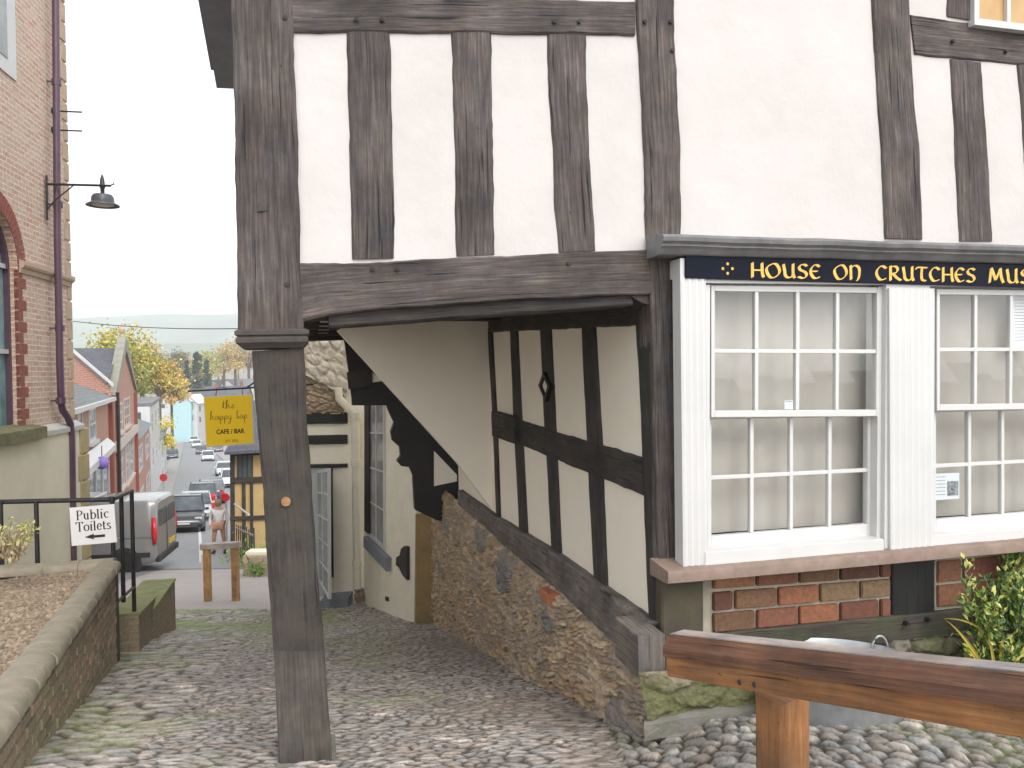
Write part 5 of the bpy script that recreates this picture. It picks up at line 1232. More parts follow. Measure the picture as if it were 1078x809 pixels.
# upper white window
su = ws(15, 40)[0]; zu = ws(15, 85)[1]
bm = BM(); prism(bm, [wp(su, zu, .02), wp(su+1.3, zu, .02), wp(su+1.3, zu+2, .02), wp(su, zu+2, .02)], -lnor*.1); uw = obj('upper_window', bm, m_white, BB)
bm = BM(); prism(bm, [wp(su+.28, zu+.2, .03), wp(su+1.1, zu+.2, .03), wp(su+1.1, zu+1.9, .03), wp(su+.28, zu+1.9, .03)], -lnor*.02); obj('glass', bm, m_palegl, uw)
# maroon downpipe
DPL = thing('drainpipe', PB2.hit(70, 580, .2), 'glossy maroon rainwater downpipe with a swan neck running down the corner of the brick building', 'drainpipe')
bm = BM(); tube(bm, [PB2.hit(x, y, .12) for x, y in ((56.5, -90), (58.5, 0), (59.5, 120), (60.5, 250), (63, 380), (64.5, 425), (66, 432), (71, 439), (74, 446), (75.5, 460), (77.5, 600))], .052, 10); obj('pipe', bm, m_purple, DPL, smooth='auto')
for y in (90, 219, 349, 425):
    bm = BM(); c0 = PB2.hit(58.3+y*.0135, y, .12); sweep(bm, [(c0, lnor, ldir), (c0+Z*.09, lnor, ldir)], circ(.068, 12)); bar(bm, c0+Z*.045, c0+Z*.045-lnor*.13+ldir*-.05, .03, .03, n=1); obj('collar', bm, m_purple, DPL)
for y in (117, 137):
    p = PB2.hit(55, y, 0); T = thing('wall_stay', p, 'thin iron stay jutting from the brick wall above the lamp, '+('upper' if y == 117 else 'lower')+' of two', 'bracket', 'iron stays on the brick wall')
    bm = BM(); tube(bm, [p, p+lnor*.42], .012, 6); obj('rod', bm, m_iron, T); bm = BM(); lathe(bm, p, [(.05, 0), (.05, .03), (.02, .05)], 10, M=lnor.to_track_quat('Z', 'Y').to_matrix().to_4x4()); obj('boss', bm, m_iron, T)
# wall lamp
pl0 = PB2.hit(49, 194, .02); LA = thing('wall_lamp', pl0, 'black enamel shade wall lamp on a long swan arm fixed to the brick building', 'street lamp')
bm = BM(); a = PB2.hit(49, 185, .03); b__ = PB2.hit(49.5, 232, .03); bar(bm, a, b__, .05, .02, upv=lnor, n=2); obj('back_plate', bm, m_iron, LA)
La = .3
while True:
    p = pl0+lnor*La
    q = cam.matrix_world.inverted() @ p; pxx = CX+F*q.x/(-q.z)
    if pxx > 107.5 or La > 3: break
    La += .01
Le = pl0+lnor*La
bm = BM(); tube(bm, [pl0, Le+lnor*.12], .019, 8); tube(bm, [b__+Z*.15, b__+Z*.3+lnor*.12, pl0+lnor*.38], .01, 6); tube(bm, [Le+lnor*.06, Le+lnor*.1+Z*.0, Le+lnor*.17+Z*.03, Le+lnor*.15+Z*.05], .01, 6); obj('arm', bm, m_iron, LA, smooth='auto')
bm = BM(); lathe(bm, Le, [(.005, .17), (.02, .13), (.03, .09), (.035, .02), (.05, 0), (.03, -.05), (.028, -.12)][::-1], 14); obj('finial', bm, m_iron, LA, smooth='auto')
bm = BM(); lathe(bm, Le-Z*.12, [(.03, 0), (.13, -.02), (.155, -.06), (.16, -.13), (.23, -.17), (.235, -.185), (.22, -.18), (.15, -.14), (.14, -.07), (.03, -.03)], 28, close=False); obj('lamp_shade', bm, simple('grey_enamel', (.05, .055, .065), (.08, .085, .10), 6, .4, 0), LA, smooth='auto')
bm = BM(); lathe(bm, Le-Z*.28, [(.0, .05), (.10, .04), (.155, .01), (.16, -.01), (.10, -.025), (.001, -.03)], 20, close=False); obj('lens', bm, simple('frosted_lamp_glass', (.6, .52, .45), None, 3, .3, 0), LA, smooth=True)

# overhead wire
wr_ = thing('overhead_wire', wp(-.1, 0), 'thin overhead wire strung across the street from the brick building', 'wire')
a = at(70, 337.5, 12.6); b__ = at(262, 346, 9.5); bm = BM(); tube(bm, [a.lerp(b__, i/20)-Z*.05*4*(i/20)*(1-i/20) for i in range(21)], .006, 5); obj('cable', bm, m_iron, wr_)

# ================================================================== YELLOW CAFE SIGN
CSo = at(241, 411, 11.6); CS = thing('cafe_sign', CSo, 'square yellow hanging cafe sign with a thin white edge beside the crutch post', 'sign')
c4 = [at(214.5, 418, 11.6), at(265.5, 415, 11.4), at(267.5, 467.5, 11.4), at(217, 471, 11.6)]
xa_ = (c4[1]-c4[0]).normalized(); ya_ = (c4[0]-c4[3]).normalized(); nC = -(xa_.cross(ya_)).normalized()
if nC.y > 0: nC = -nC
bm = BM(); prism(bm, c4, -nC*.03); obj('board', bm, m_white, CS)
m_yel = simple('yellow_sign_paint', (.80, .53, .012), (.76, .50, .012), 3, .5, 0)
bm = BM(); ctr = sum(c4, Vector())/4; prism(bm, [ctr+(p-ctr)*.965+nC*.003 for p in c4], -nC*.006); obj('face', bm, m_yel, CS)
wC = (c4[1]-c4[0]).length; hC = (c4[0]-c4[3]).length; o_ = c4[3]+nC*.0045
SCR = {'t': (.34, [[(.05, .1), (.12, .5), (.18, .98), (.14, .2), (.28, .1)], [(.02, .62), (.3, .7)]]), 'h': (.52, [[(.02, .02), (.14, .6), (.2, 1.05), (.1, .9), (.1, 0)], [(.1, .25), (.28, .5), (.32, .1), (.5, .1)]]), 'e': (.36, [[(.04, .16), (.26, .36), (.14, .46), (.06, .2), (.16, .02), (.36, .14)]]),
 'a': (.48, [[(.36, .42), (.12, .4), (.06, .12), (.22, .04), (.36, .4), (.34, .08), (.48, .12)]]), 'p': (.46, [[(.06, .4), (.1, -.5), (.12, .1), (.26, .46), (.36, .24), (.2, .02), (.46, .12)]]), 'y': (.44, [[(.06, .42), (.1, .1), (.26, .1), (.32, .42), (.2, -.5), (.06, -.3), (.44, .16)]]), 'b': (.44, [[(.04, .1), (.16, .9), (.1, .9), (.08, .06), (.26, .36), (.3, .08), (.14, .02), (.44, .14)]])}
bm = BM(); letters(bm, 'the', SCR, o_+xa_*wC*.37+ya_*hC*.74, xa_, ya_, nC, hC*.16, nib=.06, ang=20, sp=-.04, fit=wC*.27, thin=.045)
letters(bm, 'happy', SCR, o_+xa_*wC*.11+ya_*hC*.53, xa_, ya_, nC, hC*.17, nib=.06, ang=20, sp=-.04, fit=wC*.46, thin=.045)
letters(bm, 'bap', SCR, o_+xa_*wC*.66+ya_*hC*.53, xa_, ya_, nC, hC*.17, nib=.06, ang=20, sp=-.04, fit=wC*.22, thin=.045); obj('script_lettering', bm, simple('brown_ink', (.16, .09, .02), None, 5, .5, 0), CS)
textmesh('lettering', 'CAFE / BAR', o_+xa_*wC*.52+ya_*hC*.25, xa_, ya_, hC*.125, m_iron, CS, bold=.003)
textmesh('small_lettering', 'EST. 2020', o_+xa_*wC*.54+ya_*hC*.08, xa_, ya_, hC*.07, m_iron, CS)
bm = BM(); a = at(198, 412, 11.65); b__ = at(330, 405, 11.2); tube(bm, [a, b__], .014, 8); tube(bm, [at(228, 411, 11.6), c4[0].lerp(c4[1], .25)], .006, 5); tube(bm, [at(255, 409.5, 11.5), c4[0].lerp(c4[1], .8)], .006, 5)
tube(bm, [at(258, 409.5, 11.5), at(266, 404, 11.45), at(278, 396, 11.4)], .012, 6); tube(bm, [at(225, 411, 11.6), at(232, 407.5, 11.6), at(243, 409.8, 11.6)], .006, 5); obj('bracket', bm, m_iron, CS)

# ================================================================== WOOD BARRIER IN THE LANE
bq = ghit(249, 632); WBo = Vector(bq); WB = thing('lane_barrier', WBo, 'low timber barrier of two orange posts and grey top bar where the cobbles end', 'barrier')
Db = bq.y
for px, yb in ((219, 630.5), (248.5, 632)):
    p = at(px, yb, Db); p.z = gz(Db)-.05; t_ = at(px-1.5, 577, Db); bm = BM(); bar(bm, p, Vector((t_.x*.5+p.x*.5, p.y, t_.z)), .115, .115, upv=Vector((.3, 1, 0)), n=5, seed=px); obj('post', bm, m_softwood, WB, smooth='auto')
a = at(212, 575.5, Db); b__ = at(253, 573.5, Db); bm = BM(); bar(bm, a, b__, .16, .11, n=8, seed=4); obj('top_bar', bm, m_railcap, WB, smooth='auto')
bm = BM(); p = at(214.5, 592, Db+.05); prism(bm, [p+Vector((-.05, 0, .13)), p+Vector((.06, 0, .13)), p+Vector((.06, 0, -.13)), p+Vector((-.05, 0, -.13))], Vector((0, .006, 0))); T = obj('notice_sleeve', bm, m_paper, WB)

# ================================================================== VEHICLES
m_rubber = simple('tyre_rubber', (.02, .02, .02), None, 8, .8, 0); m_rim = simple('alloy_rim', (.45, .45, .46), (.3, .3, .31), 8, .35, 0, metal=.6)
m_red = simple('red_lens', (.55, .02, .03), (.4, .015, .02), 8, .2, 0); m_headl = simple('clear_lens', (.6, .62, .65), (.4, .42, .45), 9, .15, 0); m_trim = simple('black_trim', (.03, .03, .032), None, 8, .6, 0)
m_plY = simple('yellow_plate', (.6, .4, .05), None, 3, .5, 0); m_plW = simple('white_plate', (.7, .7, .7), None, 3, .5, 0)
def paint(name, c): return simple('paint_'+name, c, tuple(x*.94 for x in c), 2, .25, 0, coat=.6)
m_cargl = simple('car_glass', (.05, .06, .07), (.10, .12, .13), 2, .06, 0)
def loft(bm, secs, cap=True):
    """secs: list of closed rings with equal counts"""
    rows = [[bm.verts.new(p) for p in s] for s in secs]; n = len(rows[0])
    for i in range(len(rows)-1):
        for k in range(n): bm.faces.new((rows[i][k], rows[i][(k+1) % n], rows[i+1][(k+1) % n], rows[i+1][k]))
    if cap: bm.faces.new(rows[0]); bm.faces.new(rows[-1][::-1])
def ring(x, zb, zt, hw, top=.93, r=.06):
    """car cross-section at station x; rounded box, narrower at the top"""
    return [Vector((x, y, z)) for y, z in ((-hw+r, zb), (hw-r, zb), (hw, zb+r*1.5), (hw, (zb+zt)/2), (hw*top+.0, zt-r), (hw*top-r, zt), (-hw*top+r, zt), (-hw*top, zt-r), (-hw, (zb+zt)/2), (-hw, zb+r*1.5))]
def wheel(par, x, y, r, w=.21):
    sgn = 1 if y > 0 else -1; Mx = Matrix.Rotation(math.pi/2*sgn*-1, 4, 'X')
    bm = BM(); lathe(bm, ORG[par.name]+Vector((x, y, r)), [(r*.62, -w/2), (r*.95, -w/2), (r, -w/2+.03), (r, w/2-.03), (r*.95, w/2), (r*.62, w/2)], 24, M=Mx); wh = obj('wheel', bm, m_rubber, par, smooth='auto')
    bm = BM(); lathe(bm, ORG[par.name]+Vector((x, y, r)), [(r*.63, w*.3), (r*.6, w*.42), (r*.5, w*.35), (r*.2, w*.4), (.001, w*.42)], 20, M=Mx, close=False)
    for k in range(5):
        a = k*2*math.pi/5; c0 = ORG[par.name]+Vector((x, y+sgn*w*.44, r)); bar(bm, c0, c0+Vector((math.cos(a)*r*.58, 0, math.sin(a)*r*.58)), .06, .02, upv=Vector((0, 1, 0)), n=1)
    obj('rim', bm, m_rim, wh, smooth='auto')
def car(name, label, cat, L, Wd, Ht, mp, suv=False, group=None):
    """front points to +x, rests on z=0"""
    T = thing(name, (0, 0, 0), label, cat, group); hw = Wd/2; zb = .2; belt = Ht*.60; hood = Ht*.56; xs = L/2
    bm = BM()
    prof = [(-xs, zb+.18, belt*.86, .86), (-xs+.06, zb+.02, belt*.98, .93), (-xs+.5, zb, belt, .99), (-.3, zb, belt, 1), (xs*.36, zb, belt*.99, 1), (xs*.62, zb, hood*.96, .99), (xs-.35, zb, hood*.84, .96), (xs-.08, zb+.03, hood*.70, .88), (xs, zb+.12, hood*.55, .80)]
    loft(bm, [ring(x, a, b, hw*k) for x, a, b, k in prof]); obj('body', bm, mp, T, smooth='auto')
    # glasshouse
    rx = -xs+(.12 if suv else .35); g = [(rx-.02, belt-.02, belt+.02), (rx+(.16 if suv else .42), belt-.02, Ht-.03), (.1, belt-.02, Ht), (xs*.16, belt-.02, Ht-.03), (xs*.50, belt-.04, belt+.0)]
    bm = BM(); loft(bm, [[Vector((x, y, z)) for y, z in ((-hw*.94, a), (hw*.94, a), (hw*(.94-.15*(b-belt)/(Ht-belt)), b-.03), (hw*(.90-.15*(b-belt)/(Ht-belt)), b), (-hw*(.90-.15*(b-belt)/(Ht-belt)), b), (-hw*(.94-.15*(b-belt)/(Ht-belt)), b-.03))] for x, a, b in g]); obj('windows', bm, m_cargl, T, smooth='auto')
    bm = BM(); x0, x1 = g[1][0]-.03, g[3][0]+.06; loft(bm, [[Vector((x, y, z)) for y, z in ((-hw*.78, z0-.03), (hw*.78, z0-.03), (hw*.74, z0+.012), (-hw*.74, z0+.012))] for x, z0 in ((x0, Ht-.045), (x0+.15, Ht-.01), (.1, Ht+.005), (x1-.1, Ht-.02), (x1, Ht-.055))]); obj('roof', bm, mp, T, smooth='auto')
    for sg_ in (-1, 1):
        for xa0, xa1 in ((g[1][0]-.3*(not suv)-.08, g[1][0]), (-.05, -.05), (xs*.50-.04, g[3][0])):
            bm = BM(); bar(bm, (xa0, sg_*hw*.945, belt-.01), (xa1, sg_*hw*.80, Ht-.02), .06, .03, n=2); obj('pillar', bm, mp, T)
        bm = BM(); box(bm, (-xs+.05, sg_*hw*.72, belt*.82), (.10, .22, .22 if not suv else .4), bevel=.02); obj('tail_light', bm, m_red, T)
        bm = BM(); box(bm, (xs-.16, sg_*hw*.66, hood*.70), (.16, .30, .13), bevel=.03); obj('headlight', bm, m_headl, T)
        bm = BM(); box(bm, (xs*.36, sg_*hw*1.07, belt+.03), (.12, .16, .12), bevel=.03); obj('mirror', bm, mp, T)
        for x in (-xs*.62, xs*.62): wheel(T, x, sg_*(hw-.10), .31 if not suv else .35)
    bm = BM(); box(bm, (-xs+.02, 0, zb+.18), (.14, Wd*.84, .20), bevel=.04); obj('rear_bumper', bm, m_trim, T)
    bm = BM(); box(bm, (xs-.0, 0, zb+.14), (.10, Wd*.66, .16), bevel=.04); obj('grille', bm, m_trim, T)
    bm = BM(); box(bm, (-xs-.015, 0, belt*.62), (.02, .50, .11)); obj('rear_plate', bm, m_plY, T)
    bm = BM(); box(bm, (xs+.035, 0, zb+.2), (.02, .50, .11)); obj('front_plate', bm, m_plW, T)
    return T
sth = math.atan2(1, -.40)        # heading down the street
mblk = paint('black', (.02, .022, .025)); msil = paint('silver', (.42, .43, .44)); mdk = paint('dark_grey', (.06, .065, .07)); mnav = paint('navy', (.03, .04, .07)); mwht = paint('white', (.72, .73, .74)); mpur = paint('purple_grey', (.14, .10, .13))
proto = car('parked_car', 'black estate car parked directly behind the grey van, facing uphill', 'car', 4.4, 1.8, 1.62, mblk, True, 'cars parked along the street')
suvp = proto
hat = car('parked_car', 'x', 'car', 4.1, 1.76, 1.46, msil, False, 'cars parked along the street')
def place(src, px, py, rz, lbl, mp=None, first=False):
    p = ghit(px, py); base = mblk if src is suvp else msil
    sl = math.atan((gz(p.y+1.5)-gz(p.y-1.5))/3)
    if first: o = src; o.location = p; o.rotation_euler = (0, 0, rz); o['label'] = lbl
    else: o = dup(src, p, rz, lbl, swap={base: mp} if mp else None)
    o.rotation_mode = 'QUATERNION'
    o.rotation_quaternion = (Matrix.Rotation(sl, 3, 'X') @ Matrix.Rotation(rz, 3, 'Z')).to_quaternion()
    return o
up_ = sth+math.pi
place(suvp, 194, 558, up_, 'black off road style car parked directly behind the grey van', first=True)
place(hat, 205, 546, up_, 'silver hatchback with dark windows, second car behind the grey van', first=True)
place(suvp, 213, 535, up_, 'dark grey tall car, last but one of the near kerb row', mdk)
place(suvp, 222, 529, sth, 'navy people carrier with red tail lights at the end of the near row', mnav)
for px, py, mm, src, lb in ((181, 483, mdk, hat, 'small dark car parked alone on the left beneath the yellow tree'), (199, 458, mdk, hat, 'tiny dark car farthest down the street before the blue building'), (204, 466, mwht, hat, 'white car second from the far end of the right hand row'),
        (207, 471, mwht, hat, 'white hatchback just uphill of the second farthest car on the right'), (212, 478, mpur, hat, 'mauve grey car in the middle of the right hand row'), (219, 485, mwht, hat, 'white saloon with dark grille below the yellow sign'),
        (229, 476, mpur, suvp, 'maroon people carrier partly under the yellow sign'), (236, 500, mwht, hat, 'white car right of the white saloon on the right hand row'), (243, 512, mwht, suvp, 'pale van like car nearest the timber shed on the right')):
    place(src, px, py, up_, lb, mm)
# the grey van, broadside with its rear doors to the right
vp = ghit(163, 602); VL, VW, VH = 4.9, 1.95, 1.95
VN = thing('parked_van', (0, 0, 0), 'metallic grey panel van parked broadside behind the public toilets sign', 'van')
mv = paint('van_grey', (.22, .215, .21)); bm = BM()
def vring(x, zb, zt, k=1):
    hw = VW/2*k; return [Vector((x, y, z)) for y, z in ((-hw+.08, zb), (hw-.08, zb), (hw, zb+.12), (hw*1.0, .75), (hw*.985, 1.1), (hw*.90, zt-.12), (hw*.82, zt-.02), (hw*.4, zt+.01), (-hw*.4, zt+.01), (-hw*.82, zt-.02), (-hw*.90, zt-.12), (-hw*.985, 1.1), (-hw, .75), (-hw, zb+.12))]
loft(bm, [vring(0, .40, VH-.10, .93), vring(.06, .34, VH-.03, .98), vring(.3, .28, VH), vring(2.4, .28, VH), vring(3.3, .28, VH-.02), vring(3.62, .28, VH-.12), vring(4.15, .28, 1.30, .98), vring(4.7, .28, 1.06, .93), vring(4.95, .34, .85, .82)]); obj('body', bm, mv, VN, smooth='auto')
bm = BM(); box(bm, (-.01, 0, .42), (.12, VW*.93, .16), bevel=.04); obj('rear_bumper', bm, m_trim, VN)
for sg_ in (-1, 1):
    bm = BM(); tube(bm, [Vector((.045, sg_*VW/2*.985, .82)), Vector((.05, sg_*VW/2*.975, 1.1)), Vector((.07, sg_*VW/2*.93, 1.5))], .07, 8, radii=[.05, .075, .055]); obj('tail_light', bm, m_red, VN, smooth=True)
    bm = BM(); prism(bm, [Vector((x, sg_*(VW/2*k+.006), z)) for x, z, k in ((3.0, 1.2, .975), (3.85, 1.2, .97), (3.60, 1.68, .90), (3.0, 1.68, .91))], Vector((0, -sg_*.01, 0))); obj('door_window', bm, m_cargl, VN)
    bm = BM(); box(bm, (1.6, sg_*(VW/2+.004), .56), (2.9, .03, .12), bevel=.01); obj('side_moulding', bm, m_trim, VN)
    bm = BM(); box(bm, (1.25, sg_*(VW/2*.992+.003), 1.02), (2.3, .02, .028), bevel=.004); obj('slide_rail', bm, m_rim, VN)
    for x in (.78, 3.95):
        bm = BM(); lathe(bm, Vector((x, sg_*(VW/2-.005), .35)), [(.34, 0), (.42, 0), (.42, .012), (.34, .012)], 24, M=Matrix.Rotation(-sg_*math.pi/2, 4, 'X'), close=False); obj('wheel_arch', bm, m_trim, VN)
        wheel(VN, x, sg_*(VW/2-.09), .345, .22)
    bm = BM(); box(bm, (3.75, sg_*VW*.55, 1.28), (.14, .2, .28), bevel=.04); obj('mirror', bm, m_trim, VN)
    bm = BM(); box(bm, (-.006, sg_*.42, 1.45), (.02, .62, .42), bevel=.03); obj('rear_window', bm, m_cargl, VN)
bm = BM(); box(bm, (-.005, 0, 1.0), (.018, .02, 1.2)); obj('door_seam', bm, m_trim, VN)
bm = BM(); box(bm, (-.02, -.42, .66), (.03, .52, .12)); obj('rear_plate', bm, m_plY, VN)
bm = BM(); box(bm, (2.3, 0, VH+.025), (1.2, 1.4, .03), bevel=.01); obj('roof_rack', bm, mwht, VN)
vh = math.pi+R(9); vrot = Matrix.Rotation(vh, 3, 'Z'); vc = vrot @ Vector((0.0, -VW/2*-1, 0))
VN.rotation_euler = (0, 0, vh); VN.location = vp - vrot @ Vector((.05, VW/2, 0)); VN.location.z = gz(VN.location.y)+.02

# ================================================================== STREET HOUSES, LEFT
hd = Vector((-.413, 1, 0)).normalized(); hn = Vector((hd.y, -hd.x, 0)); PH = Plane(Vector((-3.0, 0, 0)), hd, hn)
def hp(D, z, o=0): 
    v_ = Vector((fx(D), D, 0))+hn*o; return Vector((v_.x, v_.y, z))
def hwall(bm, a, b, z0, z1, o=0, depth=8):
    uv = bm.loops.layers.uv.verify(); pts = [hp(a, z0, o), hp(b, z0, o), hp(b, z1, o), hp(a, z1, o)]; L = (pts[1]-pts[0]).length
    uvpoly(bm, pts, [(0, z0), (L, z0), (L, z1), (0, z1)])
    q = [p-hn*depth for p in pts]
    uvpoly(bm, [q[0], pts[0], pts[3], q[3]], [(0, z0), (depth, z0), (depth, z1), (0, z1)]); uvpoly(bm, [pts[1], q[1], q[2], pts[2]], [(0, z0), (depth, z0), (depth, z1), (0, z1)])
    uvpoly(bm, [q[1], q[0], q[3], q[2]], [(0, z0), (L, z0), (L, z1), (0, z1)])
def slope(bm, a, b, z0, o0, z1, o1, th=.1):
    uvpoly(bm, [hp(a, z0, o0), hp(b, z0, o0), hp(b, z1, o1), hp(a, z1, o1)], [(0, 0), ((b-a)*1.08, 0), ((b-a)*1.08, math.hypot(o1-o0, z1-z0)), (0, math.hypot(o1-o0, z1-z0))])
def hwin(par, a, b, z0, z1, cols=2, rows=2, m_fr=None, m_gl=None, o=.03, lab=None, sill=True):
    n = hn; L = lambda t: a+(b-a)*t
    bm = BM(); f_ = .10
    def brd(D0, D1, za, zb_, oo, th=.05): prism(bm, [hp(D0, za, oo), hp(D1, za, oo), hp(D1, zb_, oo), hp(D0, zb_, oo)], -n*th)
    brd(a, a+f_, z0, z1, o); brd(b-f_, b, z0, z1, o); brd(a+f_, b-f_, z0, z0+f_, o-.003); brd(a+f_, b-f_, z1-f_, z1, o-.003)
    for i in range(1, cols): brd(L(i/cols)-.03, L(i/cols)+.03, z0+f_, z1-f_, o-.006)
    for j in range(1, rows): zz = z0+(z1-z0)*j/rows; brd(a+f_, b-f_, zz-.03, zz+.03, o-.01)
    w_ = obj('window', bm, m_fr or m_white, par); bm = BM(); prism(bm, [hp(a+.05, z0+.05, .012), hp(b-.05, z0+.05, .012), hp(b-.05, z1-.05, .012), hp(a+.05, z1-.05, .012)], -n*.03); obj('glass', bm, m_gl or m_glassdk, w_)
    if sill: bm = BM(); prism(bm, [hp(a-.1, z0-.1, .12), hp(b+.1, z0-.1, .12), hp(b+.1, z0, .12), hp(a-.1, z0, .12)], -n*.12); obj('sill', bm, m_fr or m_white, w_)
def zat(px, py): return PH.hit(px, py).z
def Dat(px): return PH.hit(px, 400).y
m_stonelt = simple('pale_window_stone', (.55, .47, .42), (.48, .41, .36), 3, .8, 0)
# A: low terrace house with a shop
A0, A1 = 17.5, Dat(113); ze = zat(113, 418)
HA = thing('terraced_house', hp(A1, gz(A1)), 'salmon brick terraced shop with a low pale slate roof next to the brick building corner', 'house')
bm = BM(); hwall(bm, A0, A1, -9, ze); obj('wall', bm, m_brickS, HA)
bm = BM(); slope(bm, A0, A1, ze-.05, .25, ze+1.6, -3.6); slope(bm, A0, A1, ze-.05, -8, ze+1.6, -3.6); obj('roof', bm, m_slate_lt, HA)
bm = BM(); prism(bm, [hp(A0, ze-.14, .28), hp(A1, ze-.14, .28), hp(A1, ze-.02, .28), hp(A0, ze-.02, .28)], -hn*.1); obj('gutter', bm, m_white, HA)
hwin(HA, Dat(92), Dat(99), zat(95, 466), zat(95, 429), 1, 2, m_gl=simple('blue_reflecting_glass', (.12, .16, .26), (.2, .26, .38), 2, .1, 0))
hwin(HA, Dat(80), Dat(85), zat(82, 466), zat(82, 432), 1, 2)
bm = BM(); z_ = zat(100, 478); prism(bm, [hp(A0, z_, .3), hp(A1-.9, z_, .3), hp(A1-.9, z_+.25, .05), hp(A0, z_+.25, .05)], -Z*.2); obj('shop_canopy', bm, m_white, HA)
bm = BM(); prism(bm, [hp(A0, z_-.3, .06), hp(A1-1.0, z_-.3, .06), hp(A1-1.0, z_-3, .06), hp(A0, z_-3, .06)], -hn*.05); sf = obj('shop_window', bm, m_glassdk, HA)
for k in range(6): D_ = A0+.3+k*(A1-1.3-A0)/5; bm = BM(); prism(bm, [hp(D_-.05, z_-3, .10), hp(D_+.05, z_-3, .10), hp(D_+.05, z_-.25, .10), hp(D_-.05, z_-.25, .10)], -hn*.06); obj('mullion', bm, m_white, sf)
lb = hp(Dat(91), zat(91, 490), .35); T = thing('purple_lantern', lb, 'round purple shop lantern hanging under the white canopy', 'lantern'); bm = BM(); lathe(bm, lb, [(.001, -.2), (.13, -.15), (.19, 0), (.13, .15), (.001, .2)], 14, close=False); obj('globe', bm, simple('purple_shade', (.26, .17, .50), None, 4, .5, 0), T, smooth=True)
bm = BM(); tube(bm, [lb+Z*.18, lb+Z*.5], .012); obj('cord', bm, m_iron, T)
# party parapet
bm = BM(); uvpoly(bm, [hp(A1, ze-.3, .1), hp(A1, ze+.35, .1), hp(A1, ze+4.15, -3.7), hp(A1, ze-.3, -3.7)], [(0, 0), (0, .6), (3.8, 4.4), (3.8, 0)]); obj('parapet', bm, m_brickS, HA)
bm = BM(); prism(bm, [hp(A1-.15, ze+.35, .2), hp(A1+.15, ze+.35, .2), hp(A1+.15, ze+4.25, -3.7), hp(A1-.15, ze+4.25, -3.7)], Z*.12); obj('parapet_coping', bm, m_white, HA)
# B: tall gabled house
B0, Bm, B1 = Dat(118.5), Dat(131), Dat(141.5); zeB = zat(119, 413); zap = zat(131, 358)
HB = thing('gabled_house', hp(Bm, gz(Bm)), 'tall red brick house with steep street gable, stone finial and blue slate roof', 'house')
bm = BM(); uv = bm.loops.layers.uv.verify()
zr = zap-.35; pts = [(A1, -10), (B1, -10), (B1, zeB), (Bm, zr), (B0, zeB), (A1, zeB)]; uvpoly(bm, [hp(D, z) for D, z in pts], [(D*1.08, z) for D, z in pts])
for D_ in (A1, B1): uvpoly(bm, [hp(D_, -10), hp(D_, zeB), hp(D_, zeB, -9), hp(D_, -10, -9)], [(0, 0), (0, 9), (9, 9), (9, 0)])
obj('wall', bm, m_brickS, HB)
bm = BM()
for D_ in (A1-.2, B1+.2): uvpoly(bm, [hp(D_, zeB-.05, -.15), hp(D_, zeB-.05, -12), hp(Bm, zr-.05, -12), hp(Bm, zr-.05, -.15)], [(0, 0), (12, 0), (12, 6), (0, 6)])
obj('roof', bm, m_slate, HB)
bm = BM()
for D_, D2 in ((B0-.35, B0), (B1+.35, B1)): prism(bm, [hp(D_, zeB-.1, .12), hp(Bm, zap+.15, .12), hp(Bm, zr-.15, .12), hp(D2+(.3 if D2 == B0 else -.3), zeB-.1, .12)], -hn*.35)
obj('gable_coping', bm, simple('green_grey_stone', (.30, .29, .24), (.22, .22, .17), 3, .9), HB)
bm = BM(); lathe(bm, hp(Bm, zap, -.05), [(.14, -.1), (.09, .12), (.07, .25), (.13, .36), (.14, .46), (.07, .58), (.02, .72)], 10); obj('finial', bm, m_sand, HB)
bm = BM()
for D_ in (A1+.3, B0+.9, B1-.5): bm = BM(); prism(bm, [hp(D_-.25, -10, .14), hp(D_+.25, -10, .14), hp(D_+.25, zeB-.3, .14), hp(D_-.25, zeB-.3, .14)], -hn*.14); obj('pilaster', bm, m_redgauge, HB)
for (pa_, pb__, yt, yb, c_) in ((124.5, 127.5, 425, 457, 2), (129.5, 135.5, 420, 452, 3), (124, 128, 473, 520, 2), (130, 138, 468, 515, 3)):
    hwin(HB, Dat(pa_), Dat(pb__), zat(pa_, yb), zat(pa_, yt), c_, 3, m_fr=m_stonelt)
bm = BM(); z_ = zat(131, 460); prism(bm, [hp(B0, z_-.25, .16), hp(B1, z_-.25, .16), hp(B1, z_+.15, .16), hp(B0, z_+.15, .16)], -hn*.15); obj('string_course', bm, m_stonelt, HB)
bm = BM(); tube(bm, [hp(B0-.5, zeB, .2), hp(B0-.5, -8, .2)], .07, 6); obj('drainpipe', bm, m_iron, HB)
# C, D and the run of white houses beyond
def terrace(D0, D1, yE_px, rise, mw, mr, lbl, nm='terraced_house', wins=2, dep=7, o=0, rows=2):
    px = 200-2460/D0 if False else None
    z1 = yE_px; T = thing(nm, hp(D1, gz(D1)), lbl, 'house'); bm = BM(); hwall(bm, D0, D1, gz(D1)-2, z1, o, dep); obj('wall', bm, mw, T)
    if rise: bm = BM(); slope(bm, D0-.1, D1+.1, z1-.05, o+.2, z1+rise, o-dep/2); slope(bm, D0-.1, D1+.1, z1-.05, o-dep-.2, z1+rise, o-dep/2); obj('roof', bm, mr, T)
    else: bm = BM(); prism(bm, [hp(D0, z1, o+.15), hp(D1, z1, o+.15), hp(D1, z1, o-dep), hp(D0, z1, o-dep)], Z*.25); obj('roof', bm, mr, T)
    for k in range(wins):
        a = D0+(k+.25)*(D1-D0)/wins; b = D0+(k+.75)*(D1-D0)/wins
        for r in range(rows): zt = z1-.6-r*2.6; hwin(T, a, b, zt-1.5, zt, 2, 2, sill=False, o=o+.03 if not o else .03)
    return T
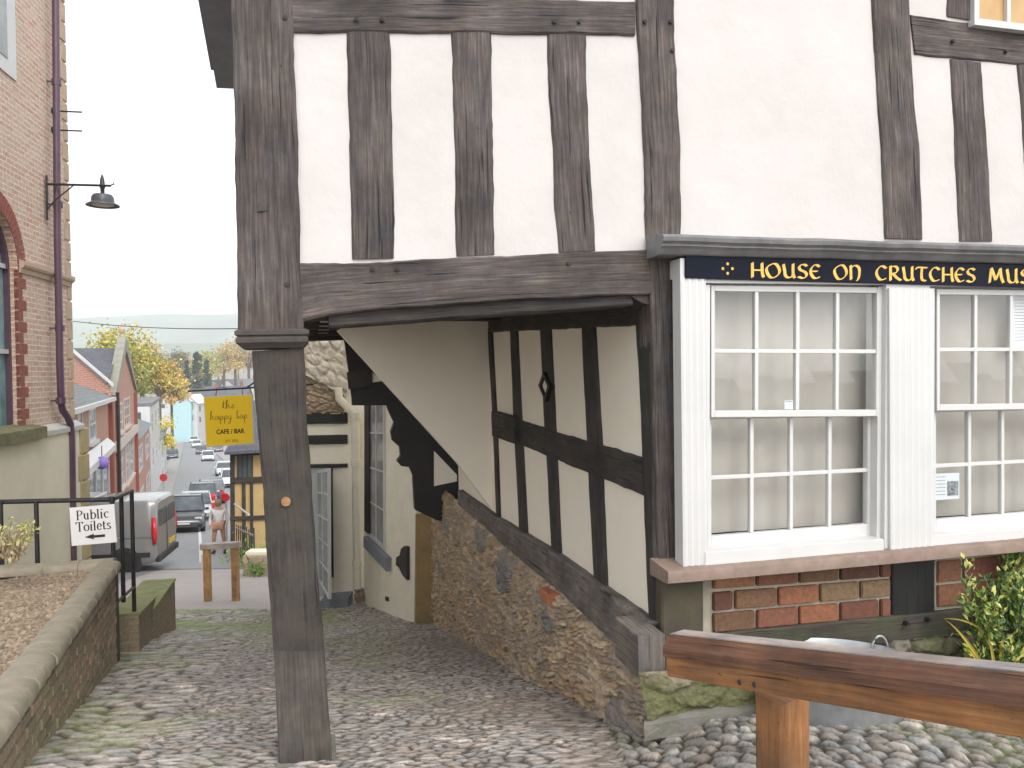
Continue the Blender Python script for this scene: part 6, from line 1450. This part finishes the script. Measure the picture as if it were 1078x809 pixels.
terrace(B1+.1, 56, zat(142, 464), 1.5, m_brickS, m_slate_lt, 'low red brick terrace with pale slates just beyond the gabled house')
HD = terrace(57, 74, zat(158, 428), 0, m_white, m_lead, 'white flat roofed house with a parapet in front of the yellow green tree', 'white_house', 3)
z_ = zat(158, 428); bm = BM(); q = hp(57, 0)-hd*.03; prism(bm, [q+Z*(z_-.4)-hn*.6, q+Z*(z_-.4)-hn*3.6, q+Z*(z_-2.6)-hn*3.6, q+Z*(z_-2.6)-hn*.6], hd*.02); obj('side_window', bm, m_glassdk, HD)
terrace(75, 92, -6.2, 2.0, m_white, m_slate_lt, 'whitewashed cottage low in the street behind the parked dark car', 'cottage', 2)

# ================================================================== FAR TOWN
m_turq = simple('pale_turquoise_render', (.38, .56, .58), (.35, .52, .55), 3, .8, 0); m_brown = simple('brown_brick', (.2, .14, .11), (.16, .11, .09), 6, .9, 0)
m_farwin = m_glassdk
def house(px, ye, D, w, dp, h, rise, rz, mw, mr, lbl, chim=True, nw=2, mw2=None):
    """free standing house; ridge along local x"""
    b = at(px, ye, D); b.z -= h; T = thing('town_house', b, lbl, 'house', 'houses down in the valley'); O = ORG[T.name]
    Mz = Matrix.Translation(O) @ Matrix.Rotation(rz, 4, 'Z')
    bm = BM(); V = lambda x, y, z: Mz @ Vector((x, y, z))
    ring_ = [V(-w/2, -dp/2, -8), V(w/2, -dp/2, -8), V(w/2, dp/2, -8), V(-w/2, dp/2, -8)]; tp = [V(-w/2, -dp/2, h), V(w/2, -dp/2, h), V(w/2, dp/2, h), V(-w/2, dp/2, h)]
    for k in range(4): bm.faces.new([bm.verts.new(p) for p in (ring_[k], ring_[(k+1) % 4], tp[(k+1) % 4], tp[k])])
    for s in (-1, 1): bm.faces.new([bm.verts.new(p) for p in (V(s*w/2, -dp/2, h), V(s*w/2, dp/2, h), V(s*w/2, 0, h+rise))])
    obj('wall', bm, mw, T); bm = BM()
    for s in (-1, 1): uvpoly(bm, [V(-w/2-.3, s*(dp/2+.3), h-.2), V(w/2+.3, s*(dp/2+.3), h-.2), V(w/2+.3, 0, h+rise+.06), V(-w/2-.3, 0, h+rise+.06)], [(0, 0), (w, 0), (w, 5), (0, 5)])
    rf = obj('roof', bm, mr, T)
    if chim:
        bm = BM(); box(bm, (w*.32, 0, h+rise+.5), (.9, .7, 1.6), M=Mz); obj('chimney', bm, m_redgauge, rf)
    for s in (-1, 1):
        for k in range(nw):
            for r in range(2 if h > 4.5 else 1):
                bm = BM(); box(bm, (-w/2+(k+.5)*w/nw, s*(dp/2+.02), h-1.4-r*2.6), (1.0, .06, 1.3), M=Mz); obj('window', bm, m_farwin, T)
    bm = BM(); box(bm, (w/2+.02, 0, h-1.4), (.06, 1.0, 1.3), M=Mz); obj('window', bm, m_farwin, T)
    return T
house(194, 422, 185, 8, 4.6, 6.2, 1.6, R(100), m_turq, m_white, 'pale turquoise house gable on at the foot of the street')
house(205, 424, 188, 9, 3.6, 5.8, 2.0, R(96), m_white, m_white, 'white rendered house attached to the right of the turquoise one', False)
house(211, 424, 200, 12, 10, 6, 3.4, R(20), m_brown, m_slate, 'dark brown brick house with a slate roof left of the yellow sign')
house(192, 407, 290, 17, 9, 6, 3.2, R(8), m_brown, m_slate, 'long slate roofed house below the dark conifer')
house(213, 411, 310, 11, 9, 5, 3, R(60), m_white, m_slate_lt, 'white gabled house above the left end of the sign bracket')
house(228, 408, 330, 13, 9, 5, 3, R(-30), m_white, m_slate, 'white gabled house with a chimney behind the top of the yellow sign')
house(252, 407, 340, 20, 9, 5, 3.2, R(5), m_white, m_slate_lt, 'long pale roofed house just left of the crutch post head')
house(178, 414, 250, 9, 8, 5, 2.4, R(30), m_white, m_slate, 'small white house half hidden by the big autumn tree')
house(240, 416, 230, 12, 9, 5, 2.6, R(10), m_brown, m_slate, 'brown house directly behind the yellow sign')

# ---- trees
def tree(name, px, yb, D, hgt, wd, cols, lbl, n=1500, shape=1.0, group='autumn trees beyond the street', ls=None, conifer=False):
    b = at(px, yb, D); T = thing(name, b, lbl, 'tree', group); bm = BM()
    tube(bm, [b-Z*6, b+Z*hgt*.3, b+Z*hgt*.62], hgt*.03, 8, radii=[hgt*.035, hgt*.028, hgt*.012])
    cl = []
    for k in range(16):
        a = random.random()*6.28; rr = random.random()**.5*wd*.36; zz = hgt*(.36+.5*random.random()); rr *= math.sqrt(max(.15, 1-((zz/hgt-.55)/.5)**2))
        if conifer: zz = hgt*random.uniform(.12, .98); rr = wd*.38*(1-zz/hgt)*random.random()
        c = b+Vector((rr*math.cos(a), rr*math.sin(a), zz)); cl.append(c)
        tube(bm, [b+Z*hgt*(.3 if not conifer else zz/hgt*.9), b.lerp(c, .6)+Z*hgt*.12 if not conifer else c, c], hgt*.01, 5, radii=[hgt*.012, hgt*.008, hgt*.004])
    obj('trunk', bm, m_bark, T)
    pts, dirs, sz, cs = [], [], [], []; s0_ = ls or hgt*.05
    cc = [random.choice(cols) for _ in cl]; cr = [wd*random.uniform(.13, .26) if not conifer else wd*.18*(1.15-(c-b).z/hgt) for c in cl]
    for k in range(n):
        i = random.randrange(len(cl)); r_ = abs(random.gauss(.75, .28)); v_ = rv(); p = cl[i]+Vector((v_.x, v_.y, v_.z*.8))*cr[i]*r_
        pts.append(p); dirs.append(rv()); sz.append(s0_*random.uniform(.6, 1.3)); f = .7+.6*random.random(); c_ = cc[i] if random.random() < .75 else random.choice(cols); cs.append(tuple(x*f for x in c_))
    leaf_obj('crown', pts, dirs, sz, cs, T, wr=.8)
    return T
YG = [(.36, .36, .08), (.46, .40, .08), (.28, .30, .08), (.52, .40, .09)]; OR = [(.60, .36, .08), (.50, .31, .10), (.60, .46, .11), (.38, .27, .11)]; GR = [(.035, .06, .03), (.05, .08, .04), (.03, .05, .03)]
tree('big_lime_tree', 125, 432, 88, 9.6, 9, YG, 'large yellow green tree rising behind the gabled house', 4200, ls=.34)
tree('big_lime_tree', 150, 437, 96, 9.0, 8, YG+OR[:1], 'big yellow green tree right of the stone finial', 4200, ls=.34)
tree('autumn_tree', 168, 438, 120, 9.5, 7.5, OR+YG, 'orange brown tree between the big yellow green trees and the turquoise house', 3600, ls=.36)
tree('autumn_tree', 181, 440, 150, 8.5, 7, OR+YG[:2], 'russet tree thinning towards the valley, left of the turquoise house', 2600, ls=.4)
YL = [(.62, .50, .04), (.55, .44, .05), (.68, .58, .10)]
tree('yellow_street_tree', 169, 484, 84, 4.8, 3.8, YL, 'small bright yellow tree at the roadside above the parked dark car', 1900, ls=.2, group=None)
tree('dark_conifer', 208, 412, 272, 15, 10, GR, 'tall dark conifer standing above the valley houses', 1500, ls=.9, conifer=True, group='evergreens in the valley')
tree('dark_conifer', 197, 410, 275, 10, 7, GR, 'smaller dark conifer left of the tall one', 900, ls=.8, conifer=True, group='evergreens in the valley')
tree('dark_conifer', 218, 410, 270, 10, 6, GR, 'small dark conifer right of the tall one', 800, ls=.8, conifer=True, group='evergreens in the valley')
GT = [('yellow tree just right of the conifers', 222, 408, 300, 14, 13, YG), ('golden tree behind the sign bracket', 236, 405, 320, 17, 15, OR), ('tall orange tree near the crutch post head', 248, 404, 330, 20, 15, OR), ('russet tree touching the crutch post head', 262, 402, 350, 20, 16, [(.22, .12, .07), (.28, .17, .08)]),
      ('olive tree below the tall conifer', 205, 408, 300, 9, 12, YG), ('grey green tree left of the conifers', 186, 404, 330, 14, 15, [(.10, .12, .06), (.16, .15, .07)]), ('olive brown tree behind the russet one', 175, 402, 380, 14, 16, [(.13, .14, .06), (.2, .16, .07)]),
      ('pale green tree farthest back in the valley', 230, 396, 460, 14, 20, YG), ('brown tree above the long slate roof', 194, 398, 430, 13, 18, OR), ('muted tree farthest left in the valley', 160, 398, 420, 14, 20, [(.12, .13, .06)]), ('copper tree behind the golden one', 251, 396, 450, 16, 20, OR)]
for lb_, px, yb, D, h_, w_, c_ in GT: tree('valley_tree', px, yb, D, h_, w_, c_, lb_, 1300, ls=.75, group='trees in the valley')
# hazy woods on the valley floor
def woods():
    pts, dirs, sz, cs = [], [], [], []
    for k in range(5200):
        D = random.uniform(480, 1500); X = -D*random.uniform(.25, .72); z0 = gz(D)
        cl_ = mnoise.noise(Vector((X/60, D/60, 0)))
        if cl_ < -.05: continue
        for q in range(3): pts.append(Vector((X+random.gauss(0, 4), D+random.gauss(0, 4), z0+random.uniform(1, 11)))); dirs.append(rv()); sz.append(random.uniform(3, 6)); f = random.uniform(.6, 1.3); c_ = random.choice(OR+YG+GR+GR); cs.append(tuple(x*f for x in c_))
    T = bpy.data.objects.new('x', None); COL.objects.link(T); ORG[T.name] = Vector((0, 0, 0)); o = leaf_obj('valley_woodland', pts, dirs, sz, cs, T, wr=.9); o.parent = None; bpy.data.objects.remove(T); struct(o, 'stuff'); o['label'] = 'distant autumn woodland across the valley floor'
woods()

# ================================================================== RIGHT SIDE OF THE STREET
D0 = 24.0; RBo = at(244, 575, D0); PR = Plane(at(262, 400, D0), (1, .12, 0), (.12, -1, 0))
RB = thing('timbered_shed', PR.hit(244, 575), 'small timber framed building with ochre panels and slate roof behind the crutch post', 'building')
bm = BM(); pprism(bm, [(243, 476), (330, 474), (330, 600), (243, 580)], PR, 0, 4); obj('wall', bm, simple('ochre_panel', (.55, .38, .17), (.48, .34, .16), 3, .9, 0), RB)
for A, B_ in ((((242, 474), (242.5, 585)), ((246.5, 474), (247, 585))), (((254.5, 508), (255, 580)), ((258, 508), (258.5, 580))), (((263, 506), (263.5, 580)), ((266, 506), (266.5, 580)))):
    bm = BM(); beam(bm, list(A), list(B_), PR, .06, .1, n=8); obj('post', bm, m_oak2, RB)
for y0, y1 in ((475, 480), (503, 509), (544, 548)): bm = BM(); beam(bm, [(242, y0+.5), (330, y0-3)], [(242, y1+.5), (330, y1-3)], PR, .075, .1, n=10); obj('rail', bm, m_oak2, RB)
bm = BM(); pprism(bm, [(250, 481), (266, 480), (266, 503), (250, 504)], PR, .02, .05); w_ = obj('window', bm, m_glassdk, RB)
bm = BM()
for x in (249.5, 254.5, 259.5, 265): pprism(bm, [(x, 480), (x+1.1, 480), (x+1.1, 504), (x, 504)], PR, .05, .05)
obj('mullions', bm, m_oak2, w_)
bm = BM(); e0 = PR.hit(236, 476.5, .45); e1 = PR.hit(335, 470, .45); up2 = Vector((.1, 2.6, 1.5)); uvpoly(bm, [e0, e1, e1+up2, e0+up2], [(0, 0), (3, 0), (3, 3), (0, 3)]); uvpoly(bm, [e0-Z*.08, e1-Z*.08, e1+up2-Z*.08, e0+up2-Z*.08], [(0, 0), (3, 0), (3, 3), (0, 3)]); uvpoly(bm, [e0, e1, e1-Z*.08, e0-Z*.08], [(0, 0), (3, 0), (3, .1), (0, .1)]); obj('roof', bm, m_slate, RB)
# picket fence and handrail in front of it
fo = at(262, 590, 20.5); FN = thing('wooden_fence', Vector((fo.x, fo.y, gz(20.5))), 'grey weathered wooden fence with a sloping white rail beside the timbered shed', 'fence')
f0 = at(249, 560, 23.4); f1 = at(268, 590, 19.6)
for k in range(9):
    t_ = k/8; p = f0.lerp(f1, t_); p.z = gz(p.y); bm = BM(); bar(bm, p-Z*.05, p+Z*(1.05+random.uniform(-.05, .05)), .09, .03, upv=Vector((1, .3, 0)), n=3); obj('picket', bm, m_oak2, FN)
bm = BM(); a_ = f0.copy(); a_.z = gz(f0.y)+.9; b_ = f1.copy(); b_.z = gz(f1.y)+.9; bar(bm, a_, b_, .06, .05, n=3); obj('rail', bm, m_railcap, FN)
bm = BM(); tube(bm, [at(247, 531, 23), at(262, 542, 20.5)], .03, 8); obj('hand_rail', bm, m_white, FN)
st = at(274, 586, 19.0); T = thing('stone_trough', Vector((st.x, st.y, gz(19))), 'pale square stone trough at the foot of the shed by the crutch post', 'trough'); bm = BM(); O = ORG[T.name]
box(bm, O+Vector((.05, 0, .25)), (.8, .5, .5), bevel=.03); obj('block', bm, m_sand, T); bm = BM(); box(bm, O+Vector((.05, 0, .54)), (.7, .4, .08), bevel=.02); obj('lid', bm, m_whiterend, T)
def weeds(px, py, D, w, h, n, lbl):
    b = at(px, py, D); b.z = gz(D); T = thing('weed_clump', b, lbl, 'plant', 'weeds by the fence'); pts, dirs, sz, cs = [], [], [], []
    for k in range(n): pts.append(b+Vector((random.gauss(0, w/2), random.gauss(0, w/2), abs(random.gauss(0, h/2))))); dirs.append(rv()+Z); sz.append(random.uniform(.06, .13)); f = random.uniform(.6, 1.4); cs.append((.16*f, .28*f, .05*f))
    leaf_obj('foliage', pts, dirs, sz, cs, T); bm = BM()
    for k in range(6): tube(bm, [b, b+Vector((random.gauss(0, w/3), random.gauss(0, w/3), h*.8))], .008, 4)
    obj('stems', bm, m_leafstem, T)
m_leafstem = simple('green_stem', (.1, .16, .04), None, 4, .8, 0)
weeds(262, 572, 20.8, .5, .6, 260, 'tall green weeds at the foot of the fence'); weeds(256, 562, 22.5, .6, .5, 240, 'green weeds farther down the fence'); weeds(270, 585, 18.6, .3, .35, 150, 'low tuft of weeds in front of the stone trough')
# red round sign, red post, and a red ball sign on the left
def disc_sign(px, py, D, r, lbl, nm, cat='sign', post=True):
    c = at(px, py, D); T = thing(nm, Vector((c.x, c.y, gz(D))), lbl, cat); bm = BM(); lathe(bm, c, [(r, -.015), (r, .015)], 20, M=Matrix.Rotation(math.pi/2, 4, 'X')); obj('disc', bm, m_red, T)
    bm = BM(); tube(bm, [c+Vector((0, .04, r)), Vector((c.x, c.y+.04, gz(D)-.1))], .035, 6); obj('pole', bm, m_rim, T)
disc_sign(237.5, 524, 30, .16, 'round red road sign on a pole right of the walking person', 'road_sign')
disc_sign(172, 503, 60, .3, 'round red sign on a pole on the left pavement beyond the van', 'road_sign')
c = ghit(223.5, 543); T = thing('red_pillar_box', c, 'small red pillar box far down the lane left of the walker', 'post box'); bm = BM(); lathe(bm, c, [(.22, 0), (.22, .08), (.19, .1), (.19, 1.05)], 14); obj('body', bm, m_red, T, smooth='auto'); bm = BM(); lathe(bm, c+Z*1.05, [(.22, 0), (.23, .06), (.15, .16), (.01, .2)], 14); obj('cap', bm, m_red, T, smooth='auto')

# ---- the walker
def person():
    g = ghit(231, 583); T = thing('walking_person', g, 'person in white top and rust brown trousers walking behind the low timber barrier', 'person')
    J = {'pel': (0, 0, .95), 'waist': (0, .0, 1.12), 'chest': (0, .0, 1.35), 'neck': (0, -.01, 1.50), 'head': (0, -.03, 1.60), 'crown': (0, -.03, 1.70),
         'lh': (-.10, 0, .92), 'lk': (-.15, -.06, .50), 'la': (-.17, .05, .09), 'lt': (-.19, -.13, .04), 'rh': (.10, 0, .92), 'rk': (.14, .0, .50), 'ra': (.16, .10, .10), 'rt': (.18, -.08, .04),
         'ls': (-.19, 0, 1.42), 'le': (-.27, .04, 1.14), 'lw': (-.25, -.08, .92), 'lf': (-.24, -.12, .82), 'rs': (.19, 0, 1.42), 're': (.27, .0, 1.14), 'rw': (.26, -.12, .94), 'rf': (.25, -.17, .85)}
    E = [('pel', 'waist'), ('waist', 'chest'), ('chest', 'neck'), ('neck', 'head'), ('head', 'crown'), ('pel', 'lh'), ('lh', 'lk'), ('lk', 'la'), ('la', 'lt'), ('pel', 'rh'), ('rh', 'rk'), ('rk', 'ra'), ('ra', 'rt'), ('chest', 'ls'), ('ls', 'le'), ('le', 'lw'), ('lw', 'lf'), ('chest', 'rs'), ('rs', 're'), ('re', 'rw'), ('rw', 'rf')]
    Rr = dict(pel=.15, waist=.13, chest=.16, neck=.055, head=.095, crown=.075, lh=.10, lk=.062, la=.045, lt=.035, rh=.10, rk=.062, ra=.045, rt=.035, ls=.065, le=.045, lw=.034, lf=.035, rs=.065, re=.045, rw=.034, rf=.035)
    def skin(nm, keys, edges, m, grow=1.0):
        me = bpy.data.meshes.new(nm); ks = list(keys); me.from_pydata([J[k] for k in ks], [(ks.index(a), ks.index(b)) for a, b in edges], []); o = bpy.data.objects.new(nm, me); COL.objects.link(o)
        md = o.modifiers.new('s', 'SKIN'); sv = me.skin_vertices[0].data
        for i, k in enumerate(ks): sv[i].radius = (Rr[k]*grow, Rr[k]*grow*.85)
        sv[0].use_root = True; o.modifiers.new('u', 'SUBSURF').levels = 2
        dg = bpy.context.evaluated_depsgraph_get(); m2 = bpy.data.meshes.new_from_object(o.evaluated_get(dg)); bpy.data.objects.remove(o); m2.name = nm
        for p in m2.polygons: p.use_smooth = True
        m2.materials.clear(); return link(nm, m2, m, T)
    skin('body', J.keys(), E, simple('skin', (.5, .32, .25), None, 5, .6, 0))
    skin('top', ['pel', 'waist', 'chest', 'ls', 'le', 'rs', 're', 'lw', 'rw'], [('pel', 'waist'), ('waist', 'chest'), ('chest', 'ls'), ('ls', 'le'), ('chest', 'rs'), ('rs', 're'), ('le', 'lw'), ('re', 'rw')], simple('white_cotton', (.75, .73, .73), None, 5, .9, 0), 1.14)
    skin('trousers', ['pel', 'lh', 'lk', 'la', 'rh', 'rk', 'ra'], [('pel', 'lh'), ('lh', 'lk'), ('lk', 'la'), ('pel', 'rh'), ('rh', 'rk'), ('rk', 'ra')], simple('rust_trousers', (.38, .20, .12), (.45, .26, .17), 9, .9, 0), 1.2)
    for s, k in (('l', -1), ('r', 1)):
        a = Vector(J[s+'a']); t__ = Vector(J[s+'t']); bm = BM(); tube(bm, [a+Vector((0, .06, -.03)), a+Vector((0, 0, -.03)), t__, t__+Vector((0, -.05, 0))], .05, 10, radii=[.045, .06, .05, .03]); bm.transform(Matrix.Translation(ORG[T.name])); obj('boot', bm, m_trim, T, smooth=True)
    bm = BM(); lathe(bm, ORG[T.name]+Vector((0, -.01, 1.63)), [(.10, -.06), (.115, 0), (.105, .07), (.06, .115), (.005, .13)], 14, close=False); obj('hair', bm, simple('fair_hair', (.30, .22, .14), None, 9, .8, 0), T, smooth=True)
    for nm, dx, z, r, m in (('eye', -.035, 1.625, .012, m_trim), ('eye', .035, 1.625, .012, m_trim)): bm = BM(); lathe(bm, ORG[T.name]+Vector((dx, -.115, z)), [(.001, -r), (r, 0), (.001, r)], 8, close=False); obj(nm, bm, m, T)
    T.rotation_euler = (0, 0, R(10))
person()

# ================================================================== HAZE
mh = bpy.data.materials.new('haze_air'); mh.use_nodes = True; t = mh.node_tree; t.nodes.clear()
o_ = t.nodes.new('ShaderNodeOutputMaterial'); pv = t.nodes.new('ShaderNodeVolumePrincipled'); pv.inputs['Density'].default_value = HAZE_D; pv.inputs['Color'].default_value = (.93, .975, 1, 1); pv.inputs['Anisotropy'].default_value = .2
t.links.new(pv.outputs[0], o_.inputs['Volume'])
bm = BM(); box(bm, (-300, 4400, 155), (9600, 9400, 400)); hz = obj('haze', bm, mh); struct(hz, 'stuff')
